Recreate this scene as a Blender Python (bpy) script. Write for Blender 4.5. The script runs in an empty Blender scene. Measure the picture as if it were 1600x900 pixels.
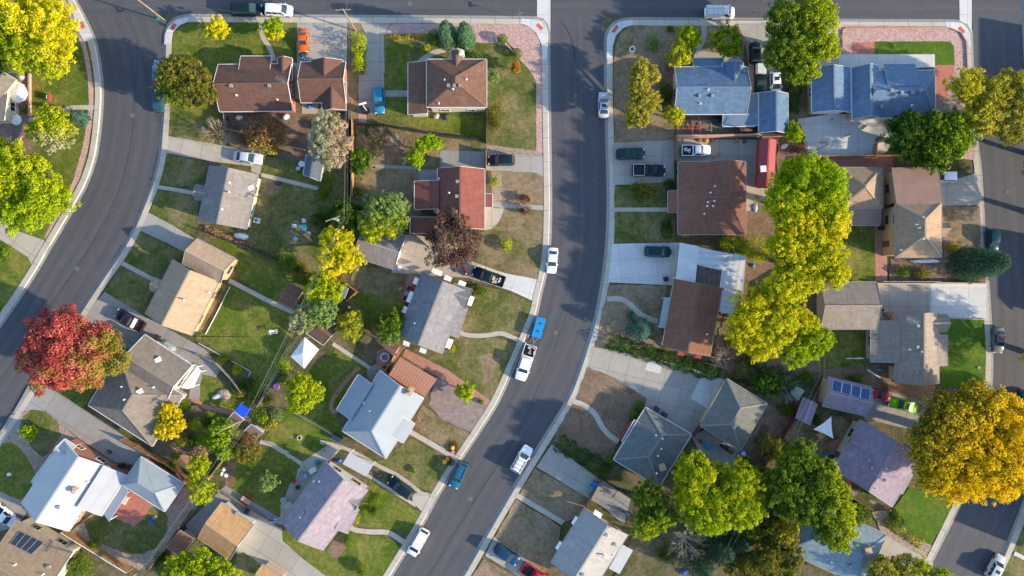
import bpy, bmesh, math, random
import numpy as np
from mathutils import Vector, Matrix

R = math.radians
SC = bpy.context.scene
COL = SC.collection
# ---------------------------------------------------------------- camera
S = 9.5          # photo pixels per metre at ground level
H = 115.0        # height of the drone
cam = bpy.data.objects.new('camera', bpy.data.cameras.new('camera'))
COL.objects.link(cam)
cam.location = (0, 0, H)
cam.data.sensor_width = 36
cam.data.lens = 18 / (800 / S / H)
cam.data.clip_start = 1
cam.data.clip_end = 4000
SC.camera = cam
# ---------------------------------------------------------------- light
SUN_AZ = R(-17)      # direction to the sun in the ground plane, from +X
SUN_EL = R(19.5)
world = bpy.data.worlds.new('World'); SC.world = world
world.use_nodes = True
wn = world.node_tree.nodes; wl = world.node_tree.links
bg = wn['Background']
sky = wn.new('ShaderNodeTexSky'); sky.sky_type = 'NISHITA'
sky.sun_disc = False
sky.sun_elevation = SUN_EL
sky.sun_rotation = math.pi / 2 - SUN_AZ
sky.air_density = 1.0; sky.dust_density = 0.6; sky.ozone_density = 2.2
wl.new(sky.outputs[0], bg.inputs[0])
bg.inputs[1].default_value = 0.15
sl = bpy.data.lights.new('sun', 'SUN'); sl.energy = 3.5; sl.angle = R(0.9)
sl.color = (1.0, 0.82, 0.58)
so = bpy.data.objects.new('sun', sl); COL.objects.link(so)
sd = Vector((math.cos(SUN_AZ) * math.cos(SUN_EL), math.sin(SUN_AZ) * math.cos(SUN_EL), math.sin(SUN_EL)))
so.rotation_euler = sd.to_track_quat('Z', 'Y').to_euler()
so.location = sd * 300
SC.view_settings.view_transform = 'Standard'
SC.view_settings.look = 'None'
SC.view_settings.exposure = 1.4
SC.view_settings.gamma = 1.0
SC.view_settings.use_curve_mapping = False

# ---------------------------------------------------------------- coordinates
def P(x, y, h=0.0):
    """world x, y of the point seen at photo pixel (x, y) when it is h metres up"""
    k = (1 - h / H) / S
    return Vector(((x - 800) * k, (450 - y) * k))
def P3(x, y, h=0.0):
    p = P(x, y, h); return Vector((p.x, p.y, h))

# ---------------------------------------------------------------- materials
MATS = {}
def _new(name):
    m = bpy.data.materials.new(name); m.use_nodes = True
    n = m.node_tree.nodes; l = m.node_tree.links
    return m, n, l, n['Principled BSDF']
def noise(n, l, vec, scale, detail=4, rough=.55, dist=0.0):
    t = n.new('ShaderNodeTexNoise'); t.inputs['Scale'].default_value = scale
    t.inputs['Detail'].default_value = detail; t.inputs['Roughness'].default_value = rough
    t.inputs['Distortion'].default_value = dist
    if vec is not None: l.new(vec, t.inputs['Vector'])
    return t.outputs['Fac']
def ramp(n, l, fac, stops):
    r = n.new('ShaderNodeValToRGB'); e = r.color_ramp.elements
    while len(e) > 1: e.remove(e[-1])
    e[0].position = stops[0][0]; e[0].color = (*stops[0][1], 1)
    for p, c in stops[1:]:
        q = e.new(p); q.color = (*c, 1)
    l.new(fac, r.inputs[0]); return r.outputs[0]
def mix(n, l, fac, a, b, mode='MIX'):
    m = n.new('ShaderNodeMix'); m.data_type = 'RGBA'; m.blend_type = mode
    for s, v in ((m.inputs[0], fac), (m.inputs[6], a), (m.inputs[7], b)):
        if isinstance(v, (int, float)): s.default_value = v
        elif isinstance(v, tuple): s.default_value = (*v, 1) if len(v) == 3 else v
        else: l.new(v, s)
    return m.outputs[2]
def mth(n, l, op, a, b=0.0):
    m = n.new('ShaderNodeMath'); m.operation = op
    for s, v in ((m.inputs[0], a), (m.inputs[1], b)):
        if isinstance(v, (int, float)): s.default_value = v
        else: l.new(v, s)
    return m.outputs[0]
def bump(n, l, h, b, strength=.3, dist=.05):
    t = n.new('ShaderNodeBump'); t.inputs['Strength'].default_value = strength
    t.inputs['Distance'].default_value = dist
    l.new(h, t.inputs['Height']); l.new(t.outputs[0], b.inputs['Normal'])
def objco(n): return n.new('ShaderNodeTexCoord').outputs['Object']
def uvco(n): return n.new('ShaderNodeTexCoord').outputs['UV']
def lerp(a, b, t): return tuple(x + (y - x) * t for x, y in zip(a, b))
def mul(a, k): return tuple(min(1, x * k) for x in a)

def plain(name, c, rough=.6, metal=0.0, var=.12, scale=3.0, coat=0.0):
    if name in MATS: return MATS[name]
    m, n, l, b = _new(name)
    f = noise(n, l, objco(n), scale, 5)
    l.new(ramp(n, l, f, [(.3, mul(c, 1 - var)), (.7, mul(c, 1 + var))]), b.inputs['Base Color'])
    b.inputs['Roughness'].default_value = rough; b.inputs['Metallic'].default_value = metal
    b.inputs['Coat Weight'].default_value = coat
    MATS[name] = m; return m

def lawn(name, dark, light, dry, dry_lit, dscale=.22, seed=0.0):
    """grass: dark and light green tufts with dry patches, in the lush lawn also painted sunlit patches"""
    m, n, l, b = _new(name)
    mp = n.new('ShaderNodeMapping'); mp.inputs['Location'].default_value = (seed * 7.3, seed * 3.1, 0)
    l.new(objco(n), mp.inputs[0]); v = mp.outputs[0]
    fine = noise(n, l, v, 6, 8, .8)
    med = noise(n, l, v, 1.6, 8, .75, .4)
    lo = noise(n, l, v, .3, 4, .6)
    g = ramp(n, l, mth(n, l, 'ADD', mth(n, l, 'ADD', mth(n, l, 'MULTIPLY', fine, .45), mth(n, l, 'MULTIPLY', med, .35)), mth(n, l, 'MULTIPLY', lo, .2)),
             [(.37, mul(dark, .8)), (.5, lerp(dark, light, .5)), (.61, mul(light, 1.12))])
    big = noise(n, l, v, dscale, 9, .66, .6)
    dd = mth(n, l, 'ADD', big, mth(n, l, 'ADD', mth(n, l, 'MULTIPLY', mth(n, l, 'SUBTRACT', fine, .5), .35), mth(n, l, 'MULTIPLY', mth(n, l, 'SUBTRACT', med, .5), .3)))
    t = 1 - dry_lit
    mask = ramp(n, l, dd, [(max(0, t - .12), (0, 0, 0)), (min(1, t + .14), (1, 1, 1))])
    dcol = ramp(n, l, mth(n, l, 'ADD', mth(n, l, 'MULTIPLY', med, .6), mth(n, l, 'MULTIPLY', fine, .4)), [(.36, mul(dry, .6)), (.63, mul(dry, 1.3))])
    g = mix(n, l, mask, g, dcol)
    wd = noise(n, l, v, 2.3, 3, .6, .3)
    g = mix(n, l, ramp(n, l, wd, [(.64, (0, 0, 0)), (.70, (.6, .6, .6))]), g, mul(dark, .8))
    l.new(g, b.inputs['Base Color'])
    b.inputs['Roughness'].default_value = .95
    b.inputs['Specular IOR Level'].default_value = .15
    bump(n, l, fine, b, .6, .08)
    MATS[name] = m; return m

def concrete(name, c, joint=3.0, jdark=.55, stain=.2):
    m, n, l, b = _new(name)
    v = objco(n); uv = uvco(n)
    a = noise(n, l, v, .5, 7, .65); f = noise(n, l, v, 7, 4, .7)
    base = ramp(n, l, a, [(.25, mul(c, 1 - stain)), (.55, c), (.8, mul(c, 1.1))])
    base = mix(n, l, .25, base, ramp(n, l, f, [(.3, mul(c, .75)), (.7, mul(c, 1.15))]))
    br = n.new('ShaderNodeTexBrick'); br.offset = 0; br.squash = 1
    br.inputs['Scale'].default_value = 1
    br.inputs['Brick Width'].default_value = joint; br.inputs['Row Height'].default_value = joint
    br.inputs['Mortar Size'].default_value = .05; br.inputs['Mortar Smooth'].default_value = .2
    br.inputs['Color1'].default_value = (1, 1, 1, 1); br.inputs['Color2'].default_value = (.9, .9, .91, 1)
    br.inputs['Mortar'].default_value = (jdark,) * 3 + (1,)
    l.new(uv, br.inputs['Vector'])
    st = noise(n, l, v, 1.3, 8, .7, .5)
    base = mix(n, l, 1.0, base, br.outputs['Color'], 'MULTIPLY')
    base = mix(n, l, ramp(n, l, st, [(.62, (0, 0, 0)), (.78, (.5, .5, .5))]), base, mul(c, .6))
    l.new(base, b.inputs['Base Color']); b.inputs['Roughness'].default_value = .85
    bump(n, l, f, b, .15, .02)
    MATS[name] = m; return m

def gravel(name, c1, c2, c3, scale=6):
    m, n, l, b = _new(name)
    v = objco(n)
    vo = n.new('ShaderNodeTexVoronoi'); vo.inputs['Scale'].default_value = scale; l.new(v, vo.inputs['Vector'])
    sp = n.new('ShaderNodeSeparateColor'); l.new(vo.outputs['Color'], sp.inputs[0])
    g = ramp(n, l, sp.outputs[0], [(.1, c1), (.5, c2), (.9, c3)])
    a = noise(n, l, v, .6, 6, .65)
    g = mix(n, l, mth(n, l, 'MULTIPLY', a, .6), g, mul(c2, .8))
    l.new(g, b.inputs['Base Color']); b.inputs['Roughness'].default_value = .95
    bump(n, l, vo.outputs['Distance'], b, .5, .05)
    MATS[name] = m; return m

def bricks(name, c1, c2, mortar, w=.4, h=.2, uv=True):
    m, n, l, b = _new(name)
    br = n.new('ShaderNodeTexBrick'); br.inputs['Scale'].default_value = 1
    br.inputs['Brick Width'].default_value = w; br.inputs['Row Height'].default_value = h
    br.inputs['Mortar Size'].default_value = min(.02, h * .1)
    br.inputs['Color1'].default_value = (*c1, 1); br.inputs['Color2'].default_value = (*c2, 1)
    br.inputs['Mortar'].default_value = (*mortar, 1)
    l.new(uvco(n) if uv else objco(n), br.inputs['Vector'])
    a = noise(n, l, objco(n), 1.2, 6, .65)
    l.new(mix(n, l, .5, br.outputs['Color'], ramp(n, l, a, [(.3, mul(c1, .75)), (.7, mul(c2, 1.15))])), b.inputs['Base Color'])
    b.inputs['Roughness'].default_value = .9
    MATS[name] = m; return m

def shingle(name, c, var=.3, tint=None, tamt=.0, row=.34, w=.8):
    """asphalt shingles, courses along the eave (UV: u along the eave, v up the slope)"""
    m, n, l, b = _new(name)
    uv = uvco(n); v = objco(n)
    br = n.new('ShaderNodeTexBrick'); br.inputs['Scale'].default_value = 1; br.offset = .5
    br.inputs['Brick Width'].default_value = w; br.inputs['Row Height'].default_value = row
    br.inputs['Mortar Size'].default_value = .018; br.inputs['Mortar Smooth'].default_value = .6
    br.inputs['Bias'].default_value = 0
    c2 = mul(c, 1 - var); c3 = mul(c, 1 + var)
    br.inputs['Color1'].default_value = (*c2, 1); br.inputs['Color2'].default_value = (*c3, 1)
    br.inputs['Mortar'].default_value = (*mul(c, .55), 1)
    l.new(uv, br.inputs['Vector'])
    a = noise(n, l, v, .45, 7, .62); f = noise(n, l, v, 6, 5, .75)
    g = mix(n, l, .38, br.outputs['Color'], ramp(n, l, f, [(.3, mul(c, 1 - var * .9)), (.7, mul(c, 1 + var * .9))]))
    mp = n.new('ShaderNodeMapping'); mp.inputs['Scale'].default_value = (2.4, .5, 1); l.new(uv, mp.inputs[0])
    st = noise(n, l, mp.outputs[0], 1.0, 5, .6)
    g = mix(n, l, mth(n, l, 'MULTIPLY', ramp(n, l, st, [(.42, (0, 0, 0)), (.72, (.65, .65, .65))]), 1.0), g, mul(c, .66))
    mp2 = n.new('ShaderNodeMapping'); mp2.inputs['Scale'].default_value = (1.1, .16, 1); l.new(uv, mp2.inputs[0])
    a = noise(n, l, mp2.outputs[0], 1.3, 6, .65)
    g = mix(n, l, ramp(n, l, a, [(.5, (0, 0, 0)), (.75, (.4, .4, .4))]), g, mul(c, 1.4))
    if tint:
        br2 = n.new('ShaderNodeTexBrick'); br2.inputs['Scale'].default_value = 1
        br2.inputs['Brick Width'].default_value = w * 1.6; br2.inputs['Row Height'].default_value = row * 1.0
        br2.inputs['Mortar Size'].default_value = 0
        br2.inputs['Color1'].default_value = (0, 0, 0, 1); br2.inputs['Color2'].default_value = (1, 1, 1, 1)
        l.new(uv, br2.inputs['Vector'])
        sp = n.new('ShaderNodeSeparateColor'); l.new(br2.outputs['Color'], sp.inputs[0])
        g = mix(n, l, mth(n, l, 'MULTIPLY', sp.outputs[0], tamt), g, tint)
    l.new(g, b.inputs['Base Color']); b.inputs['Roughness'].default_value = .88
    b.inputs['Specular IOR Level'].default_value = .25
    bump(n, l, br.outputs['Fac'], b, .25, .03)
    MATS[name] = m; return m

def seam_metal(name, c, rib=.45, rough=.5, metal=.0, rust=.0):
    m, n, l, b = _new(name)
    uv = uvco(n)
    mp = n.new('ShaderNodeMapping'); l.new(uv, mp.inputs[0])
    w = n.new('ShaderNodeTexWave'); w.wave_type = 'BANDS'; w.bands_direction = 'X'
    w.inputs['Scale'].default_value = .314 / rib; l.new(mp.outputs[0], w.inputs['Vector'])
    a = noise(n, l, objco(n), .5, 7, .65)
    g = ramp(n, l, w.outputs['Fac'], [(.0, mul(c, .82)), (.25, c), (1, c)])
    g = mix(n, l, ramp(n, l, a, [(.45, (0, 0, 0)), (.75, (.35, .35, .35))]), g, mul(c, .72))
    if rust:
        r2 = noise(n, l, objco(n), 1.1, 8, .7)
        g = mix(n, l, ramp(n, l, r2, [(.55, (0, 0, 0)), (.72, (rust,) * 3)]), g, (.25, .13, .07))
    l.new(g, b.inputs['Base Color']); b.inputs['Roughness'].default_value = rough; b.inputs['Metallic'].default_value = metal
    bump(n, l, w.outputs['Fac'], b, .3, .04)
    MATS[name] = m; return m

def planks(name, c, w=.16):
    m, n, l, b = _new(name)
    uv = uvco(n)
    br = n.new('ShaderNodeTexBrick'); br.inputs['Scale'].default_value = 1; br.offset = .35
    br.inputs['Brick Width'].default_value = w; br.inputs['Row Height'].default_value = 3.0
    br.inputs['Mortar Size'].default_value = .012
    br.inputs['Color1'].default_value = (*mul(c, .75), 1); br.inputs['Color2'].default_value = (*mul(c, 1.2), 1)
    br.inputs['Mortar'].default_value = (*mul(c, .4), 1)
    l.new(uv, br.inputs['Vector'])
    a = noise(n, l, objco(n), 1.5, 6, .65)
    l.new(mix(n, l, .4, br.outputs['Color'], ramp(n, l, a, [(.3, mul(c, .7)), (.7, mul(c, 1.2))])), b.inputs['Base Color'])
    b.inputs['Roughness'].default_value = .85
    MATS[name] = m; return m

def paint(name, c, rough=.28):
    if name in MATS: return MATS[name]
    m, n, l, b = _new(name)
    f = noise(n, l, objco(n), 4, 5, .6)
    l.new(ramp(n, l, f, [(.35, mul(c, .9)), (.7, mul(c, 1.06))]), b.inputs['Base Color'])
    b.inputs['Roughness'].default_value = rough
    b.inputs['Coat Weight'].default_value = .06; b.inputs['Coat Roughness'].default_value = .1; b.inputs['Specular IOR Level'].default_value = .18
    MATS[name] = m; return m

def leafmat(name, cols, trans=.45):
    """leaves: colour picked along a ramp by the per-leaf attribute 'tone'"""
    if name in MATS: return MATS[name]
    m, n, l, b = _new(name)
    at = n.new('ShaderNodeAttribute'); at.attribute_name = 'tone'
    k = len(cols) - 1
    c = ramp(n, l, at.outputs['Fac'], [(i / k, cc) for i, cc in enumerate(cols)])
    out = n['Material Output']
    df = n.new('ShaderNodeBsdfDiffuse'); tr = n.new('ShaderNodeBsdfTranslucent')
    l.new(c, df.inputs[0]); l.new(c, tr.inputs[0])
    mx = n.new('ShaderNodeMixShader'); mx.inputs[0].default_value = trans
    l.new(df.outputs[0], mx.inputs[1]); l.new(tr.outputs[0], mx.inputs[2])
    l.new(mx.outputs[0], out.inputs['Surface'])
    n.remove(b)
    MATS[name] = m; return m

# ---------------------------------------------------------------- mesh builder
class MB:
    def __init__(s): s.v = []; s.f = []; s.m = []; s.u = []
    def face(s, pts, mat=0, uv=None):
        i = len(s.v); s.v += [tuple(p) for p in pts]
        s.f.append(tuple(range(i, i + len(pts)))); s.m.append(mat)
        s.u += list(uv) if uv else [(p[0], p[1]) for p in pts]
    def prism(s, pts, z0, z1, mat=0, top=None, cap=True):
        """2-D outline (any winding) extruded from z0 to z1"""
        pts = [tuple(p)[:2] for p in pts]
        a = sum(pts[i][0] * pts[(i + 1) % len(pts)][1] - pts[(i + 1) % len(pts)][0] * pts[i][1] for i in range(len(pts)))
        if a < 0: pts = pts[::-1]
        if cap:
            s.face([(x, y, z1) for x, y in pts], mat if top is None else top)
            s.face([(x, y, z0) for x, y in pts[::-1]], mat)
        d = 0
        for i in range(len(pts)):
            p, q = pts[i], pts[(i + 1) % len(pts)]
            L = math.hypot(q[0] - p[0], q[1] - p[1])
            s.face([(*p, z0), (*q, z0), (*q, z1), (*p, z1)], mat, [(d, z0), (d + L, z0), (d + L, z1), (d, z1)]); d += L
    def box(s, c, sx, sy, sz, rz=0.0, mat=0):
        """box with its centre at c"""
        ca, sa = math.cos(rz), math.sin(rz)
        pts = [(c[0] + x * ca - y * sa, c[1] + x * sa + y * ca) for x, y in
               ((-sx / 2, -sy / 2), (sx / 2, -sy / 2), (sx / 2, sy / 2), (-sx / 2, sy / 2))]
        s.prism(pts, c[2] - sz / 2, c[2] + sz / 2, mat)
    def beam(s, p, q, w, h, mat=0):
        """rectangular bar from p to q, w wide and h high"""
        p = Vector(p); q = Vector(q); d = q - p
        if d.length < 1e-5: return
        d.normalize()
        up = Vector((0, 0, 1))
        if abs(d.z) > .98: up = Vector((0, 1, 0))
        sd_ = d.cross(up).normalized() * (w / 2); u = sd_.cross(d).normalized() * (h / 2)
        a = [p - sd_ - u, p + sd_ - u, p + sd_ + u, p - sd_ + u]; b = [x + (q - p) for x in a]
        s.face([a[3], a[2], a[1], a[0]], mat); s.face(b, mat)
        for i in range(4):
            j = (i + 1) % 4
            s.face([a[i], a[j], b[j], b[i]], mat)
    def tube(s, path, r, n=6, mat=0, cap=True):
        rs = r if isinstance(r, (list, tuple)) else [r] * len(path)
        rings = []
        path = [Vector(p) for p in path]
        for i, p in enumerate(path):
            d = (path[min(i + 1, len(path) - 1)] - path[max(i - 1, 0)]).normalized()
            ref = Vector((0, 0, 1)) if abs(d.z) < .9 else Vector((1, 0, 0))
            a = d.cross(ref).normalized(); b = d.cross(a)
            rings.append([p + (a * math.cos(t) + b * math.sin(t)) * rs[i] for t in (2 * math.pi * k / n for k in range(n))])
        for i in range(len(rings) - 1):
            for k in range(n):
                j = (k + 1) % n
                s.face([rings[i][k], rings[i + 1][k], rings[i + 1][j], rings[i][j]], mat)
        if cap:
            s.face(rings[0], mat); s.face(rings[-1][::-1], mat)
    def lathe(s, c, prof, n=14, mat=0):
        """profile [(r, z)] from bottom to top turned round the vertical through c"""
        for i in range(len(prof) - 1):
            (r0, z0), (r1, z1) = prof[i], prof[i + 1]
            for k in range(n):
                t0, t1 = 2 * math.pi * k / n, 2 * math.pi * (k + 1) / n
                q = [(c[0] + r0 * math.cos(t0), c[1] + r0 * math.sin(t0), c[2] + z0), (c[0] + r0 * math.cos(t1), c[1] + r0 * math.sin(t1), c[2] + z0),
                     (c[0] + r1 * math.cos(t1), c[1] + r1 * math.sin(t1), c[2] + z1), (c[0] + r1 * math.cos(t0), c[1] + r1 * math.sin(t0), c[2] + z1)]
                if r0 < 1e-4: q = q[1:]
                elif r1 < 1e-4: q = q[:3]
                s.face(q, mat)
    def build(s, name, mats, parent=None, loc=None, smooth=False, merge=False):
        off = Vector((0, 0, 0))
        if parent is not None:
            o = parent
            while o is not None: off += o.location; o = o.parent
        if loc is not None: off = Vector(loc)
        me = bpy.data.meshes.new(name)
        me.from_pydata([(x - off.x, y - off.y, z - off.z) for x, y, z in s.v], [], s.f)
        uvl = me.uv_layers.new(name='UVMap')
        uvl.data.foreach_set('uv', [c for u in s.u for c in u[:2]])
        for m in (mats if isinstance(mats, (list, tuple)) else [mats]): me.materials.append(m)
        me.polygons.foreach_set('material_index', s.m)
        if smooth: me.polygons.foreach_set('use_smooth', [True] * len(s.f))
        if merge:
            b = bmesh.new(); b.from_mesh(me); bmesh.ops.remove_doubles(b, verts=b.verts, dist=1e-4)
            bmesh.ops.recalc_face_normals(b, faces=b.faces); b.to_mesh(me); b.free()
        me.update()
        o = bpy.data.objects.new(name, me); COL.objects.link(o)
        if parent is not None: o.parent = parent
        elif loc is not None: o.location = loc
        return o

def tag(o, label=None, cat=None, group=None, kind=None):
    if label: o['label'] = label
    if cat: o['category'] = cat
    if group: o['group'] = group
    if kind: o['kind'] = kind
    return o
def thing(name, label, cat, loc, rz=0.0, group=None):
    o = bpy.data.objects.new(name, None); o.empty_display_size = .3
    COL.objects.link(o); o.location = loc; o.rotation_euler = (0, 0, rz)
    return tag(o, label, cat, group)
def copy_tree(o, parent=None):
    c = o.copy(); COL.objects.link(c); c.parent = parent
    for ch in list(o.children): copy_tree(ch, c)
    return c

# ---------------------------------------------------------------- palette
lawn('grass_lush', (.040, .078, .008), (.115, .160, .020), (.22, .20, .05), .45, .20, 1)  # yellow-green patches: dry grass plus sunlit lawn painted into the colour
lawn('grass_bright', (.042, .098, .008), (.10, .175, .016), (.17, .20, .035), .38, .2, 9)
lawn('grass_mixed', (.046, .070, .012), (.108, .132, .026), (.23, .185, .09), .47, .22, 2)
lawn('grass_worn', (.05, .073, .016), (.125, .120, .036), (.255, .19, .11), .55, .25, 3)
lawn('grass_dry', (.095, .085, .032), (.195, .150, .075), (.27, .195, .125), .60, .3, 4)
lawn('bare_soil', (.125, .078, .048), (.185, .118, .075), (.225, .16, .11), .55, .3, 5)
lawn('yard_base', (.042, .056, .016), (.11, .112, .042), (.18, .135, .085), .48, .3, 6)
concrete('concrete_old', (.36, .335, .29), 3.1, .62)
concrete('concrete_warm', (.44, .39, .32), 3.4, .65)
concrete('concrete_pale', (.58, .575, .55), 3.0, .7, .2)
concrete('concrete_grey', (.30, .285, .265), 3.4, .6)
concrete('sidewalk_concrete', (.47, .425, .35), 500, .9)
gravel('gravel_pink', (.36, .20, .17), (.46, .29, .25), (.58, .42, .38))
gravel('gravel_tan', (.22, .155, .11), (.32, .24, .18), (.44, .35, .27))
gravel('gravel_rust', (.22, .11, .04), (.30, .165, .07), (.40, .25, .13))
bricks('brick_paving', (.33, .145, .105), (.45, .22, .165), (.30, .2, .17), .5, .25, False)
bricks('stone_paving', (.20, .15, .13), (.30, .23, .20), (.14, .11, .10), .9, .6, False)
plain('red_paving', (.42, .15, .11), .9, 0, .15, 1.5)
plain('white_trim', (.62, .63, .63), .6, 0, .08)
plain('eave_grey', (.30, .28, .26), .6)
plain('grey_trim', (.42, .42, .42), .6)
plain('ramp_red', (.5, .10, .08), .9)
plain('joint_dark', (.13, .12, .105), .95)
plain('glass_dark', (.02, .03, .035), .12, 0, .2)
plain('dark_metal', (.05, .05, .055), .5, .3)
plain('black_plastic', (.02, .02, .022), .55)
plain('steel', (.45, .46, .47), .4, .7)
plain('wood_pole', (.25, .19, .13), .9, 0, .25, 2)
plain('wood_orange', (.42, .22, .085), .85, 0, .25, 2)
plain('wood_brown', (.17, .095, .055), .9, 0, .25, 2)
plain('wood_grey', (.26, .235, .20), .9, 0, .25, 2)
plain('white_plastic', (.8, .8, .8), .45)
plain('bark', (.13, .095, .068), .95, 0, .3, 4)
plain('bark_grey', (.30, .26, .22), .95, 0, .25, 4)
# ================================================================ SETTING
def sheet(name, pts, mat, ang=0.0, jit=0.0, z=None, h=0.0):
    """flat ground sheet from photo pixels; each lies a hair above the one before"""
    sheet.z += .0006
    zz = sheet.z if z is None else z
    w = [P(x, y) for x, y in pts]
    if jit:
        rng = random.Random(len(pts) * 31 + int(pts[0][0]))
        o = []
        for i, p in enumerate(w):
            q = w[(i + 1) % len(w)]; L = (q - p).length; k = max(1, int(L / .8))
            for j in range(k):
                a = p.lerp(q, j / k)
                if 0 < j: a = a + Vector((rng.uniform(-jit, jit), rng.uniform(-jit, jit)))
                o.append(a)
        w = o
    a = sum(w[i].x * w[(i + 1) % len(w)].y - w[(i + 1) % len(w)].x * w[i].y for i in range(len(w)))
    if a < 0: w = w[::-1]
    ca, sa = math.cos(R(ang)), math.sin(R(ang))
    m = MB(); m.face([(p.x, p.y, zz) for p in w], 0, [(p.x * ca + p.y * sa, -p.x * sa + p.y * ca) for p in w])
    return tag(m.build(name, MATS[mat] if isinstance(mat, str) else mat), kind='structure')
sheet.z = .004

def smooth_line(pts, n=6):
    """Catmull-Rom through 2-D points"""
    p = [Vector(q) for q in pts]; p = [p[0] * 2 - p[1]] + p + [p[-1] * 2 - p[-2]]
    out = []
    for i in range(1, len(p) - 2):
        for k in range(n):
            t = k / n
            out.append(.5 * ((2 * p[i]) + (p[i + 1] - p[i - 1]) * t + (2 * p[i - 1] - 5 * p[i] + 4 * p[i + 1] - p[i + 2]) * t * t
                             + (3 * p[i] - p[i - 1] - 3 * p[i + 1] + p[i + 2]) * t ** 3))
    out.append(p[-2]); return out
def resample(pts, step=None, n=None):
    d = [0]
    for a, b in zip(pts, pts[1:]): d.append(d[-1] + (b - a).length)
    n = n or max(2, int(d[-1] / step) + 1)
    out = []; j = 0
    for k in range(n):
        t = d[-1] * k / (n - 1)
        while j < len(d) - 2 and d[j + 1] < t: j += 1
        s = (t - d[j]) / max(1e-6, d[j + 1] - d[j]); out.append(pts[j].lerp(pts[j + 1], s))
    return out
def offset(pts, dist):
    """dist > 0 moves to the left of the direction of travel"""
    o = []
    for i in range(len(pts)):
        d = (pts[min(i + 1, len(pts) - 1)] - pts[max(i - 1, 0)]).normalized()
        o.append(pts[i] + Vector((-d.y, d.x)) * dist)
    return o
def path(name, pts, wpx, mat, jit=0.0):
    c = smooth_line([P(*p) for p in pts], 5); h = wpx / S / 2
    a, b = offset(c, h), offset(c, -h)
    sheet.z += .0006
    m = MB(); d = 0
    for i in range(len(c) - 1):
        L = (c[i + 1] - c[i]).length
        m.face([(*b[i], sheet.z), (*b[i + 1], sheet.z), (*a[i + 1], sheet.z), (*a[i], sheet.z)], 0,
               [(d, .05), (d + L, .05), (d + L, .05 + 2 * h), (d, .05 + 2 * h)]); d += L
    return tag(m.build(name, MATS[mat]), kind='structure')

# asphalt: streaks along the way (UV: u across, v along)
def asphalt():
    m, n, l, b = _new('asphalt')
    uv = uvco(n); v = objco(n)
    mp = n.new('ShaderNodeMapping'); mp.inputs['Scale'].default_value = (1.4, .05, 1); l.new(uv, mp.inputs[0])
    st = noise(n, l, mp.outputs[0], 1.0, 6, .6)
    a = noise(n, l, v, .35, 6, .6); f = noise(n, l, v, 14, 3, .8)
    g = ramp(n, l, st, [(.3, (.048, .051, .062)), (.7, (.072, .075, .088))])
    g = mix(n, l, ramp(n, l, a, [(.4, (0, 0, 0)), (.75, (.45, .45, .45))]), g, (.092, .09, .092))
    g = mix(n, l, .25, g, ramp(n, l, f, [(.3, (.038, .039, .045)), (.7, (.088, .087, .09))]))
    oil = noise(n, l, v, .9, 3, .5)
    g = mix(n, l, ramp(n, l, oil, [(.70, (0, 0, 0)), (.76, (.6, .6, .6))]), g, (.03, .03, .033))
    # paler wheel lanes, hairline cracks and sealed joints
    sx = n.new('ShaderNodeSeparateXYZ'); l.new(uv, sx.inputs[0])
    ln = mth(n, l, 'SINE', mth(n, l, 'MULTIPLY', sx.outputs[0], 2.9))
    g = mix(n, l, mth(n, l, 'MULTIPLY', mth(n, l, 'ADD', ln, 1.0), .09), g, (.125, .12, .12))
    wv = n.new('ShaderNodeMix'); wv.data_type = 'VECTOR'; wv.inputs[0].default_value = .16
    wn_ = n.new('ShaderNodeTexNoise'); wn_.inputs['Scale'].default_value = .5; wn_.inputs['Detail'].default_value = 6; l.new(v, wn_.inputs['Vector'])
    l.new(v, wv.inputs[4]); sc_ = n.new('ShaderNodeVectorMath'); sc_.operation = 'SCALE'; sc_.inputs['Scale'].default_value = 14; l.new(wn_.outputs['Color'], sc_.inputs[0]); l.new(sc_.outputs[0], wv.inputs[5])
    vo = n.new('ShaderNodeTexVoronoi'); vo.feature = 'DISTANCE_TO_EDGE'; vo.inputs['Scale'].default_value = .17; l.new(wv.outputs[1], vo.inputs['Vector'])
    g = mix(n, l, ramp(n, l, vo.outputs['Distance'], [(.003, (.35, .35, .35)), (.008, (0, 0, 0))]), g, (.03, .03, .034))
    pt = noise(n, l, v, .13, 2, .4)
    g = mix(n, l, ramp(n, l, pt, [(.64, (0, 0, 0)), (.65, (.2, .2, .2))]), g, (.055, .055, .06))
    l.new(g, b.inputs['Base Color']); b.inputs['Roughness'].default_value = .85
    bump(n, l, f, b, .2, .02)
    MATS['asphalt'] = m
asphalt()
plain('tar', (.028, .028, .032), .8)

RZ = -.14
def road(name, left, right, z):
    a = resample(smooth_line([P(*p) for p in left], 6), n=70); b = resample(smooth_line([P(*p) for p in right], 6), n=70)
    m = MB(); d = 0
    for i in range(69):
        L = ((a[i + 1] + b[i + 1]) / 2 - (a[i] + b[i]) / 2).length; w = (a[i] - b[i]).length
        m.face([(*a[i], z), (*b[i], z), (*b[i + 1], z), (*a[i + 1], z)], 0, [(0, d), (w, d), (w, d + L), (0, d + L)]); d += L
    o = tag(m.build(name, MATS['asphalt'], merge=False), kind='structure')
    return o
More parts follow.
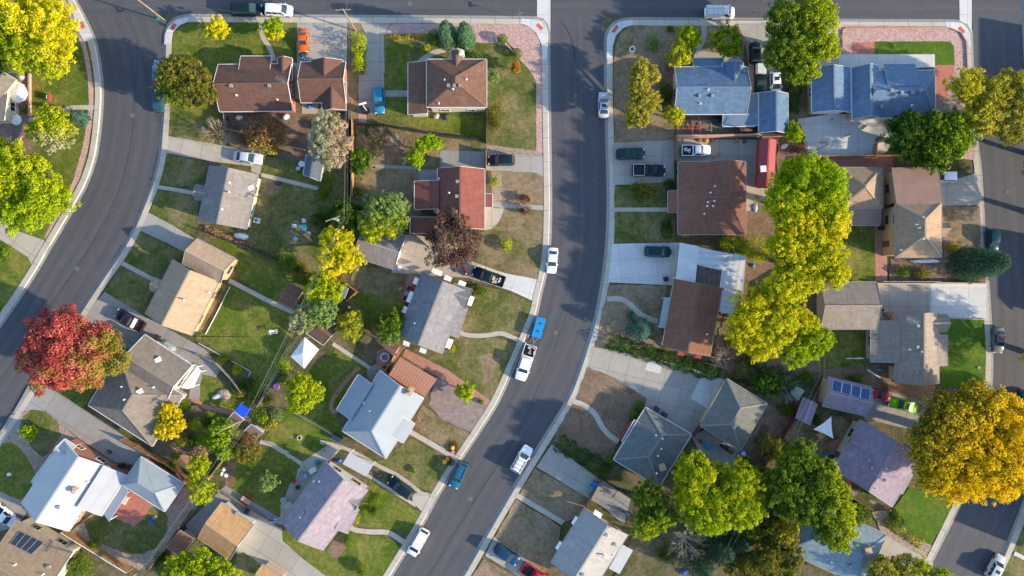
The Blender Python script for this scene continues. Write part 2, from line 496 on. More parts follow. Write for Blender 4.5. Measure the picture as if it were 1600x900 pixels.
# asphalt edges in photo pixels
LL = [(92, -120), (98, -60), (118, -5), (132, 22), (150, 62), (158, 100), (162, 140), (160, 185), (153, 240), (140, 282), (122, 317), (100, 355), (75, 397), (62, 420), (32, 467), (0, 513), (-45, 580), (-95, 655)]
LR = [(255, -120), (255, -60), (255, 0), (255, 50), (255, 92), (253, 150), (251, 190), (246, 245), (235, 287), (220, 325), (205, 360), (185, 395), (167, 421), (147, 450), (122, 488), (85, 545), (47, 602), (19, 645), (-30, 720), (-60, 765)]
ML = [(860, -120), (860, 0), (860, 92), (862, 225), (863, 325), (861, 387), (856, 425), (847, 462), (841, 490), (827, 525), (805, 575), (780, 630), (752, 675), (722, 720), (690, 770), (660, 825), (614, 900), (560, 985), (520, 1050)]
MR = [(944, -120), (944, 0), (944, 57), (944, 142), (946, 222), (948, 300), (947, 355), (944, 400), (936, 457), (927, 500), (915, 540), (902, 580), (885, 622), (860, 664), (815, 736), (785, 787), (760, 830), (720, 900), (668, 985), (628, 1050)]
RL = [(1519, -120), (1519, 0), (1521, 50), (1523, 110), (1530, 222), (1535, 260), (1539, 325), (1542, 385), (1547, 445), (1551, 505), (1553, 560), (1551, 610), (1541, 690), (1506, 782), (1455, 886), (1425, 945), (1375, 1045)]
RR = [(1597, -120), (1597, 0), (1601, 100), (1612, 222), (1622, 325), (1630, 445), (1634, 530), (1632, 610), (1625, 700), (1599, 782), (1564, 869), (1530, 935), (1475, 1045)]
g = MB(); g.face([(-1500, -1500, -.16), (1500, -1500, -.16), (1500, 1500, -.16), (-1500, 1500, -.16)])
tag(g.build('ground', MATS['yard_base']), kind='structure')
road('side_road', LL, LR, RZ)
road('main_road', ML, MR, RZ + .002)
road('east_road', RL, RR, RZ + .004)
road('cross_road', [(-400, -60), (500, -60), (1000, -58), (2100, -52)], [(-400, 21), (500, 22), (1000, 26.5), (2100, 33)], RZ + .008)

# kerb lines of the blocks (photo pixels, asphalt edge), going so that the block is on the left
KERBS = {
 'left':   [p for p in LL[::1]],
 'middle': LR[::-1][:-5] + [(255, 60), (257, 46), (264, 33), (276, 25), (292, 21.5), (330, 21.5), (450, 22), (550, 22.5), (700, 23.5), (800, 24.5), (840, 25), (850, 28), (856, 36), (860, 52)] + ML[2:],
 'right':  MR[::-1][:-3] + [(944, 70), (945, 54), (952, 40), (966, 30), (988, 26.5), (1050, 27), (1200, 27.5), (1350, 29), (1480, 29.5), (1500, 31), (1513, 37), (1519, 50)] + RL[2:],
 'far':    RR[::-1],
}
SIDE = {'left': -1, 'middle': -1, 'right': -1, 'far': -1}
def kerb_set(key, sw):
    """gutter pan at road level, raised walk with its kerb face, dark joints"""
    pts = smooth_line([P(*p) for p in KERBS[key]], 4)
    pts = resample(pts, step=1.0)
    gut = .42; wid = 1.42
    c = offset(pts, sw * gut); bk = offset(pts, sw * (gut + .98))
    zt = .075
    m = MB(); zg = RZ + .016
    for i in range(len(pts) - 1):
        m.face([(*pts[i], zg), (*pts[i + 1], zg), (*c[i + 1], zg + .02), (*c[i], zg + .02)], 0)
    tag(m.build('gutter_pan', MATS['concrete_grey'], merge=True), kind='structure')
    m = MB()
    c2 = offset(c, sw * .12)
    for i in range(len(pts) - 1):
        m.face([(*c[i], zg), (*c[i + 1], zg), (*c2[i + 1], zt), (*c2[i], zt)], 0)
        m.face([(*c2[i], zt), (*c2[i + 1], zt), (*bk[i + 1], zt), (*bk[i], zt)], 0)
        m.face([(*bk[i], zt), (*bk[i + 1], zt), (*bk[i + 1], -.16), (*bk[i], -.16)], 0)
        if i % 4 == 0:
            d = (pts[i + 1] - pts[i]).normalized() * .03
            m.face([(*(c2[i] - d), zt + .003), (*(c2[i] + d), zt + .003), (*(bk[i] + d), zt + .003), (*(bk[i] - d), zt + .003)], 1)
        if i % 4 == 0:
            d = (pts[i + 1] - pts[i]).normalized() * .025
            m.face([(*(pts[i] - d), zg + .003), (*(pts[i] + d), zg + .003), (*(c[i] + d), zg + .023), (*(c[i] - d), zg + .023)], 1)
    tag(m.build('sidewalk', [MATS['sidewalk_concrete'], MATS['joint_dark']], merge=False), kind='structure')
    return offset(pts, sw * (gut + .5))
def block(name, inner, extra, mat):
    m = MB(); poly = inner + [P(*p) for p in extra]
    m.prism(poly, -.15, .002, 0)
    tag(m.build(name, MATS[mat]), kind='structure')
i1 = kerb_set('left', -1); block('left_block_yard', i1, [(-700, 655), (-700, -120)], 'grass_lush')
i2 = kerb_set('middle', -1); block('middle_block_yard', i2, [(440, 1090), (-130, 1090), (-130, 790)], 'yard_base')
i3 = kerb_set('right', -1); block('right_block_yard', i3, [(1375, 1100), (628, 1100)], 'yard_base')
i4 = kerb_set('far', -1); block('far_block_yard', i4, [(2300, -120), (2300, 1045)], 'grass_mixed')

# concrete cross pans and kerb ramps at the corners
sheet('cross_pan', [(840, -70), (860, -70), (860, 50), (855, 36), (848, 28), (839, 26)], 'concrete_pale', z=RZ + .04)
sheet('cross_pan', [(1499, -70), (1519, -70), (1519, 50), (1512, 38), (1500, 31.5)], 'concrete_pale', z=RZ + .04)
sheet('corner_pavement', [(257, 70), (258, 54), (264, 41), (276, 31), (294, 27), (294, 34), (281, 40), (271, 50), (268, 68)], 'concrete_pale', z=.082)
sheet('corner_pavement', [(815, 29), (845, 33), (853, 45), (855, 92), (847, 92), (846, 70), (838, 52), (825, 41), (815, 37)], 'concrete_pale', z=.082)
sheet('corner_pavement', [(948, 92), (948, 60), (955, 44), (968, 34), (988, 31), (988, 39), (974, 44), (962, 56), (957, 74), (957, 92)], 'concrete_pale', z=.082)
sheet('corner_pavement', [(1478, 34), (1502, 36), (1514, 48), (1517, 72), (1509, 72), (1506, 58), (1496, 47), (1478, 43)], 'concrete_pale', z=.082)
sheet('corner_pavement', [(113, 18), (121, 15), (138, 40), (147, 62), (132, 65), (120, 45)], 'concrete_pale', z=.082)
for q in ([(124, 36), (130, 33), (134, 43), (128, 46)], [(266, 45), (271, 48), (277, 39), (271, 36)], [(837, 40), (841, 36), (849, 44), (845, 48)],
          [(955, 49), (960, 52), (967, 42), (963, 39)], [(1496, 45), (1500, 41), (1508, 49), (1504, 53)]):
    sheet('tactile_paving', q, 'ramp_red', z=.089)
# seams and tar patches in the asphalt
def seam(pts, w=.09, z=RZ + .012):
    c = resample(smooth_line([P(*p) for p in pts], 5), step=1.2)
    rng = random.Random(int(pts[0][0])); c = [p + Vector((rng.uniform(-.06, .06), rng.uniform(-.06, .06))) for p in c]
    a, b = offset(c, w / 2), offset(c, -w / 2); m = MB()
    for i in range(len(c) - 1): m.face([(*b[i], z), (*b[i + 1], z), (*a[i + 1], z), (*a[i], z)])
    tag(m.build('road_seam', MATS['tar']), kind='structure')
seam([(903, 40), (904, 225), (905, 330), (902, 400), (888, 480), (860, 560), (830, 630), (800, 690), (750, 770), (700, 850), (640, 950)], .06)
seam([(215, 60), (210, 150), (203, 230), (180, 310), (140, 385), (90, 460), (30, 550), (-20, 620)], .06)
seam([(878, 34), (888, 50), (896, 72), (899, 95)], .16)
seam([(20, 650 - 60), (60, 560)], .05)

for q in ((206, 180), (899, 150), (868, 520), (735, 780), (1575, 300), (640, 5), (1300, 8), (120, 420)):
    c_ = P(*q); m = MB(); m.lathe((c_.x, c_.y, RZ + .02), [(.38, 0), (.38, .008), (.30, .008), (.30, .004), (.001, .004)], 20)
    tag(m.build('manhole_cover', MATS['joint_dark']), kind='structure')
L_ = 'lawn'; D_ = 'driveway'; PT = 'patio'; W_ = 'footpath'
# ---- left block
sheet('gravel_strip', [(90, -60), (103, 0), (116, 25), (133, 65), (141, 100), (146, 140), (146, 165), (144, 190), (137, 235), (124, 280), (107, 312), (84, 352), (72, 373), (69, 372), (80, 348), (100, 312), (115, 280), (128, 235), (136, 190), (139, 160), (137, 120), (130, 80), (118, 45), (105, 20), (90, -10), (80, -60)], 'gravel_pink')
sheet(D_, [(-60, 300), (0, 340), (25, 360), (68, 375), (80, 385), (52, 420), (44, 402), (0, 374), (-60, 345)], 'concrete_warm', -35)
path(W_, [(30, 188), (60, 186), (80, 181), (98, 172), (118, 168), (150, 168)], 7, 'concrete_warm')
sheet(PT, [(-20, 112), (28, 112), (46, 120), (46, 182), (36, 225), (-20, 225)], 'stone_paving')
sheet('garden_bed', [(25, 216), (55, 214), (58, 240), (40, 245), (22, 238)], 'bare_soil', jit=.3)
# ---- middle block, first corner lot
sheet(L_, [(296, 34), (463, 35), (463, 98), (345, 100), (341, 178), (345, 190), (340, 225), (262, 212), (264, 96), (268, 68), (276, 46)], 'grass_lush', jit=.1)
sheet(L_, [(262, 190), (345, 185), (350, 225), (300, 220), (262, 213)], 'grass_mixed', jit=.3)
sheet('back_yard', [(350, 178), (545, 178), (545, 262), (480, 250), (412, 240), (345, 222)], 'bare_soil', jit=.3)
path(W_, [(410, 33), (408, 48), (413, 62), (422, 76), (428, 95)], 7, 'concrete_warm')
sheet(D_, [(464, 33), (543, 34), (541, 98), (520, 95), (464, 100)], 'concrete_old', 0)
sheet(D_, [(456, 98), (472, 98), (472, 178), (498, 178), (498, 155), (456, 155)], 'concrete_warm', 0)
sheet('garden_strip', [(544, 34), (562, 34), (571, 52), (571, 117), (561, 117), (561, 190), (545, 190)], 'grass_worn', jit=.1)
sheet(D_, [(562, 34), (613, 35), (600, 54), (602, 178), (575, 179), (561, 160), (561, 117), (571, 117), (571, 52)], 'concrete_old', 0)
# ---- hip roofed house lot
sheet(L_, [(600, 56), (690, 56), (760, 66), (790, 72), (808, 88), (826, 108), (838, 128), (838, 236), (760, 228), (760, 218), (600, 192), (574, 190), (574, 180), (602, 178)], 'grass_mixed', jit=.12)
sheet(L_, [(602, 60), (640, 62), (640, 139), (602, 139)], 'grass_lush', jit=.12)
sheet(L_, [(604, 154), (640, 154), (650, 180), (758, 180), (758, 216), (640, 198), (604, 180)], 'grass_lush', jit=.3)
path(W_, [(601, 146), (640, 146)], 10, 'concrete_old')
path(W_, [(655, 98), (668, 88), (685, 80), (712, 75), (722, 68)], 8, 'concrete_warm')
sheet('gravel_bed', [(613, 37), (815, 38), (832, 43), (843, 58), (847, 85), (848, 240), (838, 240), (838, 128), (826, 108), (806, 86), (790, 72), (775, 68), (742, 66), (690, 58), (676, 52), (600, 54)], 'gravel_pink', jit=.06)
sheet('garden_bed', [(600, 55), (668, 52), (668, 62), (600, 65)], 'gravel_rust', jit=.1)
sheet('gravel_strip', [(560, 178), (573, 178), (573, 194), (560, 192)], 'gravel_pink')
sheet('back_yard', [(556, 196), (760, 218), (760, 236), (690, 236), (688, 262), (655, 262), (650, 310), (556, 310)], 'grass_worn', jit=.2)
sheet(L_, [(585, 262), (655, 265), (655, 350), (600, 335), (580, 310)], 'grass_dry', jit=.3)
# ---- red roofed house lot
sheet('gravel_strip', [(760, 226), (840, 236), (848, 242), (848, 246), (760, 239)], 'gravel_tan', jit=.06)
sheet(PT, [(688, 235), (758, 237), (758, 268), (688, 264)], 'concrete_grey', 0)
sheet(D_, [(760, 239), (852, 244), (852, 278), (836, 270), (760, 266)], 'concrete_old', 0)
sheet(L_, [(783, 268), (834, 270), (851, 280), (851, 323), (783, 318)], 'grass_dry', jit=.1)
sheet(L_, [(783, 322), (851, 328), (848, 405), (840, 437), (800, 428), (740, 412), (735, 370), (765, 358)], 'grass_worn', jit=.12)
sheet('gravel_bed', [(768, 266), (784, 267), (784, 318), (768, 316)], 'gravel_tan')
path(W_, [(766, 320), (852, 325)], 7, 'concrete_old')
sheet(PT, [(756, 324), (788, 326), (780, 346), (768, 358), (756, 360)], 'concrete_warm')
sheet(PT, [(654, 265), (684, 265), (684, 284), (654, 284)], 'concrete_grey', 0)
path(W_, [(585, 263), (588, 260), (655, 263)], 5, 'concrete_grey')
sheet(D_, [(628, 366), (700, 372), (736, 408), (790, 427), (842, 437), (834, 471), (800, 455), (733, 434), (612, 426), (616, 400)], 'concrete_warm', -18)
sheet(D_, [(745, 414), (790, 427), (842, 437), (834, 471), (800, 455), (740, 436)], 'concrete_pale', -18)
# ---- awning house lot
sheet(L_, [(736, 446), (780, 452), (832, 473), (825, 515), (818, 524), (775, 518), (718, 518)], 'grass_mixed', jit=.12)
sheet(L_, [(640, 548), (716, 524), (775, 528), (812, 538), (798, 570), (766, 626), (690, 585)], 'grass_mixed', jit=.12)
sheet('bare_patch', [(748, 560), (768, 552), (783, 560), (770, 590), (752, 600)], 'grass_dry', jit=.5)
path(W_, [(716, 519), (735, 524), (760, 524), (782, 521), (798, 526), (815, 534)], 7, 'concrete_warm')
sheet('back_yard', [(556, 412), (612, 428), (650, 428), (622, 520), (600, 540), (548, 505), (545, 460)], 'grass_worn', jit=.3)
sheet(L_, [(552, 455), (600, 460), (630, 470), (620, 520), (596, 525), (552, 495)], 'grass_lush', jit=.4)
sheet('brick_deck', [(640, 428), (655, 430), (638, 474), (627, 470)], 'brick_paving')
# ---- pale roofed house lot
sheet('brick_walk', [(634, 545), (700, 578), (766, 626), (762, 635), (690, 592), (628, 556)], 'brick_paving')
sheet(PT, [(680, 590), (690, 592), (762, 635), (738, 676), (690, 655), (670, 632)], 'stone_paving', jit=.08)
sheet(L_, [(660, 632), (690, 655), (735, 678), (714, 712), (655, 675), (648, 660)], 'grass_worn', jit=.12)
sheet(L_, [(596, 718), (642, 684), (705, 724), (676, 772), (620, 745), (585, 722)], 'grass_mixed', jit=.12)
path(W_, [(640, 674), (680, 697), (714, 717)], 8, 'concrete_warm')
sheet(PT, [(572, 575), (590, 568), (605, 580), (598, 592), (575, 600)], 'concrete_grey')
sheet(L_, [(524, 545), (580, 575), (560, 590), (525, 640), (535, 676), (515, 700), (476, 720), (410, 690), (445, 640), (470, 590)], 'grass_lush', jit=.2)
path('brick_edging', [(562, 574), (545, 590), (530, 610), (518, 628), (520, 643), (530, 640)], 6, 'brick_paving')
sheet(PT, [(590, 548), (605, 542), (625, 552), (610, 572), (588, 572)], 'brick_paving')
path(W_, [(520, 537), (560, 563), (578, 575)], 6, 'concrete_warm')
# ---- mottled roof house lot
path(W_, [(406, 690), (425, 695), (450, 712), (478, 728)], 7, 'concrete_warm')
sheet(PT, [(472, 722), (505, 700), (520, 690), (535, 700), (510, 725), (440, 812), (428, 800)], 'concrete_warm', 30)
sheet(L_, [(405, 698), (430, 702), (470, 728), (448, 770), (438, 790), (440, 820), (400, 806), (360, 780), (358, 760), (366, 720)], 'grass_lush', jit=.2)
sheet(L_, [(352, 712), (368, 708), (366, 760), (354, 762)], 'bare_soil', jit=.3)
path(W_, [(500, 690), (540, 700), (592, 728), (625, 745), (658, 770)], 6, 'concrete_warm')
path(W_, [(570, 740), (610, 765), (650, 790)], 5, 'concrete_warm')
sheet(D_, [(644, 772), (660, 768), (684, 774), (668, 802), (658, 798), (645, 785)], 'concrete_warm')
sheet(L_, [(578, 748), (608, 768), (645, 795), (659, 800), (642, 832), (600, 825), (560, 822), (545, 815), (572, 770)], 'grass_lush', jit=.12)
sheet(L_, [(540, 826), (562, 835), (600, 837), (630, 852), (604, 905), (500, 905), (470, 875), (442, 845), (440, 824), (505, 862)], 'grass_lush', jit=.12)
sheet('garden_bed', [(512, 860), (525, 838), (538, 838), (541, 855), (530, 872), (515, 870)], 'bare_soil', jit=.15)
path(W_, [(540, 820), (556, 828), (580, 831), (606, 832), (628, 845), (636, 852)], 8, 'concrete_warm')
# ---- tan garage lot
sheet(D_, [(340, 768), (350, 764), (400, 792), (440, 822), (442, 845), (472, 872), (520, 908), (430, 908), (364, 860), (398, 818), (345, 782)], 'concrete_old', -32)
sheet('side_path', [(345, 766), (352, 758), (442, 812), (438, 824)], 'concrete_grey', -32)
sheet(PT, [(290, 820), (340, 770), (350, 780), (312, 834), (300, 838)], 'concrete_grey', -32)
sheet(L_, [(310, 842), (362, 876), (380, 862), (420, 890), (420, 910), (270, 910), (270, 880)], 'grass_mixed', jit=.2)
# ---- grey shingle house lot
sheet(D_, [(259, 212), (340, 226), (412, 241), (407, 273), (392, 268), (393, 260), (330, 252), (256, 238)], 'concrete_warm', -11)
sheet(L_, [(257, 240), (325, 254), (310, 292), (246, 288)], 'grass_mixed', jit=.12)
sheet(L_, [(246, 297), (312, 304), (308, 350), (303, 368), (270, 352), (234, 332)], 'grass_mixed', jit=.12)
path(W_, [(246, 292), (278, 297), (308, 303)], 6, 'concrete_warm')
sheet('back_yard', [(412, 243), (470, 255), (540, 262), (540, 330), (505, 425), (470, 425), (395, 385), (310, 360), (390, 358), (408, 275)], 'grass_mixed', jit=.2)
sheet('bare_patch', [(412, 285), (438, 283), (440, 300), (420, 306)], 'bare_soil', jit=.4)
path(W_, [(408, 273), (450, 283), (498, 295)], 6, 'concrete_warm')
# ---- tan roofed house lot
sheet(D_, [(232, 332), (270, 352), (304, 373), (292, 396), (262, 380), (215, 358)], 'concrete_old', -30)
sheet(L_, [(218, 362), (290, 396), (270, 410), (262, 430), (242, 436), (194, 408)], 'grass_mixed', jit=.12)
sheet(L_, [(190, 416), (242, 442), (226, 488), (222, 492), (163, 456)], 'grass_mixed', jit=.12)
path(W_, [(191, 411), (215, 424), (242, 438)], 7, 'concrete_warm')
sheet(L_, [(320, 368), (395, 388), (470, 428), (500, 430), (470, 470), (455, 486), (372, 434), (366, 405)], 'grass_lush', jit=.15)
sheet(L_, [(362, 446), (455, 490), (470, 500), (440, 570), (400, 640), (385, 630), (395, 585), (318, 532), (262, 512), (299, 526), (322, 520)], 'grass_lush', jit=.15)
path(W_, [(358, 438), (400, 460), (430, 475), (458, 488)], 7, 'concrete_warm')
sheet('garden_bed', [(340, 438), (356, 446), (320, 522), (305, 516)], 'grass_worn')
sheet('garden_bed', [(316, 537), (392, 583), (386, 600), (330, 570), (310, 548)], 'yard_base', jit=.2)
# ---- grey cross gabled house lot
sheet(D_, [(128, 495), (164, 456), (226, 494), (320, 545), (345, 575), (318, 632), (295, 622), (302, 575), (225, 522), (205, 548), (180, 535)], 'concrete_grey', -32)
sheet(L_, [(316, 585), (338, 590), (395, 630), (380, 660), (345, 660), (320, 660), (312, 625)], 'grass_lush', jit=.25)
path('brick_walk', [(300, 622), (318, 634), (340, 640), (365, 645), (380, 642)], 7, 'brick_paving')
sheet('garden_bed', [(262, 645), (310, 630), (330, 665), (325, 720), (285, 700), (250, 690)], 'yard_base', jit=.3)
sheet(L_, [(320, 645), (352, 655), (340, 690), (300, 700), (310, 660)], 'grass_lush', jit=.3)
sheet('brick_deck', [(266, 700), (278, 698), (300, 715), (292, 726)], 'brick_paving')
sheet(L_, [(84, 612), (120, 600), (150, 606), (130, 638), (112, 626)], 'grass_lush', jit=.1)
sheet(D_, [(46, 600), (70, 603), (88, 612), (130, 639), (200, 685), (240, 712), (222, 728), (180, 722), (120, 682), (95, 660), (60, 640), (20, 646)], 'concrete_grey', -32)
# ---- bright roofed house lot
sheet('gravel_bed', [(18, 648), (60, 640), (95, 660), (120, 684), (100, 690), (60, 740), (38, 790), (20, 800), (-30, 780), (-30, 725)], 'gravel_tan', jit=.1)
sheet(D_, [(-30, 715), (20, 648), (40, 655), (28, 672), (-10, 700), (-30, 740)], 'concrete_grey', -32)
sheet(L_, [(48, 640), (72, 643), (90, 656), (96, 680), (78, 708), (66, 714), (50, 700), (32, 668), (36, 650)], 'grass_mixed', jit=.12)
sheet(L_, [(-20, 702), (16, 690), (32, 700), (48, 724), (56, 745), (44, 775), (32, 781), (-20, 760)], 'grass_lush', jit=.12)
sheet(D_, [(-30, 755), (20, 778), (42, 800), (30, 822), (0, 830), (-30, 815)], 'concrete_grey', -32)
sheet('gravel_bed', [(110, 830), (160, 790), (240, 780), (290, 760), (310, 790), (240, 880), (220, 892), (130, 850)], 'gravel_tan', jit=.1)
sheet(L_, [(132, 815), (150, 803), (175, 806), (210, 822), (237, 790), (252, 795), (263, 808), (262, 832), (244, 856), (222, 866), (200, 866), (165, 852), (140, 840)], 'grass_mixed', jit=.12)
sheet(PT, [(190, 756), (236, 789), (226, 810), (210, 821), (172, 804)], 'red_paving')
# ---- right block, first corner lot
sheet('dry_yard', [(990, 38), (1150, 38), (1165, 60), (1160, 100), (1055, 105), (1055, 220), (960, 222), (958, 96), (962, 70), (974, 48)], 'grass_dry', jit=.1)
sheet(L_, [(965, 60), (985, 42), (1010, 40), (990, 60), (975, 90), (962, 90)], 'grass_worn', jit=.3)
sheet('garden_bed', [(1040, 100), (1055, 105), (1055, 185), (1035, 180), (1030, 120)], 'bare_soil', jit=.3)
sheet('back_yard', [(1056, 178), (1132, 178), (1132, 200), (1225, 205), (1225, 213), (1057, 214)], 'bare_soil')
path(W_, [(1099, 36), (1100, 55), (1094, 72), (1088, 92)], 8, 'concrete_old')
path(W_, [(1088, 84), (1110, 86), (1135, 90), (1152, 92), (1162, 108)], 9, 'concrete_old')
path('edging', [(1152, 50), (1164, 62), (1169, 90)], 2.5, 'brick_paving')
sheet(D_, [(1150, 37), (1195, 37), (1215, 60), (1222, 147), (1170, 147), (1168, 66)], 'concrete_old', 0)
sheet('garden_bed', [(1222, 90), (1264, 90), (1262, 182), (1244, 186), (1232, 206), (1230, 147)], 'bare_soil', jit=.2)
sheet(D_, [(1264, 37), (1309, 38), (1316, 85), (1312, 112), (1262, 112)], 'concrete_warm', 0)
# ---- pink gravel lot
sheet('gravel_bed', [(1302, 38), (1482, 43), (1503, 52), (1511, 75), (1513, 115), (1510, 180), (1524, 222), (1522, 250), (1500, 248), (1470, 185), (1462, 85), (1312, 85)], 'gravel_pink', jit=.05)
sheet(PT, [(1331, 66), (1366, 66), (1366, 86), (1331, 86)], 'red_paving')
sheet(L_, [(1366, 65), (1484, 65), (1490, 72), (1491, 102), (1460, 102), (1460, 85), (1366, 85)], 'grass_bright', jit=.05)
sheet(PT, [(1461, 102), (1491, 102), (1490, 115), (1482, 130), (1480, 152), (1461, 152)], 'red_paving')
sheet('gravel_bed', [(1461, 152), (1482, 152), (1482, 185), (1461, 185)], 'gravel_tan')
sheet(PT, [(1311, 85), (1460, 85), (1463, 185), (1448, 190), (1460, 105), (1311, 112)], 'concrete_pale', 0)
sheet(PT, [(1246, 186), (1300, 178), (1460, 182), (1410, 215), (1378, 243), (1268, 245), (1255, 238), (1258, 214)], 'concrete_pale', 0)
# ---- brown hip house lot
sheet(D_, [(958, 223), (1053, 219), (1053, 282), (1036, 285), (1000, 288), (958, 289)], 'concrete_old', 0)
sheet(D_, [(1056, 218), (1186, 218), (1186, 298), (1160, 300), (1160, 256), (1056, 256)], 'concrete_old', 0)
sheet(L_, [(960, 292), (1000, 288), (1038, 284), (1042, 322), (960, 324)], 'grass_mixed', jit=.1)
sheet(L_, [(960, 331), (1042, 331), (1056, 345), (1056, 378), (960, 380)], 'grass_mixed', jit=.1)
path(W_, [(958, 327.5), (1044, 327.5)], 6.5, 'concrete_warm')
sheet('side_yard', [(1214, 215), (1246, 215), (1260, 240), (1240, 262), (1214, 300)], 'bare_soil', jit=.2)
sheet('back_yard', [(1164, 300), (1215, 298), (1330, 330), (1300, 580), (1170, 600), (1110, 570), (1128, 500), (1165, 400), (1130, 375)], 'bare_soil', jit=.3)
sheet(PT, [(1164, 292), (1200, 295), (1195, 310), (1170, 330), (1164, 330)], 'concrete_warm')
# ---- white carport lot
sheet(D_, [(957, 381), (1062, 379), (1056, 446), (950, 441)], 'concrete_pale', 5)
sheet('dry_yard', [(951, 445), (1042, 446), (1032, 545), (930, 541), (938, 500)], 'grass_dry', jit=.12)
path(W_, [(948, 467), (968, 467), (983, 474), (998, 489), (1012, 497), (1028, 502)], 8, 'concrete_warm')
# ---- big driveway lot
sheet(D_, [(924, 541), (1012, 558), (1070, 572), (1132, 592), (1094, 668), (1080, 680), (1006, 640), (1010, 622), (918, 573)], 'concrete_old', -14)
sheet('new_slab', [(1013, 563), (1036, 568), (1032, 584), (1008, 578)], 'concrete_pale', -14)
sheet('new_slab', [(1098, 584), (1132, 594), (1108, 640), (1078, 622)], 'concrete_pale', -14)
sheet('bare_yard', [(917, 573), (960, 590), (1010, 622), (992, 640), (962, 695), (955, 730), (940, 715), (864, 690), (872, 668), (899, 622)], 'bare_soil', jit=.1)
path(W_, [(893, 626), (910, 632), (928, 645), (938, 662), (948, 676), (966, 690)], 8, 'concrete_warm')
sheet(PT, [(1080, 680), (1132, 660), (1172, 708), (1160, 720), (1140, 738), (1095, 712)], 'concrete_old', -30)
sheet('side_yard', [(1160, 700), (1200, 632), (1240, 650), (1180, 745), (1160, 735)], 'bare_soil', jit=.2)
sheet('garden_plot', [(1176, 690), (1190, 660), (1202, 668), (1188, 698)], 'yard_base', jit=.15)
# ---- bottom house lot
sheet(D_, [(838, 729), (862, 694), (936, 748), (918, 778)], 'concrete_old', -31)
sheet('dry_yard', [(836, 732), (918, 778), (908, 806), (882, 816), (810, 774)], 'grass_dry', jit=.12)
sheet('dry_yard', [(806, 780), (876, 822), (868, 880), (848, 897), (774, 838)], 'grass_dry', jit=.12)
path(W_, [(806, 773), (845, 796), (880, 817)], 8, 'concrete_warm')
sheet(D_, [(772, 838), (800, 858), (872, 908), (828, 910), (758, 868)], 'concrete_old', -31)
sheet('dry_yard', [(756, 872), (822, 912), (730, 912)], 'grass_dry', jit=.1)
sheet(PT, [(918, 778), (942, 750), (985, 780), (975, 820), (940, 790)], 'concrete_grey', -31)
sheet('back_yard', [(985, 840), (1100, 790), (1200, 830), (1200, 930), (950, 930)], 'yard_base', jit=.3)
# ---- right hand houses
sheet(L_, [(1305, 352), (1368, 355), (1368, 440), (1290, 442)], 'grass_lush', jit=.15)
sheet('brick_walk', [(1366, 352), (1384, 318), (1386, 442), (1368, 442)], 'brick_paving')
sheet(PT, [(1290, 245), (1395, 245), (1395, 330), (1380, 355), (1290, 330)], 'brick_paving')
sheet(D_, [(1463, 282), (1500, 278), (1526, 270), (1528, 321), (1464, 322)], 'concrete_warm', 0)
sheet('dry_yard', [(1470, 322), (1530, 322), (1532, 382), (1500, 390), (1474, 404)], 'grass_dry', jit=.1)
sheet('side_yard', [(1390, 404), (1540, 395), (1540, 442), (1390, 442)], 'bare_soil', jit=.2)
sheet(D_, [(1362, 444), (1542, 443), (1541, 498), (1480, 496), (1400, 488), (1370, 515)], 'concrete_pale', 0)
sheet(D_, [(1362, 444), (1454, 444), (1453, 493), (1400, 490), (1368, 515)], 'concrete_old', 0)
sheet(L_, [(1466, 498), (1537, 499), (1540, 560), (1538, 608), (1466, 602)], 'grass_bright', jit=.06)
sheet(L_, [(1282, 515), (1350, 515), (1350, 575), (1285, 580)], 'grass_lush', jit=.2)
sheet('back_yard', [(1285, 575), (1390, 570), (1395, 610), (1360, 604), (1296, 588), (1282, 600)], 'bare_soil', jit=.3)
sheet('gravel_bed', [(1386, 596), (1462, 600), (1458, 632), (1388, 614)], 'gravel_rust', jit=.06)
sheet(D_, [(1352, 610), (1392, 612), (1450, 630), (1545, 640), (1530, 690), (1420, 670), (1350, 655)], 'concrete_grey', -14)
sheet('back_yard', [(1210, 670), (1290, 640), (1330, 660), (1315, 760), (1240, 700)], 'grass_worn', jit=.3)
sheet(PT, [(1296, 690), (1330, 680), (1330, 770), (1300, 730)], 'red_paving')
sheet(L_, [(1394, 795), (1420, 762), (1492, 780), (1474, 818), (1453, 852), (1420, 836)], 'grass_bright', jit=.1)
sheet('garden_bed', [(1362, 800), (1394, 795), (1420, 836), (1456, 852), (1446, 872), (1380, 838)], 'gravel_tan', jit=.15)
sheet(D_, [(1382, 836), (1446, 872), (1458, 880), (1440, 925), (1360, 905)], 'concrete_warm', -30)
sheet('dry_yard', [(1370, 868), (1420, 890), (1440, 925), (1350, 940)], 'grass_dry', jit=.15)
path(W_, [(1584, 864), (1600, 872), (1640, 895)], 6, 'concrete_pale')
# ================================================================ BUILDINGS
shingle('roof_brown', (.135, .070, .052), .25)
shingle('roof_brown_warm', (.165, .088, .060), .25)
shingle('roof_redbrown', (.20, .070, .055), .2)
shingle('roof_rust', (.22, .098, .066), .15, row=.25)
shingle('roof_dark_brown', (.205, .095, .062), .22)
shingle('roof_grey', (.225, .20, .185), .22)
shingle('roof_greybrown', (.205, .172, .14), .22)
shingle('roof_taupe', (.27, .228, .185), .18)
shingle('roof_charcoal', (.20, .195, .205), .25)
shingle('roof_tan', (.40, .285, .19), .14)
shingle('roof_tan_deep', (.42, .25, .12), .22)
shingle('roof_tan_dark', (.27, .195, .125), .2)
shingle('roof_beige', (.36, .25, .155), .16)
shingle('roof_blue', (.10, .165, .26), .25)
shingle('roof_blue_light', (.13, .20, .30), .22)
shingle('roof_mauve', (.265, .25, .285), .3, (.29, .165, .20), .42)
shingle('roof_pinkmauve', (.235, .22, .275), .3, (.29, .13, .18), .45)
shingle('roof_greygreen', (.13, .145, .145), .18)
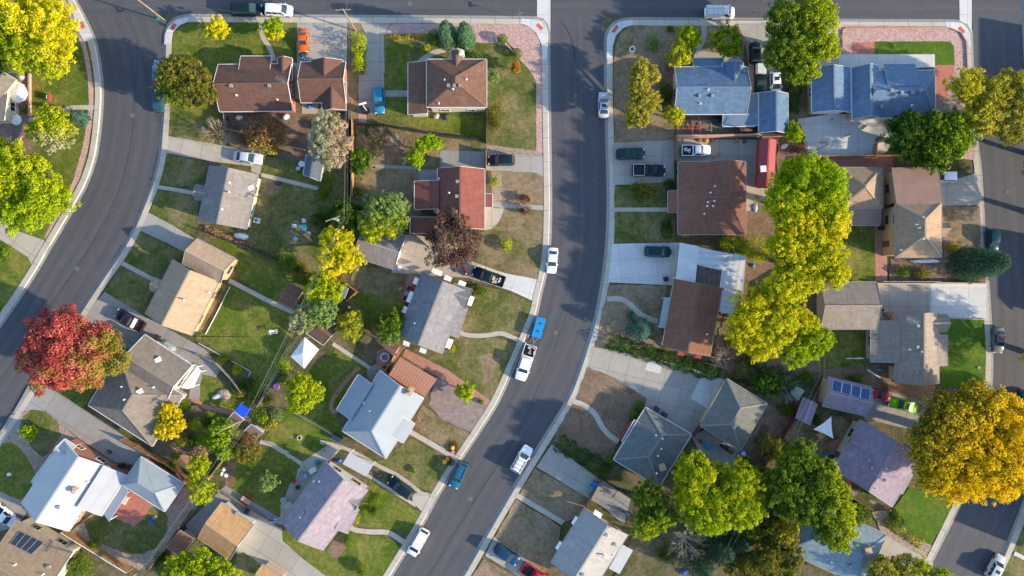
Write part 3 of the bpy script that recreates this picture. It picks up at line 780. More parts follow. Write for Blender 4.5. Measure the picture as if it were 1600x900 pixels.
shingle('roof_olivegrey', (.15, .158, .142), .15)
shingle('roof_slate', (.10, .125, .16), .2)
shingle('roof_teal', (.18, .25, .29), .25)
shingle('roof_pale', (.33, .32, .31), .12)
plain('roof_white', (.37, .385, .40), .45, 0, .07, .35)
plain('roof_paleblue', (.25, .285, .315), .5, 0, .08, .4)
plain('roof_bluegrey_flat', (.095, .165, .23), .6, 0, .1, .6)
plain('roof_brown_flat', (.24, .15, .115), .8, 0, .1, .6)
plain('sheet_dull', (.17, .15, .14), .8, 0, .3, 2)
plain('sheet_white', (.58, .58, .55), .6, 0, .12, .6)
seam_metal('metal_white', (.52, .53, .54), .95, .5, 0, .45)
seam_metal('metal_red', (.34, .045, .05), .35, .5)
seam_metal('corrugated_copper', (.40, .19, .12), .5, .6)
seam_metal('corrugated_brown', (.26, .18, .13), .35, .6)
bricks('wall_brick', (.30, .11, .075), (.38, .15, .10), (.35, .28, .24), .22, .08)
plain('wall_cream', (.52, .45, .33), .9)
plain('wall_tan', (.48, .33, .20), .9)
plain('wall_orange', (.52, .31, .15), .9)
plain('wall_white', (.5, .49, .46), .9)
plain('wall_grey', (.33, .33, .33), .9)
plain('wall_red', (.32, .05, .045), .85)
plain('wall_pink', (.45, .30, .25), .9)
plain('wall_blue', (.12, .20, .28), .85)
plain('wall_green', (.08, .16, .13), .8)
plain('ridge_dark', (.10, .085, .075), .9)
plain('door_brown', (.14, .07, .04), .6)
plain('vent_grey', (.24, .25, .26), .6)
plain('garage_door', (.70, .69, .66), .6)

GREY_EAVES = {'roof_tan', 'roof_tan_deep', 'roof_tan_dark', 'roof_beige', 'roof_taupe', 'roof_rust', 'roof_dark_brown', 'roof_grey', 'roof_charcoal', 'roof_pale', 'roof_pinkmauve', 'roof_mauve', 'roof_olivegrey', 'roof_teal'}
class Wing:
    """one roofed volume: A, B, C are eave corners as seen in the photo; the ridge runs from the middle of AB to the middle of CD"""
    def __init__(s, A, B, C, he=2.7, rise=1.9, h1=0, h2=0, kind='gable', ov=.4, z0=0.0, trim=1):
        s.trim = trim
        s.he, s.rise, s.kind, s.z0 = he, rise, kind, z0
        a, b, c = P(*A, he), P(*B, he), P(*C, he)
        ax = (c - b); bb = (b - a); 
        s.a, s.b, s.c, s.d = a, b, c, a + c - b
        # keep the corners counter-clockwise seen from above
        if (b - a).cross(c - b) < 0:
            s.a, s.b, s.c, s.d = s.b, s.a, s.d, s.c
        s.w = (s.b - s.a).length / 2; s.L = (s.c - s.b).length
        s.ax = (s.c - s.b).normalized(); s.nx = (s.b - s.a).normalized()
        m1 = (s.a + s.b) / 2; m2 = (s.c + s.d) / 2
        s.r1 = m1 + s.ax * min(h1 * s.w, s.L * .5 - .05); s.r2 = m2 - s.ax * min(h2 * s.w, s.L * .5 - .05)
        s.h1, s.h2, s.ov = h1, h2, ov
    def cen(s): return (s.a + s.c) / 2
    def local(s, p):
        q = p - s.cen(); return q.dot(s.nx), q.dot(s.ax)
    def inside(s, p, m=0.0):
        x, y = s.local(p); return abs(x) < s.w - m and abs(y) < s.L / 2 - m
    def z(s, p):
        x, y = s.local(p)
        if s.kind == 'shed': return s.he + s.rise * (y + s.L / 2) / s.L
        t = 1 - abs(x) / s.w
        if s.h1: t = min(t, (y + s.L / 2) / max(.05, (s.r1 - (s.a + s.b) / 2).length))
        if s.h2: t = min(t, (s.L / 2 - y) / max(.05, (s.r2 - (s.c + s.d) / 2).length))
        return s.he + s.rise * max(0, t)
    def roof(s, m, t=.16, ridge=1):
        he, hr = s.he, s.he + s.rise
        V = lambda p, z: Vector((p.x, p.y, z))
        if s.kind == 'shed':
            top = [V(s.a, he), V(s.b, he), V(s.c, hr), V(s.d, hr)]; faces = [top]; loop = top
        else:
            A, B, C, D = (V(p, he) for p in (s.a, s.b, s.c, s.d)); r1, r2 = V(s.r1, hr), V(s.r2, hr)
            faces = [[B, C, r2, r1], [D, A, r1, r2]]
            if s.h1: faces.append([A, B, r1])
            if s.h2: faces.append([C, D, r2])
            loop = [A] + ([] if s.h1 else [r1]) + [B, C] + ([] if s.h2 else [r2]) + [D]
        dn = Vector((0, 0, -t))
        for f in faces:
            u = (f[1] - f[0]).normalized(); n = u.cross(f[2] - f[1]).normalized(); v = n.cross(u)
            m.face(f, 0, [((p - f[0]).dot(u), (p - f[0]).dot(v)) for p in f])
            m.face([p + dn for p in f[::-1]], 2)
        for i, p in enumerate(loop):
            q = loop[(i + 1) % len(loop)]
            m.face([p + dn, q + dn, q, p], 2)
        if ridge and s.kind != 'shed':
            up = Vector((0, 0, .03))
            m.beam(r1 + up, r2 + up, .28, .05, 1)
            for hh, e, r in ((s.h1, (A, B), r1), (s.h2, (C, D), r2)):
                if hh:
                    for p in e: m.beam(p.lerp(r, .02) + up, r + up, .24, .05, 1)
    def walls(s, m, t=.16):
        o = s.ov
        i = [s.a + (s.nx + s.ax) * o, s.b + (-s.nx + s.ax) * o, s.c - (s.nx + s.ax) * o, s.d + (s.nx - s.ax) * o]
        z0 = s.z0
        def quad(p, q, zp, zq, mid=None):
            L = (q - p).length
            if mid is None:
                m.face([(*p, z0), (*q, z0), (*q, zq), (*p, zp)], 0, [(0, z0), (L, z0), (L, zq), (0, zp)])
            else:
                c = (p + q) / 2
                m.face([(*p, z0), (*q, z0), (*q, zq), (*c, mid), (*p, zp)], 0, [(0, z0), (L, z0), (L, zq), (L / 2, mid), (0, zp)])
        if s.kind == 'shed':
            k = s.rise / s.L; lo = s.he + k * o - t - .02; hi = s.he + k * (s.L - o) - t - .02
            quad(i[0], i[1], lo, lo); quad(i[1], i[2], lo, hi); quad(i[2], i[3], hi, hi); quad(i[3], i[0], hi, lo)
            s.top = [lo, min(lo, hi), hi, min(lo, hi)]
        else:
            e = s.he - t - .02 + s.rise / s.w * o if not (s.h1 and s.h2) else s.he - t - .02
            pk = s.he + s.rise - t - .03
            quad(i[0], i[1], e, e, None if s.h1 else pk); quad(i[1], i[2], e, e)
            quad(i[2], i[3], e, e, None if s.h2 else pk); quad(i[3], i[0], e, e)
        s.ins = i
    def trims(s, m):
        he, hr = s.he, s.he + s.rise
        V = lambda p, z: Vector((p.x, p.y, z))
        if s.kind == 'shed':
            A, B, C, D = V(s.a, he), V(s.b, he), V(s.c, hr), V(s.d, hr)
            out = Vector((*(-s.ax * .075), -.06)); m.beam(A + out, B + out, .09, .12)
            for p, q, n in ((B, C, s.nx), (A, D, -s.nx)):
                of = Vector((*(n * .03), -.06)); m.beam(p + of, q + of, .05, .18)
        else:
            A, B, C, D = (V(p, he) for p in (s.a, s.b, s.c, s.d)); r1, r2 = V(s.r1, hr), V(s.r2, hr)
            for p, q, n in ((B, C, s.nx), (D, A, -s.nx)):
                of = Vector((*(n * .075), -.06)); m.beam(p + of, q + of, .09, .12)
            for hh, p, r, q, n in ((s.h1, A, r1, B, -s.ax), (s.h2, C, r2, D, s.ax)):
                if hh:
                    of = Vector((*(n * .075), -.06)); m.beam(p + of, q + of, .09, .12)
                else:
                    of = Vector((*(n * .035), -.05)); m.beam(p + of, r + of, .045, .2); m.beam(r + of, q + of, .045, .2)

def roof_z(wings, p): return max([w.z(p) for w in wings if w.inside(p)] or [wings[0].z(p)])
def at_roof(wings, x, y):
    p = P(x, y, wings[0].he + wings[0].rise * .6)
    z = roof_z(wings, p); p = P(x, y, z); z = roof_z(wings, p)
    return Vector((p.x, p.y, z))

def window(m_f, root, p, n, u, w, h, z):
    """framed window on a wall: p wall point, n outward normal, u along the wall"""
    f = MB(); ang = math.atan2(u.y, u.x)
    c = Vector((*(p + n * .03), z))
    for dx, dz, sx, sz in ((0, h / 2, w + .16, .08), (0, -h / 2, w + .2, .1), (-w / 2, 0, .08, h - .08), (w / 2, 0, .08, h - .08), (0, 0, .05, h - .09)):
        f.box((c.x + u.x * dx, c.y + u.y * dx, c.z + dz), sx, .10, sz, ang)
    o = f.build('window', m_f, root)
    g = MB(); g.box((c.x - n.x * .01, c.y - n.y * .01, c.z), w - .02, .06, h - .02, ang)
    g.build('pane', MATS['glass_dark'], o)
def building(name, label, cat, wings, roof, wall, trim='white_trim', vents=(), chimneys=(), wins=True, group=None,
             door=None, ridge_mat=None, garage=None, winh=1.1, roofs=None, thick=.16):
    ws = wings
    if trim == 'white_trim' and roof in GREY_EAVES: trim = 'eave_grey'
    c = ws[0].cen(); root = thing(name, label, cat, (c.x, c.y, 0), 0, group)
    wm = MB(); rm = MB(); tm = MB()
    sets = {}
    for i, w in enumerate(ws):
        w.walls(wm)
        key = (roofs or {}).get(i, roof)
        mb = sets.setdefault(key, MB()); w.roof(mb, thick)
        if w.trim: w.trims(tm)
    wm.build('wall', MATS[wall], root)
    ro = None
    for key, mb in sets.items():
        rmat = MATS[key]
        o = mb.build('roof', [rmat, ridge_of(key), MATS[trim]], root)
        ro = ro or o
    tm.build('gutter', MATS[trim], root)
    if wins:
        for k, w in enumerate(ws):
            if w.kind == 'flat': continue
            for q in range(4):
                if garage == (k, q): continue
                p0, p1 = w.ins[q], w.ins[(q + 1) % 4]; u = (p1 - p0); L = u.length; u.normalize(); n = Vector((u.y, -u.x))
                cnt = int(L / 3.6)
                storeys = [1.55] if w.he < 4.2 else [1.4, 3.9]
                for j in range(cnt):
                    p = p0 + u * (L * (j + .5) / cnt)
                    if any(o.inside(p + n * .5) for o in ws if o is not w) or any(o.inside(p - n * .1, .5) for o in ws if o is not w): continue
                    if door == (k, q) and j == cnt // 2:
                        d = MB(); a = math.atan2(u.y, u.x); pp = p + n * .02
                        d.box((pp.x, pp.y, 1.05), .95, .1, 2.1, a); dd = d.build('door', MATS['door_brown'], root)
                        d = MB(); d.box((pp.x + n.x * .09 + u.x * .35, pp.y + n.y * .09 + u.y * .35, 1.0), .05, .08, .12, a); d.build('handle', MATS['steel'], dd)
                        continue
                    for z in storeys: window(MATS[trim], root, p, n, u, 1.15 if j % 2 else 1.45, winh, z)
    if garage:
        w = ws[garage[0]]; q = garage[1]; p0, p1 = w.ins[q], w.ins[(q + 1) % 4]; u = p1 - p0; L = u.length; u.normalize(); n = Vector((u.y, -u.x))
        a = math.atan2(u.y, u.x); p = (p0 + p1) / 2 + n * .02; g = MB()
        for r_ in range(4): g.box((p.x, p.y, .28 + r_ * .53), min(4.6, L * .8), .08, .5, a)
        g.build('garage_door', MATS['garage_door'], root)
    for v in vents:
        x, y = v[:2]; kind = v[2] if len(v) > 2 else 'box'
        q = at_roof(ws, x, y); m = MB()
        if kind == 'box':
            m.box((q.x, q.y, q.z + .12), .42, .42, .3); m.box((q.x, q.y, q.z + .3), .5, .5, .06); mt = MATS['vent_grey']
        elif kind == 'pipe':
            m.tube([(q.x, q.y, q.z - .1), (q.x, q.y, q.z + .5)], .07, 8); m.tube([(q.x, q.y, q.z - .02), (q.x, q.y, q.z + .08)], .16, 8); mt = MATS['white_plastic']
        elif kind == 'flue':
            m.tube([(q.x, q.y, q.z - .1), (q.x, q.y, q.z + .8)], .12, 8); m.tube([(q.x, q.y, q.z + .8), (q.x, q.y, q.z + .95)], [.2, .05], 8); mt = MATS['steel']
        elif kind == 'sky':
            m.box((q.x, q.y, q.z + .1), .9, .7, .25, .5); mt = MATS['white_plastic']
        elif kind == 'antenna':
            m.tube([(q.x, q.y, q.z - .1), (q.x, q.y, q.z + 1.8)], .03, 5)
            m.beam((q.x - .9, q.y + .4, q.z + 1.7), (q.x + .9, q.y - .4, q.z + 1.7), .04, .04)
            for k in range(-3, 4):
                cx, cy = q.x + k * .28, q.y - k * .125; l = .55 - abs(k) * .04
                m.beam((cx - .4 * l, cy - .9 * l, q.z + 1.74), (cx + .4 * l, cy + .9 * l, q.z + 1.74), .03, .03)
            mt = MATS['steel']
        elif kind == 'cooler':
            m.box((q.x, q.y, q.z + .35), .95, .95, .8, .3); m.box((q.x, q.y, q.z + .78), 1.0, 1.0, .06, .3); mt = MATS['wall_tan']
        nm = {'box': 'roof_vent', 'pipe': 'vent_pipe', 'flue': 'flue', 'sky': 'skylight', 'antenna': 'antenna', 'cooler': 'rooftop_cooler'}[kind]
        m.build(nm, mt, ro)
    for x, y, sx, sy, hh, mat in chimneys:
        q = at_roof(ws, x, y); m = MB(); a = math.atan2(ws[0].ax.y, ws[0].ax.x)
        m.box((q.x, q.y, q.z + hh / 2 - .4), sx, sy, hh + .8, a); m.box((q.x, q.y, q.z + hh + .05), sx + .16, sy + .16, .12, a)
        m.box((q.x, q.y, q.z + hh + .2), sx * .4, sy * .4, .24, a)
        m.build('chimney', MATS[mat], ro)
    root['_n'] = len(ws); del root['_n']
    return root, ws, ro
_rc = {}
def ridge_of(key):
    if key not in _rc:
        src = MATS[key]
        _rc[key] = plain('ridge_cap_' + key, RIDGE.get(key, (.14, .11, .09)), .9, 0, .15, 5)
    return _rc[key]
RIDGE = {'roof_brown': (.14, .075, .055), 'roof_brown_warm': (.17, .095, .065), 'roof_redbrown': (.21, .078, .06), 'roof_rust': (.22, .10, .07), 'roof_dark_brown': (.17, .09, .066),
 'roof_grey': (.26, .235, .22), 'roof_greybrown': (.22, .185, .15), 'roof_taupe': (.34, .22, .18), 'roof_charcoal': (.23, .22, .22), 'roof_tan': (.42, .3, .2), 'roof_tan_deep': (.42, .27, .14), 'roof_tan_dark': (.28, .2, .13), 'roof_beige': (.36, .27, .19),
 'roof_blue': (.12, .17, .24), 'roof_blue_light': (.16, .21, .28), 'roof_mauve': (.3, .25, .26), 'roof_pinkmauve': (.3, .24, .27), 'roof_greygreen': (.2, .205, .19), 'roof_olivegrey': (.22, .22, .19), 'roof_slate': (.11, .13, .16), 'roof_teal': (.15, .23, .27), 'roof_pale': (.36, .34, .32),
 'roof_white': (.38, .395, .41), 'roof_paleblue': (.27, .305, .335), 'metal_white': (.6, .6, .6), 'sheet_white': (.5, .5, .5), 'metal_red': (.42, .06, .06), 'roof_bluegrey_flat': (.1, .17, .23), 'roof_brown_flat': (.24, .15, .115), 'corrugated_copper': (.4, .2, .13), 'corrugated_brown': (.26, .18, .13)}
def W(A, B, C, **k): return Wing(A, B, C, **k)
def awning(root, x, y, ux, uy, w, d, h=2.3, mat='white_plastic'):
    """sloping window awning: centre pixel, direction away from the wall (ux, uy in photo), size in metres"""
    c = P(x, y, h); o = Vector((ux, -uy)).normalized(); u = Vector((-o.y, o.x)); m = MB()
    a = c - o * d / 2; b = c + o * d / 2; zt, zb = h + .3, h - .15
    p = [(*(a - u * w / 2), zt), (*(a + u * w / 2), zt), (*(b + u * w / 2), zb), (*(b - u * w / 2), zb)]
    if (Vector(p[1][:2]) - Vector(p[0][:2])).cross(Vector(p[2][:2]) - Vector(p[1][:2])) < 0: p = p[::-1]
    m.face(p, 0, [(0, 0), (w, 0), (w, d), (0, d)]); m.face([(q[0], q[1], q[2] - .05) for q in p[::-1]])
    for i in range(4):
        q, r = p[i], p[(i + 1) % 4]; m.face([(q[0], q[1], q[2] - .05), (r[0], r[1], r[2] - .05), r, q])
    m.build('awning', MATS[mat], root)

# ---- 1 brown roofed brick house on the first corner
H1, _, _ = building('brick_house', 'red brick house with brown shingle roof and rooftop aerial beside the orange coupe', 'house',
    [W((455, 100), (457, 173), (343, 174), he=3.0, rise=2.2), W((376, 88), (424, 88), (424, 118), he=2.75, rise=1.05, kind='shed'),
     W((434, 91), (456, 91), (456, 125), he=2.95, rise=1.0, h2=0)], 'roof_brown', 'wall_brick', vents=[(361, 134), (421, 134), (370, 149, 'pipe'), (446, 130, 'antenna'), (434, 156, 'pipe')], door=(0, 3))
building('brick_garage', 'brick garage with brown shingle roof and cross gable beside the overhead power cables', 'garage',
    [W((540, 97), (540, 160), (470, 160), he=2.7, rise=1.7), W((486, 94), (535, 94), (535, 128), he=2.72, rise=1.35, h2=0), W((540, 172), (503, 173), (503, 130), he=2.68, rise=1.2, h2=0)],
    'roof_brown', 'wall_brick', wins=False, garage=(1, 0))
# ---- 2 hip roofed two storey
building('hip_roof_house', 'two storey cream house with brown hip roof behind the pair of arborvitae', 'house',
    [W((667, 93), (760, 93), (760, 167), he=4.9, rise=2.0, h1=.72, h2=.72), W((638, 179), (638, 98), (669, 97), he=3.3, rise=.55, kind='shed'),
     W((705, 79), (724, 79), (724, 112), he=4.7, rise=.9)], 'roof_brown_warm', 'wall_cream',
    vents=[(695, 125, 'pipe'), (729, 124, 'pipe'), (701, 134), (710, 134), (719, 134), (708, 141, 'flue'), (686, 162, 'pipe')], chimneys=[(722, 86, .5, .7, .9, 'white_trim')], door=(0, 0))
# ---- 3 grey shingle
building('grey_roof_house', 'beige house with grey shingle gable roof beside the driveway of the silver blue sedan', 'house',
    [W((328, 259), (403, 273), (385, 358), he=2.8, rise=2.0), W((304, 311), (306, 289), (330, 293), he=2.3, rise=.7)], 'roof_grey', 'wall_cream',
    vents=[(358, 285, 'pipe'), (360, 301, 'flue'), (393, 294, 'sky'), (347, 327, 'pipe')], door=(0, 1))
building('garden_shed', 'small dark blue shed with half pale roof beside a round white table', 'shed',
    [W((479, 242), (505, 252), (500, 283), he=2.3, rise=.8)], 'roof_slate', 'wall_white', wins=False)
# ---- 4 tan roofed
building('tan_roof_house', 'long tan roofed house with a set back crosswing and white rake trim', 'house',
    [W((270, 406), (342, 440), (299, 524), he=2.8, rise=2.0), W((285, 411), (308, 373), (368, 404), he=3.0, rise=1.5), W((234, 453), (241, 434), (256, 440), he=2.3, rise=.6)],
    'roof_tan', 'wall_orange', vents=[(290, 468, 'flue'), (328, 457, 'pipe')], door=(0, 1))
building('garden_shed', 'small brown roofed shed at the end of the lawn path, beside leafy trees', 'shed',
    [W((436, 471), (452, 442), (474, 453), he=2.2, rise=.7)], 'roof_dark_brown', 'wall_tan', wins=False)
building('garden_shed', 'long brown roofed shed joined to a white canopy tent', 'shed',
    [W((478, 520), (505, 493), (532, 512), he=2.4, rise=.7)], 'roof_brown_warm', 'wall_white', wins=False)
# ---- 5 grey cross hip
building('grey_hip_house', 'grey brown roofed house with skylights and cross gable beside the huge red tree', 'house',
    [W((186, 554), (286, 618), (238, 697), he=2.7, rise=2.4, h1=.55, h2=.55),
     W((300, 571), (258, 632), (183, 585), he=2.72, rise=1.75), W((226, 523), (300, 571), (280, 601), he=2.74, rise=1.2, kind='shed')],
    'roof_greybrown', 'wall_grey', vents=[(248, 562, 'sky'), (218, 612, 'sky'), (191, 604, 'pipe'), (198, 623, 'flue'), (240, 605, 'pipe')], door=(0, 0))
# ---- 6 white metal roof bottom left
building('white_roof_house', 'brick house with bright white roof, shaded blue on one side, and a stubby chimney', 'house',
    [W((99, 687), (172, 731), (107, 830), he=3.0, rise=2.2), W((49, 753), (81, 709), (97, 720), he=2.7, rise=.8, kind='shed'),
     W((198, 743), (158, 806), (128, 788), he=2.6, rise=1.3, kind='shed'), W((82, 711), (101, 686), (118, 697), he=3.1, rise=.9, h2=0)],
    'roof_white', 'wall_brick', chimneys=[(121, 764, .7, .6, .9, 'wall_pink')], vents=[(92, 792), (140, 752, 'pipe')], door=(0, 3))
building('hip_roof_garage', 'brick garage with bluish white hip roof next to the pink patio', 'garage',
    [W((190, 757), (220, 714), (287, 756), he=2.8, rise=1.9, h1=.9, h2=.9)], 'roof_paleblue', 'wall_brick', wins=False, garage=(0, 0))
C1 = thing('carport', 'low white carport roof between the white roofed house and the pink patio', 'carport', P3(180, 785))
m = MB(); w_ = Wing((162, 803), (192, 757), (202, 768), he=2.3, rise=.3, kind='shed', ov=.1); w_.roof(m, .1); m.build('roof', [MATS['roof_white'], MATS['white_trim'], MATS['white_trim']], C1)
for q in (w_.a, w_.b, w_.c, w_.d):
    m = MB(); q = q.lerp(w_.cen(), .08); m.beam((q.x, q.y, 0), (q.x, q.y, 2.25), .1, .1); m.build('post', MATS['white_trim'], C1)
# ---- 7 solar house at the corner of the frame
H7, w7, r7 = building('solar_house', 'cream walled house with tan roof and dark solar array at the bottom left corner', 'house',
    [W((25, 813), (-40, 930), (48, 980), he=3.2, rise=1.5)],
    'roof_tan_dark', 'wall_cream', vents=[(24, 882, 'pipe'), (77, 885), (68, 897, 'pipe')])
def solar(root_roof, ws, quad, n, cell='solar_cell', lift=.09):
    """framed dark panels lying on a roof slope"""
    q = [at_roof(ws, x, y) for x, y in quad]
    for i in range(n):
        a = q[0].lerp(q[1], (i + .02) / n); b = q[0].lerp(q[1], (i + .98) / n); c = q[3].lerp(q[2], (i + .98) / n); d = q[3].lerp(q[2], (i + .02) / n)
        nn = (b - a).cross(d - a).normalized()
        if nn.z < 0: nn = -nn; a, b, c, d = b, a, d, c
        m = MB(); o = nn * lift
        m.face([a + o, b + o, c + o, d + o], 0, [(0, 0), (1, 0), (1, 2), (0, 2)])
        for p, r in ((a, b), (b, c), (c, d), (d, a)):
            m.face([p, r, r + o, p + o], 1); m.beam(p + o * 1.1, r + o * 1.1, .06, .04, 1)
        m.build('solar_panel', [MATS[cell], MATS['steel']], root_roof)
bricks('solar_cell', (.005, .03, .13), (.008, .042, .17), (.03, .07, .2), .25, .25)
MATS['solar_cell'].node_tree.nodes['Principled BSDF'].inputs['Roughness'].default_value = .15
bricks('solar_dark', (.008, .018, .035), (.012, .025, .045), (.05, .07, .09), .3, .6)
solar(r7, w7, [(32, 829), (70, 847), (50, 866), (16, 849)], 4, 'solar_dark')
# ---- 8 tan garage and sheds
building('tan_garage', 'detached garage with orange tan shingle roof at the head of the pale driveway', 'garage',
    [W((309, 840), (346, 785), (396, 820), he=2.7, rise=1.5)], 'roof_tan_deep', 'wall_white', wins=False, vents=[(371, 801)], garage=(0, 2))
building('garden_shed', 'small brown shed with pale lean-to roof squeezed beside the tan garage', 'shed',
    [W((261, 855), (281, 829), (303, 843), he=2.3, rise=.8)], 'roof_dark_brown', 'wall_tan', wins=False)
building('small_house', 'orange brown roofed building cut off by the bottom edge beside the tan garage driveway', 'house',
    [W((410, 882), (396, 904), (430, 925), he=2.8, rise=1.0)], 'roof_tan_deep', 'wall_pink', wins=False)
# ---- 9 mottled
building('mottled_roof_house', 'house with mottled purple and pale pink shingle roof beside the kidney shaped topiary', 'house',
    [W((509, 722), (575, 766), (505, 860), he=2.8, rise=2.1), W((561, 796), (543, 834), (525, 824), he=2.5, rise=.75, kind='shed'), W((567, 778), (555, 797), (535, 786), he=2.75, rise=.8)],
    'roof_mauve', 'wall_white', vents=[(490, 752, 'pipe'), (499, 752, 'pipe'), (470, 808, 'pipe'), (474, 800)], door=(0, 1))
C2 = thing('carport', 'white carport roof over a red tiled porch beside the mottled roof house', 'carport', P3(560, 725))
m = MB(); w_ = Wing((572, 745), (583, 727), (547, 706), he=2.5, rise=.35, kind='shed', ov=.1); w_.roof(m, .1); m.build('roof', [MATS['roof_white'], MATS['white_trim'], MATS['white_trim']], C2)
for q in (w_.a, w_.b, w_.c, w_.d):
    m = MB(); q = q.lerp(w_.cen(), .06); m.beam((q.x, q.y, 0), (q.x, q.y, 2.5), .1, .1); m.build('post', MATS['white_trim'], C2)
# ---- 10 pale
building('pale_roof_house', 'house with smooth pale blue and white hip ended roof beside the brick walk', 'house',
    [W((594, 579), (662, 622), (603, 716), he=3.0, rise=2.1, h2=.75), W((526, 640), (560, 585), (584, 600), he=2.7, rise=.8, kind='shed'), W((648, 662), (630, 692), (612, 680), he=2.8, rise=.8, kind='shed')],
    'roof_paleblue', 'wall_brick', vents=[(568, 629, 'pipe'), (578, 642, 'pipe')], chimneys=[(642, 611, 1.1, .7, .8, 'wall_tan')], door=(0, 1))
T1 = thing('patio_cover', 'copper brown corrugated patio cover beside the pale roofed house', 'patio cover', P3(645, 587))
m = MB(); w_ = Wing((607, 586), (664, 620), (683, 592), he=2.5, rise=.3, kind='shed', ov=.1); w_.roof(m, .08); m.build('roof', [MATS['corrugated_copper'], MATS['wood_brown'], MATS['wood_brown']], T1)
for q in (w_.a, w_.b, w_.c, w_.d):
    m = MB(); q = q.lerp(w_.cen(), .06); m.beam((q.x, q.y, 0), (q.x, q.y, 2.5), .1, .1); m.build('post', MATS['wood_brown'], T1)
# ---- 11 awnings
H11, w11, _ = building('awning_house', 'white house with charcoal and beige roof ringed by white window awnings', 'house',
    [W((660, 425), (729, 455), (691, 552), he=2.9, rise=2.1), W((730, 482), (716, 528), (697, 520), he=2.6, rise=.7, kind='shed'), W((738, 453), (728, 482), (700, 472), he=2.8, rise=1.0)],
    'roof_charcoal', 'wall_brick', vents=[(648, 505, 'pipe')], door=(0, 1))
for x, y, ux, uy, w in ((683, 425, .38, -.92, 1.7), (700, 435, .38, -.92, 1.2), (722, 443, .38, -.92, 1.2), (735, 470, .92, .38, 1.5), (702, 537, .92, .38, 1.5), (650, 439, -.92, -.38, 1.1),
                        (641, 464, -.92, -.38, 1.8), (633, 484, -.92, -.38, 1.1), (635, 537, -.38, .92, 1.1), (661, 548, -.38, .92, 1.1)):
    awning(H11, x, y, ux, uy, w, .8, 2.2)
# ---- 12 red brown
building('red_roof_house', 'cream house with reddish brown roof and long side wing, next to the dark purple tree', 'house',
    [W((684, 263), (757, 264), (757, 358), he=2.8, rise=1.9), W((648, 327), (648, 283), (686, 283), he=2.45, rise=.75, kind='shed'), W((769, 303), (769, 324), (752, 324), he=2.5, rise=.3, kind='shed'),
     W((641, 364), (642, 339), (680, 340), he=2.2, rise=.6, kind='shed')], 'roof_redbrown', 'wall_cream', vents=[(715, 284), (714, 307), (702, 302, 'flue'), (686, 279, 'pipe'), (713, 331)], door=(0, 1))
building('gravel_roof_garage', 'garage with grey gravel roof and white gable edge between yellow tree and concrete yard', 'garage',
    [W((634, 369), (616, 421), (553, 401), he=2.6, rise=1.2)], 'roof_grey', 'wall_white', wins=False, garage=(0, 0))
# ---- blue pair
building('blue_roof_house', 'long house with blue shingle roof and flat canopy, behind a yard cluttered with metal frames', 'house',
    [W((1167, 105), (1167, 178), (1054, 178), he=2.9, rise=1.9), W((1083, 91), (1130, 91), (1130, 112), he=2.6, rise=.45, kind='shed'), W((1129, 98), (1161, 98), (1161, 135), he=2.92, rise=1.3)],
    'roof_blue', 'wall_tan', vents=[(1093, 150), (1113, 150), (1094, 162, 'pipe'), (1107, 140, 'pipe')], roofs={1: 'roof_bluegrey_flat'}, door=(0, 3))
building('blue_roof_garage', 'garage with two tone blue gable roof below the pickup with white canopy', 'garage',
    [W((1186, 145), (1231, 146), (1231, 208), he=2.7, rise=1.3), W((1163, 196), (1163, 147), (1187, 147), he=2.4, rise=.25, kind='shed'), W((1180, 197), (1129, 197), (1129, 178), he=2.35, rise=.35, kind='shed')],
    'roof_blue', 'wall_blue', roofs={1: 'roof_bluegrey_flat', 2: 'roof_bluegrey_flat'}, wins=False, garage=(0, 0))
building('blue_hip_house', 'wide house with light blue hip roof wrapped by a pale concrete walk and pink gravel', 'house',
    [W((1460, 110), (1461, 183), (1345, 184), he=3.0, rise=1.9, h1=.7, h2=.4), W((1268, 105), (1328, 105), (1329, 175), he=2.8, rise=1.2), W((1331, 106), (1373, 103), (1374, 183), he=2.95, rise=1.6), W((1380, 100), (1430, 100), (1430, 138), he=2.97, rise=1.62, kind='shed', trim=0)],
    'roof_blue_light', 'wall_tan', vents=[(1392, 142), (1409, 145), (1425, 145), (1437, 142), (1376, 167), (1424, 165, 'pipe'), (1308, 167)], garage=(1, 2), door=(0, 1))
# ---- brown hip
building('brown_hip_house', 'big low house with rust brown hip roof beside two pickups and the red shed', 'house',
    [W((1060, 366), (1060, 253), (1165, 253), he=2.8, rise=1.1, h1=.55, h2=.55), W((1044, 332), (1044, 298), (1080, 298), he=2.6, rise=.35, kind='shed'), W((1110, 252), (1160, 252), (1166, 300), he=2.82, rise=1.0)],
    'roof_rust', 'wall_pink', vents=[(1115, 292, 'flue'), (1110, 301, 'pipe'), (1105, 322, 'pipe'), (1099, 335, 'flue'), (1106, 316, 'pipe'), (1116, 314, 'pipe'), (1114, 322, 'pipe')], door=(0, 3))
S_RED, _, _ = building('red_shed', 'long narrow shed with red metal roof beside a green fence', 'shed',
    [W((1188, 218), (1213, 218), (1209, 293), he=2.8, rise=.45)], 'metal_red', 'wall_red', trim='wall_red', wins=False)
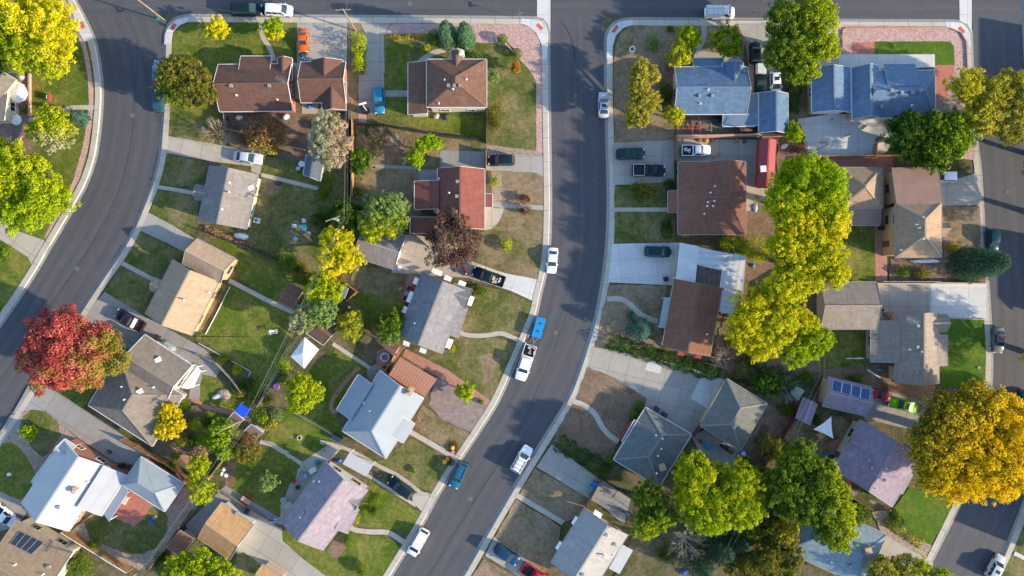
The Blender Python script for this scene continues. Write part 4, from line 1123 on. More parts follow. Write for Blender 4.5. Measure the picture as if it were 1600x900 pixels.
# ---- white carport house
H17, w17, _ = building('brown_gable_house', 'brown roofed house with pale porch canopy and pink awnings beside the dark hedge', 'house',
    [W((1054, 436), (1128, 451), (1109, 556), he=2.8, rise=1.3)], 'roof_dark_brown', 'wall_pink', vents=[(1103, 522, 'flue')], door=(0, 1))
P17 = thing('porch_canopy', 'narrow bluish white porch canopy on the street side of the brown gable house', 'canopy', P3(1042, 490))
m = MB(); w_ = Wing((1029, 512), (1038, 464), (1057, 466), he=2.4, rise=.5, kind='shed', ov=.1); w_.roof(m, .08); m.build('roof', [MATS['roof_paleblue'], MATS['white_trim'], MATS['white_trim']], P17)
for q in (w_.a, w_.b):
    m = MB(); q = q.lerp(w_.cen(), .08); m.beam((q.x, q.y, 0), (q.x, q.y, 2.4), .08, .08); m.build('post', MATS['white_trim'], P17)
awning(H17, 1036, 530, -1, .15, 1.2, .6, 2.2, 'wall_red'); awning(H17, 1064, 553, -.2, 1, 1.0, .6, 2.2, 'wall_red'); awning(H17, 1091, 557, -.2, 1, 1.0, .6, 2.2, 'wall_red')
C3 = thing('carport', 'patched white metal carport cover with bare rafters over the pale driveway', 'carport', P3(1110, 430))
for A, B, C, he, mt in (((1062, 379), (1056, 436), (1086, 442), 2.9, 'sheet_white'), ((1088, 385), (1086, 413), (1133, 424), 2.98, 'metal_white'), ((1132, 394), (1166, 401), (1158, 456), 3.0, 'metal_white'), ((1124, 487), (1129, 452), (1159, 458), 2.7, 'metal_white'), ((1085, 443), (1087, 413), (1133, 423), 2.6, 'sheet_dull')):
    m = MB(); w_ = Wing(A, B, C, he=he, rise=.12, kind='shed', ov=.1); w_.roof(m, .06); m.build('roof_sheet', [MATS[mt], MATS['white_trim'], MATS['white_trim']], C3)
m = MB()
sheet('carport_floor', [(1060, 382), (1166, 400), (1158, 490), (1126, 490), (1128, 448), (1056, 440)], 'eave_grey', 12)
for k in range(7):
    a = P3(1086 + k * 7, 414 + k * 1.6, 2.85); b = P3(1084 + k * 7, 442 + k * 1.4, 2.85); m.beam(a, b, .1, .12)
for k in range(4):
    a = P3(1086, 418 + k * 7.5, 2.93); b = P3(1132, 428 + k * 7.5, 2.93); m.beam(a, b, .08, .05)
m.build('rafters', MATS['wood_brown'], C3)
for x, y in ((1063, 382), (1057, 434), (1163, 402), (1157, 455), (1150, 486), (1110, 392)):
    m = MB(); q = P(x, y, 2.7); m.beam((q.x, q.y, 0), (q.x, q.y, 2.8), .1, .1); m.build('post', MATS['white_trim'], C3)
# ---- grey green pair
H18, _, _ = building('grey_hip_house', 'low house with grey green hip roof and rooftop cooler beside bare brown soil', 'house',
    [W((1009, 637), (1080, 679), (1030, 760), he=2.7, rise=1.05, h1=.55, h2=.8), W((992, 656), (972, 690), (1000, 708), he=2.6, rise=.7, kind='shed')],
    'roof_greygreen', 'wall_pink', vents=[(1025, 680, 'pipe'), (1035, 685, 'pipe'), (1033, 701, 'pipe'), (1028, 712, 'pipe'), (1034, 729, 'cooler'), (1025, 738, 'flue')], door=(0, 3))
building('hip_roof_garage', 'garage with grey hip roof at the end of the wide concrete driveway', 'garage',
    [W((1136, 592), (1199, 631), (1157, 704), he=2.8, rise=1.25, h1=.75, h2=.75)], 'roof_olivegrey', 'wall_tan', wins=False, garage=(0, 3))
# ---- bottom house
H19, _, _ = building('lilac_roof_house', 'house with pale lilac grey gable roof and awnings cut by the bottom edge', 'house',
    [W((914, 795), (981, 836), (928, 920), he=2.8, rise=1.9)], 'roof_pale', 'wall_pink', vents=[(947, 835), (960, 850), (942, 866, 'flue'), (959, 868, 'pipe'), (910, 897)], door=(0, 3))
for x, y, ux, uy in ((899, 814, -.84, -.54), (874, 853, -.84, -.54), (934, 803, .54, -.84)): awning(H19, x, y, ux, uy, 1.4, .7, 2.2)
C4 = thing('patio_cover', 'flat pale patio cover beside the lilac roofed house', 'patio cover', P3(970, 872))
m = MB(); w_ = Wing((989, 860), (968, 897), (951, 887), he=2.4, rise=.3, kind='shed', ov=.1); w_.roof(m, .08); m.build('roof', [MATS['roof_white'], MATS['white_trim'], MATS['white_trim']], C4)
for q in (w_.a, w_.b, w_.c, w_.d):
    m = MB(); q = q.lerp(w_.cen(), .08); m.beam((q.x, q.y, 0), (q.x, q.y, 2.4), .1, .1); m.build('post', MATS['white_trim'], C4)
# ---- right hand side
building('hip_roof_garage', 'tan hip roofed garage with flat brown lean-to beside the tall yellow green tree', 'garage',
    [W((1311, 262), (1379, 262), (1379, 325), he=2.8, rise=1.6, h1=.9, h2=.9), W((1375, 352), (1318, 352), (1318, 316), he=2.5, rise=.35, kind='shed')],
    'roof_beige', 'wall_tan', roofs={1: 'roof_brown_flat'}, wins=False, ridge_mat=None)
building('tan_hip_house', 'two storey orange walled house with tan hip roof in front of the dark pine', 'house',
    [W((1399, 318), (1471, 318), (1471, 402), he=4.6, rise=1.9, h1=.75, h2=.9), W((1394, 263), (1466, 263), (1470, 320), he=4.0, rise=.7, kind='shed'), W((1481, 369), (1481, 348), (1462, 348), he=3.6, rise=.8)],
    'roof_beige', 'wall_orange', roofs={1: 'roof_brown_flat'}, vents=[(1442, 340, 'pipe'), (1432, 351, 'pipe'), (1436, 356, 'pipe'), (1443, 373, 'pipe'), (1405, 391, 'pipe')], door=(0, 1))
building('grey_gable_garage', 'garage with grey brown gable roof at the end of the wide pale driveway', 'garage',
    [W((1370, 441), (1370, 514), (1283, 514), he=2.7, rise=1.5)], 'roof_taupe', 'wall_tan', wins=False, garage=(0, 1))
building('taupe_roof_house', 'taupe roofed house with stepped eaves beside the bright green front lawn', 'house',
    [W((1399, 489), (1467, 489), (1467, 599), he=2.9, rise=2.0), W((1361, 566), (1361, 501), (1402, 501), he=2.5, rise=.8, kind='shed'), W((1480, 523), (1480, 571), (1455, 571), he=2.65, rise=.7, kind='shed'), W((1480, 518), (1480, 491), (1450, 491), he=2.85, rise=.9)],
    'roof_taupe', 'wall_tan', vents=[(1435, 509), (1434, 542), (1437, 549, 'flue'), (1433, 581), (1420, 546, 'pipe'), (1415, 500, 'antenna')], door=(0, 1))
H24g, w24, r24 = building('solar_garage', 'garage with pink mottled roof carrying a row of blue solar panels', 'garage',
    [W((1362, 605), (1353, 650), (1285, 634), he=2.9, rise=1.4)], 'roof_pinkmauve', 'wall_tan', wins=False)
solar(r24, w24, [(1301, 594), (1360, 609), (1358, 626), (1299, 610)], 4)
building('garden_shed', 'small red walled shed with pink mottled roof beside a pale green chair', 'shed',
    [W((1256, 621), (1277, 631), (1265, 664), he=2.3, rise=.5)], 'roof_pinkmauve', 'wall_red', wins=False)
H24, _, _ = building('pink_roof_house', 'house with pink mottled roof, one slope pale, beside the huge orange yellow tree', 'house',
    [W((1345, 656), (1437, 715), (1394, 792), he=2.9, rise=2.0), W((1440, 708), (1428, 731), (1400, 716), he=2.88, rise=.95), W((1426, 742), (1410, 772), (1392, 762), he=2.6, rise=.75, kind='shed'), W((1336, 672), (1318, 703), (1345, 718), he=2.7, rise=.9)], 'roof_pinkmauve', 'wall_cream', vents=[(1380, 730, 'flue'), (1362, 731), (1357, 719), (1368, 763, 'pipe')], door=(0, 1))
for x, y in ((1337, 718), (1330, 738)): awning(H24, x, y, -.87, -.49, 1.0, .5, 2.2, 'wall_pink')
for x, y in ((1334, 770), (1363, 784)): awning(H24, x, y, -.49, .87, 1.0, .5, 2.2, 'wall_pink')
building('teal_roof_house', 'house with weathered teal roof half hidden by trees at the bottom edge', 'house',
    [W((1386, 836), (1345, 915), (1225, 860), he=2.9, rise=1.6, h1=.7, h2=.7)], 'roof_teal', 'wall_white',
    vents=[(1299, 878, 'pipe'), (1328, 884), (1354, 858, 'cooler')])
# ---- left edge house
building('brick_edged_house', 'grey brown roofed house cut by the left edge with a white gabled entry', 'house',
    [W((-80, 136), (13, 136), (13, 190), he=3.0, rise=.9, kind='shed'), W((25, 124), (0, 108), (-25, 140), he=3.2, rise=.9)], 'roof_greybrown', 'wall_cream', door=(0, 1))
# houses just beyond the right edge, whose shade falls on the road
building('grey_house', 'grey roofed house just outside the right edge near the top', 'house', [W((1660, 60), (1740, 60), (1740, 170), he=3.2, rise=2.2)], 'roof_grey', 'wall_cream')
building('brown_house', 'brown roofed house just outside the right edge near the middle', 'house', [W((1690, 400), (1770, 400), (1770, 510), he=3.2, rise=2.2)], 'roof_brown', 'wall_tan')
building('charcoal_house', 'charcoal roofed house just outside the right edge near the bottom', 'house', [W((1672, 760), (1745, 800), (1700, 890), he=3.2, rise=2.4)], 'roof_charcoal', 'wall_white')
# ================================================================ VEHICLES
plain('tyre', (.018, .018, .018), .9)
plain('rim', (.4, .41, .42), .35, .8)
plain('car_glass', (.025, .05, .06), .06, 0, .1)
plain('lamp_clear', (.75, .77, .78), .15)
plain('lamp_red', (.45, .02, .02), .25)
plain('bed_black', (.02, .02, .022), .8)
_cache = {}
TYPES = {   # L, W, beltline z, roof z, greenhouse: rear base, rear top, front top, front base ; bed start
 'sedan':  dict(L=4.7, Wd=1.82, zb=.92, zr=1.43, g=(-1.75, -1.05, .25, 1.05), nose=.66, tail=.86),
 'coupe':  dict(L=4.2, Wd=1.72, zb=.86, zr=1.32, g=(-1.45, -.75, .15, .85), nose=.62, tail=.72),
 'hatch':  dict(L=4.2, Wd=1.75, zb=.94, zr=1.50, g=(-1.98, -1.55, .35, 1.15), nose=.72, tail=.9),
 'suv':    dict(L=4.75, Wd=1.88, zb=1.06, zr=1.74, g=(-2.25, -1.95, .35, 1.10), nose=.88, tail=1.0),
 'minivan': dict(L=4.95, Wd=1.92, zb=1.05, zr=1.75, g=(-2.36, -2.1, .75, 1.6), nose=.8, tail=1.0),
 'van':    dict(L=5.3, Wd=2.0, zb=1.25, zr=2.1, g=(-2.58, -2.5, 1.25, 1.85), nose=.98, tail=1.2),
 'pickup': dict(L=5.4, Wd=1.92, zb=1.12, zr=1.78, g=(-.55, -.42, .62, 1.25), nose=.98, tail=1.05, bed=-.72),
 'crew':   dict(L=5.9, Wd=2.0, zb=1.18, zr=1.88, g=(-.95, -.82, .95, 1.6), nose=1.02, tail=1.1, bed=-1.1),
}
def rring(hw, zb, zt, crown=.02, n=0):
    c = min(.12, (zt - zb) * .35)
    return [(-hw * .86, zb), (-hw * .98, zb + c), (-hw, zt - c * 1.6), (-hw * .96, zt - c * .5), (-hw * .84, zt), (0, zt + crown), (hw * .84, zt), (hw * .96, zt - c * .5), (hw, zt - c * 1.6), (hw * .98, zb + c), (hw * .86, zb)]
def loft(m, st, mat=0):
    rs = [[(x, y, z) for y, z in rring(hw, zb, zt)] for x, hw, zb, zt in st]
    for i in range(len(rs) - 1):
        for k in range(11):
            j = (k + 1) % 11
            m.face([rs[i][k], rs[i][j], rs[i + 1][j], rs[i + 1][k]], mat)
    m.face(rs[0], mat); m.face(rs[-1][::-1], mat)
def car_meshes(tp):
    if tp in _cache: return _cache[tp]
    t = TYPES[tp]; L, Wd, zb, zr = t['L'], t['Wd'], t['zb'], t['zr']; g0, g1, g2, g3 = t['g']; h = L / 2; hw = Wd / 2
    d = {}
    m = MB(); bed = t.get('bed')
    front = [(g3 - .1, hw, .25, zb), (h - .75, hw * .97, .24, (zb + t['nose']) / 2 + .07), (h - .28, hw * .90, .26, t['nose']), (h - .08, hw * .78, .3, t['nose'] - .12), (h, hw * .62, .36, t['nose'] - .24)]
    if bed is None:
        back = [(-h, hw * .70, .36, t['tail'] - .18), (-h + .08, hw * .84, .28, t['tail'] - .03), (-h + .35, hw * .94, .25, t['tail'] + .02), (min(g0 + .1, -h + .9), hw, .25, zb), (0, hw, .24, zb)]
        loft(m, back + front)
    else:
        loft(m, [(bed, hw * .99, .3, zb - .04), (bed + .1, hw, .28, zb), (.3, hw, .27, zb)] + front)
        wz = t['tail']; x0 = -h
        m.box(((bed + x0) / 2, 0, .52), bed - x0 + .1, Wd * .96, .3)
        for s_ in (-1, 1):
            m.box(((bed + x0) / 2, s_ * (hw - .05), (wz + .4) / 2), bed - x0 + .06, .1, wz - .4)
        m.box((x0 + .04, 0, (wz + .42) / 2), .09, Wd * .94, wz - .44)
    # greenhouse shell: pillars and roof
    tw = hw * .76; bw = hw * .94
    B = [(g0, -bw, zb - .03), (g3, -bw, zb - .03), (g3, bw, zb - .03), (g0, bw, zb - .03)]
    T = [(g1, -tw, zr - .05), (g2, -tw, zr - .05), (g2, tw, zr - .05), (g1, tw, zr - .05)]
    T2 = [(g1 + .12, -tw + .13, zr), (g2 - .16, -tw + .13, zr), (g2 - .16, tw - .13, zr), (g1 + .12, tw - .13, zr)]
    for i in range(4):
        j = (i + 1) % 4
        m.face([B[i], B[j], T[j], T[i]]); m.face([T[i], T[j], T2[j], T2[i]])
    m.face(T2)
    d['body'] = m
    def pane(i, e=.06, lo=.10, hi=.92, split=None):
        j = (i + 1) % 4
        b0, b1, t0, t1 = (Vector(v) for v in (B[i], B[j], T[i], T[j]))
        n = (b1 - b0).cross(t0 - b0).normalized() * .012
        q = lambda a, b: (b0.lerp(b1, a)).lerp(t0.lerp(t1, a), b) + n
        o = MB()
        for a0, a1 in (split or [(e, 1 - e)]):
            o.face([q(a0, lo), q(a1, lo), q(a1, hi), q(a0, hi)])
        return o
    d['windshield'] = pane(1, .05, .06, .97)
    if tp != 'van': d['rear_window'] = pane(3, .07, .1, .94)
    else: d['rear_window'] = pane(3, .1, .4, .9, [(.08, .46), (.54, .92)])
    sp = {'sedan': [(.16, .50), (.53, .90)], 'coupe': [(.2, .86)], 'hatch': [(.10, .48), (.51, .9)], 'suv': [(.05, .33), (.36, .62), (.65, .92)], 'minivan': [(.04, .35), (.38, .66), (.69, .92)],
          'van': [(.78, .95)], 'pickup': [(.12, .9)], 'crew': [(.08, .48), (.52, .92)]}[tp]
    d['side_window'] = pane(0, 0, .12, .9, sp)
    d['side_window2'] = pane(2, 0, .12, .9, [(1 - b, 1 - a) for a, b in sp])
    r = .34 if zr < 1.6 else .38
    w = MB()
    w.tube([(0, -.11, 0), (0, .11, 0)], r, 18); d['wheel'] = w
    w = MB(); w.tube([(0, -.115, 0), (0, .118, 0)], r * .62, 10); d['rim'] = w
    for nm, x, z in (('headlight', h - .14, t['nose'] - .13), ('taillight', -h + .03, t['tail'] - .17)):
        w = MB(); w.box((0, 0, 0), .14 if nm == 'headlight' else .08, .34, .15); d[nm] = w
    w = MB(); w.box((0, 0, 0), .12, .2, .14); d['mirror'] = w
    w = MB(); w.box((h + .0, 0, .42), .12, Wd * .72, .16); d['front_bumper'] = w
    w = MB(); w.box((-h - .02, 0, .44), .12, Wd * .80, .16); d['rear_bumper'] = w
    if bed is not None:
        w = MB(); w.box(((bed - h) / 2, 0, .70), bed + h - .14, Wd * .84, .05); d['bed_liner'] = w
    out = {}
    for k, mb in d.items():
        mat = {'windshield': 'car_glass', 'rear_window': 'car_glass', 'side_window': 'car_glass', 'side_window2': 'car_glass', 'wheel': 'tyre', 'rim': 'rim', 'headlight': 'lamp_clear', 'taillight': 'lamp_red', 'bed_liner': 'bed_black',
               'front_bumper': 'black_plastic', 'rear_bumper': 'black_plastic'}.get(k, 'white_trim')
        o = mb.build(k, MATS[mat], smooth=(k == 'body'), merge=(k == 'body'))
        me = o.data; bpy.data.objects.remove(o)
        if k == 'body':
            try: me.set_sharp_from_angle(angle=R(38))
            except Exception: pass
        out[k] = me
    _cache[tp] = (out, r); return _cache[tp]
def slot(o, mat):
    o.material_slots[0].link = 'OBJECT'; o.material_slots[0].material = mat
def car(name, label, cat, tp, px, py, front, col, length=None, group=None, roof=None, rails=False, sunroof=False, cap=None, cargo=None, h=1.2, z=None, toolbox=False, rack=False, glass_roof=False, stripes=False, z0=0.0):
    """px, py: centre of the car in the photo; front: pixel direction the bonnet points to"""
    ms, r = car_meshes(tp); t = TYPES[tp]
    p = P(px, py, h * .7); a = math.atan2(-front[1], front[0])
    root = thing(name, label, cat, (p.x, p.y, z0), a, group)
    sc = 1.0 if not length else length / t['L']
    root.scale = (sc, min(1.06, max(.9, sc ** .5)), 1)
    if min(col) > .55: col = tuple(min(.88, c * 1.25) for c in col)
    pm = paint('paint_%03d_%03d_%03d' % tuple(int(c * 500) for c in col), col)
    def add(k, nm, parent=root, loc=(0, 0, 0), mat=None):
        o = bpy.data.objects.new(nm, ms[k]); COL.objects.link(o); o.parent = parent; o.location = loc
        if mat: slot(o, mat)
        return o
    L, hw = t['L'], t['Wd'] / 2
    add('body', 'body', mat=pm)
    add('windshield', 'windshield'); add('rear_window', 'rear_window'); add('side_window', 'side_window'); add('side_window2', 'side_window')
    for sx in (.31, -.30):
        for sy in (-1, 1):
            w = add('wheel', 'wheel', loc=(sx * L, sy * (hw - .1), r)); add('rim', 'rim', w)
    for sy in (-1, 1):
        add('headlight', 'headlight', loc=(L / 2 - .17, sy * hw * .66, t['nose'] - .10))
        add('taillight', 'taillight', loc=(-L / 2 + .05, sy * hw * .72, t['tail'] - .13))
        add('mirror', 'mirror', loc=(t['g'][3] - .35, sy * (hw + .09), t['zb'] + .03), mat=pm)
    add('front_bumper', 'front_bumper'); add('rear_bumper', 'rear_bumper')
    g0, g1, g2, g3 = t['g']; zr = t['zr']
    def extra(nm, mb, mat):
        o = mb.build(nm, mat); o.parent = root; return o
    if 'bed' in t:
        add('bed_liner', 'bed_liner')
        x0, x1 = -L / 2 + .12, t['bed'] - .04
        if cap:
            m = MB(); bw = hw * .93; zt = t['tail'] + .62; q = [(x0 - .05, bw), (x1 + .05, bw)]
            b = [(x0 - .08, -bw, t['tail']), (x1 + .06, -bw, t['tail']), (x1 + .06, bw, t['tail']), (x0 - .08, bw, t['tail'])]
            u = [(x0 + .1, -bw * .8, zt), (x1, -bw * .8, zt), (x1, bw * .8, zt), (x0 + .1, bw * .8, zt)]
            for i in range(4): m.face([b[i], b[(i + 1) % 4], u[(i + 1) % 4], u[i]])
            m.face(u); extra('canopy', m, paint('canopy_paint_%d' % int(cap[0] * 500), cap))
        if rails:
            m = MB()
            for sy in (-1, 1): m.beam((x0 - .05, sy * (hw - .05), t['tail'] + .06), (x1, sy * (hw - .05), t['tail'] + .06), .07, .06)
            m.beam((x0 - .06, -hw + .05, t['tail'] + .06), (x0 - .06, hw - .05, t['tail'] + .06), .07, .06)
            m.beam((x1, -hw + .05, t['tail'] + .06), (x1, hw - .05, t['tail'] + .06), .07, .06)
            extra('bed_rail', m, MATS['white_trim'])
        if toolbox:
            m = MB(); m.box((x1 - .3, 0, t['tail'] + .02), .5, hw * 1.86, .3); extra('toolbox', m, MATS['white_plastic'])
    else:
        if rails:
            m = MB()
            for sy in (-1, 1): m.beam((g1 + .1, sy * hw * .66, zr + .05), (g2 - .1, sy * hw * .66, zr + .05), .06, .05)
            for f in (.2, .5, .8):
                x = g1 + (g2 - g1) * f; m.beam((x, -hw * .66, zr + .07), (x, hw * .66, zr + .07), .06, .03)
            extra('roof_rack', m, MATS['black_plastic'] if sum(col) > 1.2 else MATS['dark_metal'])
    if sunroof:
        m = MB(); x = g1 + (g2 - g1) * .55; m.box((x, 0, zr + .005), .62, hw * .9, .02); extra('sunroof', m, MATS['car_glass'])
    if glass_roof:
        m = MB(); m.box(((g1 + g2) / 2 - .05, 0, zr + .005), (g2 - g1) * .6, hw * 1.1, .02); extra('roof_panel', m, paint('roofp_%d' % int(glass_roof[0] * 500), glass_roof, .6))
    if rack:
        m = MB()
        for sy in (-.62, 0, .62): m.beam((g1, sy * hw * .9, zr + .28), (g2 - .1, sy * hw * .9, zr + .28), .05, .05)
        for k in range(5):
            x = g1 + .2 + (g2 - g1 - .5) * k / 4; m.beam((x, -hw * .72, zr + .2), (x, hw * .72, zr + .2), .05, .05)
            for sy in (-.72, .72): m.beam((x, sy * hw, zr - .05), (x, sy * hw, zr + .22), .04, .04)
        extra('ladder_rack', m, MATS['steel'])
        m = MB()
        for sy in (-.1, .25): m.beam((g1 + .1, sy * hw, zr + .36), (g1 + 2.9, sy * hw, zr + .36), .06, .06)
        for k in range(9): m.beam((g1 + .25 + k * .31, -.1 * hw, zr + .36), (g1 + .25 + k * .31, .25 * hw, zr + .36), .04, .04)
        extra('ladder', m, MATS['steel'])
    return root
def cargo(label, cat, px, py, n, spread, z, cols, seed, group=None):
    """small load of mixed boxes and sacks lying in a pickup bed"""
    p = P(px, py, z); rng = random.Random(seed); root = thing('cargo_load', label, cat, (p.x, p.y, z), 0, group)
    for i in range(n):
        m = MB(); s = rng.uniform(.2, .5)
        m.box((p.x + rng.uniform(-1, 1) * spread[0], p.y + rng.uniform(-1, 1) * spread[1], z + s * .3), s * 1.4, s * .8, s * .6, rng.uniform(0, 3))
        c = cols[i % len(cols)]
        m.build('box', plain('load_%02d_%02d_%02d' % tuple(int(v * 60) for v in c), c, .8), root)

ZR = RZ + .02
SDOWN = (-.53, .85)     # downhill along the lower main road in the photo
K = 'cars parked along the kerb'; DK = 'cars parked in driveways'
car('parked_car', 'bright blue hatchback parked at the kerb, partly under the dark olive tree', 'car', 'hatch', 246, 111, (0.02, -1), (.03, .23, .46), 3.9, K, sunroof=True, z0=ZR)
car('parked_car', 'dark teal sedan parked at the kerb behind the bright blue hatchback', 'car', 'sedan', 246, 157, (0, -1), (.02, .075, .11), 3.7, K, z0=ZR)
car('parked_suv', 'long black green suv parked on the top street beside a white wagon', 'car', 'minivan', 384, 14, (1, 0), (.008, .022, .028), 5.3, K, z0=ZR)
car('parked_wagon', 'white wagon parked on the top street in front of the black green suv', 'car', 'minivan', 435, 15, (1, .05), (.62, .64, .68), 4.5, K, z0=ZR)
car('parked_coupe', 'rounded orange coupe parked on the driveway beside the brown roofed garage', 'car', 'coupe', 473, 63, (.02, 1), (.62, .115, .012), 3.8, DK)
car('parked_car', 'mid blue wagon parked on the driveway beside a white basketball hoop', 'car', 'suv', 592, 157, (.06, 1), (.025, .19, .33), 4.3, DK)
car('parked_car', 'silver blue sedan parked on the driveway above the grey roofed beige house', 'car', 'sedan', 387, 246, (1, .14), (.50, .55, .62), 4.85, DK)
car('parked_suv', 'black suv parked on the driveway of the red roofed house', 'car', 'suv', 783, 250, (-1, .03), (.008, .02, .03), 4.3, DK)
car('parked_car', 'silver sedan with sunroof parked at the kerb beside the dry corner yard', 'car', 'sedan', 943.5, 163, (0, -1), (.46, .48, .52), 4.3, K, sunroof=True, z0=ZR)
car('parked_van', 'white cargo van with ladder rack parked on the top street', 'van', 'van', 1125, 19, (1, .02), (.70, .70, .70), 4.9, K, rack=True, z0=ZR)
car('parked_suv', 'black car tucked under the left side of the large green street tree', 'car', 'suv', 1180, 81, (0, -1), (.008, .012, .016), 3.6, DK)
car('parked_pickup', 'dark pickup with white bed canopy nose to the blue roofed garage', 'pickup', 'pickup', 1188.5, 123, (0.02, 1), (.01, .025, .03), 4.9, DK, cap=(.55, .6, .62))
car('parked_car', 'white sedan beside the dark pickup with white canopy', 'car', 'hatch', 1212, 129, (.04, 1), (.62, .65, .70), 4.0, DK, sunroof=True)
car('parked_suv', 'dark green suv parked above the black pickup on the pale driveway', 'car', 'suv', 986, 240, (1, -.03), (.008, .05, .045), 4.6, DK, sunroof=True)
car('parked_pickup', 'black pickup with silver bed rails below the dark green suv', 'pickup', 'pickup', 1014, 266, (1, .02), (.01, .014, .02), 5.3, DK, rails=True)
car('parked_pickup', 'white pickup with loaded bed inside the pink walled yard', 'pickup', 'pickup', 1088, 235, (1, 0), (.68, .68, .66), 4.7, DK)
cargo('white sacks and dark bundles in the bed of the white pickup behind the pink wall', 'load', 1076, 236, 6, (.7, .4), .75, [(.6, .6, .62), (.03, .03, .04), (.5, .5, .55)], 3)
car('parked_suv', 'dark navy suv parked on the pale driveway next to the white carport', 'car', 'suv', 1029, 393, (1, .04), (.010, .035, .055), 4.3, DK)
car('parked_car', 'white sedan parked at the kerb of the curving main road, nose down', 'car', 'sedan', 863, 407, (-.08, 1), (.60, .66, .76), 4.3, K, z0=ZR)
car('parked_pickup', 'white crew cab pickup with loaded bed hitched to the blue trailer', 'pickup', 'crew', 821, 567, (-.31, .95), (.72, .74, .78), 6.0, K, rails=True, z0=ZR)
cargo('pink and grey junk heaped in the bed of the white crew cab pickup', 'load', 831, 546, 9, (.5, .6), .85, [(.5, .3, .3), (.45, .42, .45), (.3, .2, .2), (.2, .15, .2)], 5)
car('parked_suv', 'white suv with roof rack parked on the right kerb of the main road', 'car', 'suv', 815.5, 718, (.5, -.87), (.66, .68, .70), 4.75, K, rails=True, z0=ZR)
car('parked_suv', 'blue suv parked at the left kerb near the pumpkins', 'car', 'suv', 716.5, 743, (-.42, .91), (.018, .12, .22), 4.5, K, rails=True, z0=ZR)
car('parked_minivan', 'white minivan parked at the left kerb near the bottom edge', 'car', 'minivan', 653, 848, (-.5, .87), (.66, .68, .72), 4.9, K, z0=ZR)
car('parked_suv', 'black suv parked across the two strip driveway beside the topiary lawn', 'car', 'suv', 626, 762, (-.80, -.60), (.008, .022, .035), 4.6, DK)
car('parked_car', 'navy hatchback parked behind the red pickup at the bottom edge', 'car', 'suv', 792, 867, (.82, .57), (.012, .045, .10), 4.4, DK)
car('parked_pickup', 'red pickup cut off by the bottom edge of the photo', 'pickup', 'pickup', 838, 899, (.85, .53), (.55, .015, .03), 5.2, DK)
car('parked_pickup', 'black pickup with junk in its bed under the dark purple tree', 'pickup', 'pickup', 763, 432, (-.93, -.34), (.008, .018, .03), 5.4, DK)
cargo('pale scrap and boards piled in the bed of the black pickup', 'load', 776, 437, 9, (.6, .4), .75, [(.5, .45, .35), (.4, .4, .42), (.55, .4, .15)], 7)
car('parked_pickup', 'purple black pickup with white toolbox beside the red tree', 'pickup', 'pickup', 202, 500, (-.87, -.50), (.03, .015, .035), 5.0, DK, toolbox=True)
car('parked_suv', 'white suv half hidden by the leafy tree beside the tan hip house', 'car', 'suv', 1474, 276, (-1, 0), (.74, .74, .74), 4.2, DK)
car('parked_suv', 'dark blue suv parked on the east road above the spruce tip', 'car', 'suv', 1552, 376, (.03, 1), (.012, .05, .085), 3.9, K, z0=ZR)
car('parked_car', 'old grey car with maroon roof parked on the east road', 'car', 'sedan', 1562, 532, (-.03, 1), (.15, .165, .17), 4.3, K, glass_roof=(.20, .085, .085), z0=ZR)
car('parked_car', 'lime green muscle car with black rear deck on the driveway', 'car', 'coupe', 1412, 633, (-.96, -.25), (.18, .50, .012), 4.8, DK, glass_roof=(.03, .03, .03))
car('parked_car', 'red and white car nosed against the solar garage', 'car', 'coupe', 1378, 618, (-.96, -.25), (.45, .03, .05), 3.2, DK)
car('parked_car', 'silver estate car parked at the far kerb by the bottom right corner', 'car', 'suv', 1557, 886, (.48, -.88), (.50, .53, .52), 4.2, K, sunroof=True, z0=ZR)
car('parked_car', 'dark car half out of frame on the right edge of the east road', 'car', 'sedan', 1604, 632, (0, 1), (.02, .05, .08), 4.4, K, z0=ZR)
car('parked_pickup', 'white pickup parked above the solar roofed house at the left edge', 'pickup', 'pickup', 8, 806, (.78, .6), (.66, .68, .72), 5.0, DK)

# ---- blue enclosed trailer
p = P(842, 512, 1.2); a = math.atan2(.95, .29)
tr = thing('cargo_trailer', 'small bright blue box trailer hitched behind the white crew cab pickup', 'trailer', (p.x, p.y, ZR), a)
m = MB(); m.prism([(-1.65, -.78), (1.5, -.78), (1.68, -.6), (1.68, .6), (1.5, .78), (-1.65, .78)], .45, 1.25); o = m.build('body', paint('trailer_blue', (.02, .24, .52), .4)); o.parent = tr
m = MB()
for x in (-.6, .7): m.box((x, 0, 1.26), .28, .32, .06)
o = m.build('roof_hatch', MATS['dark_metal']); o.parent = tr
m = MB(); m.beam((-1.6, -.5, .42), (-2.7, 0, .42), .09, .1); m.beam((-1.6, .5, .42), (-2.7, 0, .42), .09, .1); m.box((-2.75, 0, .46), .3, .12, .14); o = m.build('hitch', MATS['steel']); o.parent = tr
for sy in (-1, 1):
    m = MB(); m.tube([(0, sy * .82 - .1, .32), (0, sy * .82 + .1, .32)], .32, 16); o = m.build('wheel', MATS['tyre']); o.parent = tr
    m = MB(); m.box((0, sy * .87, .7), .85, .24, .06); o = m.build('fender', MATS['dark_metal']); o.parent = tr

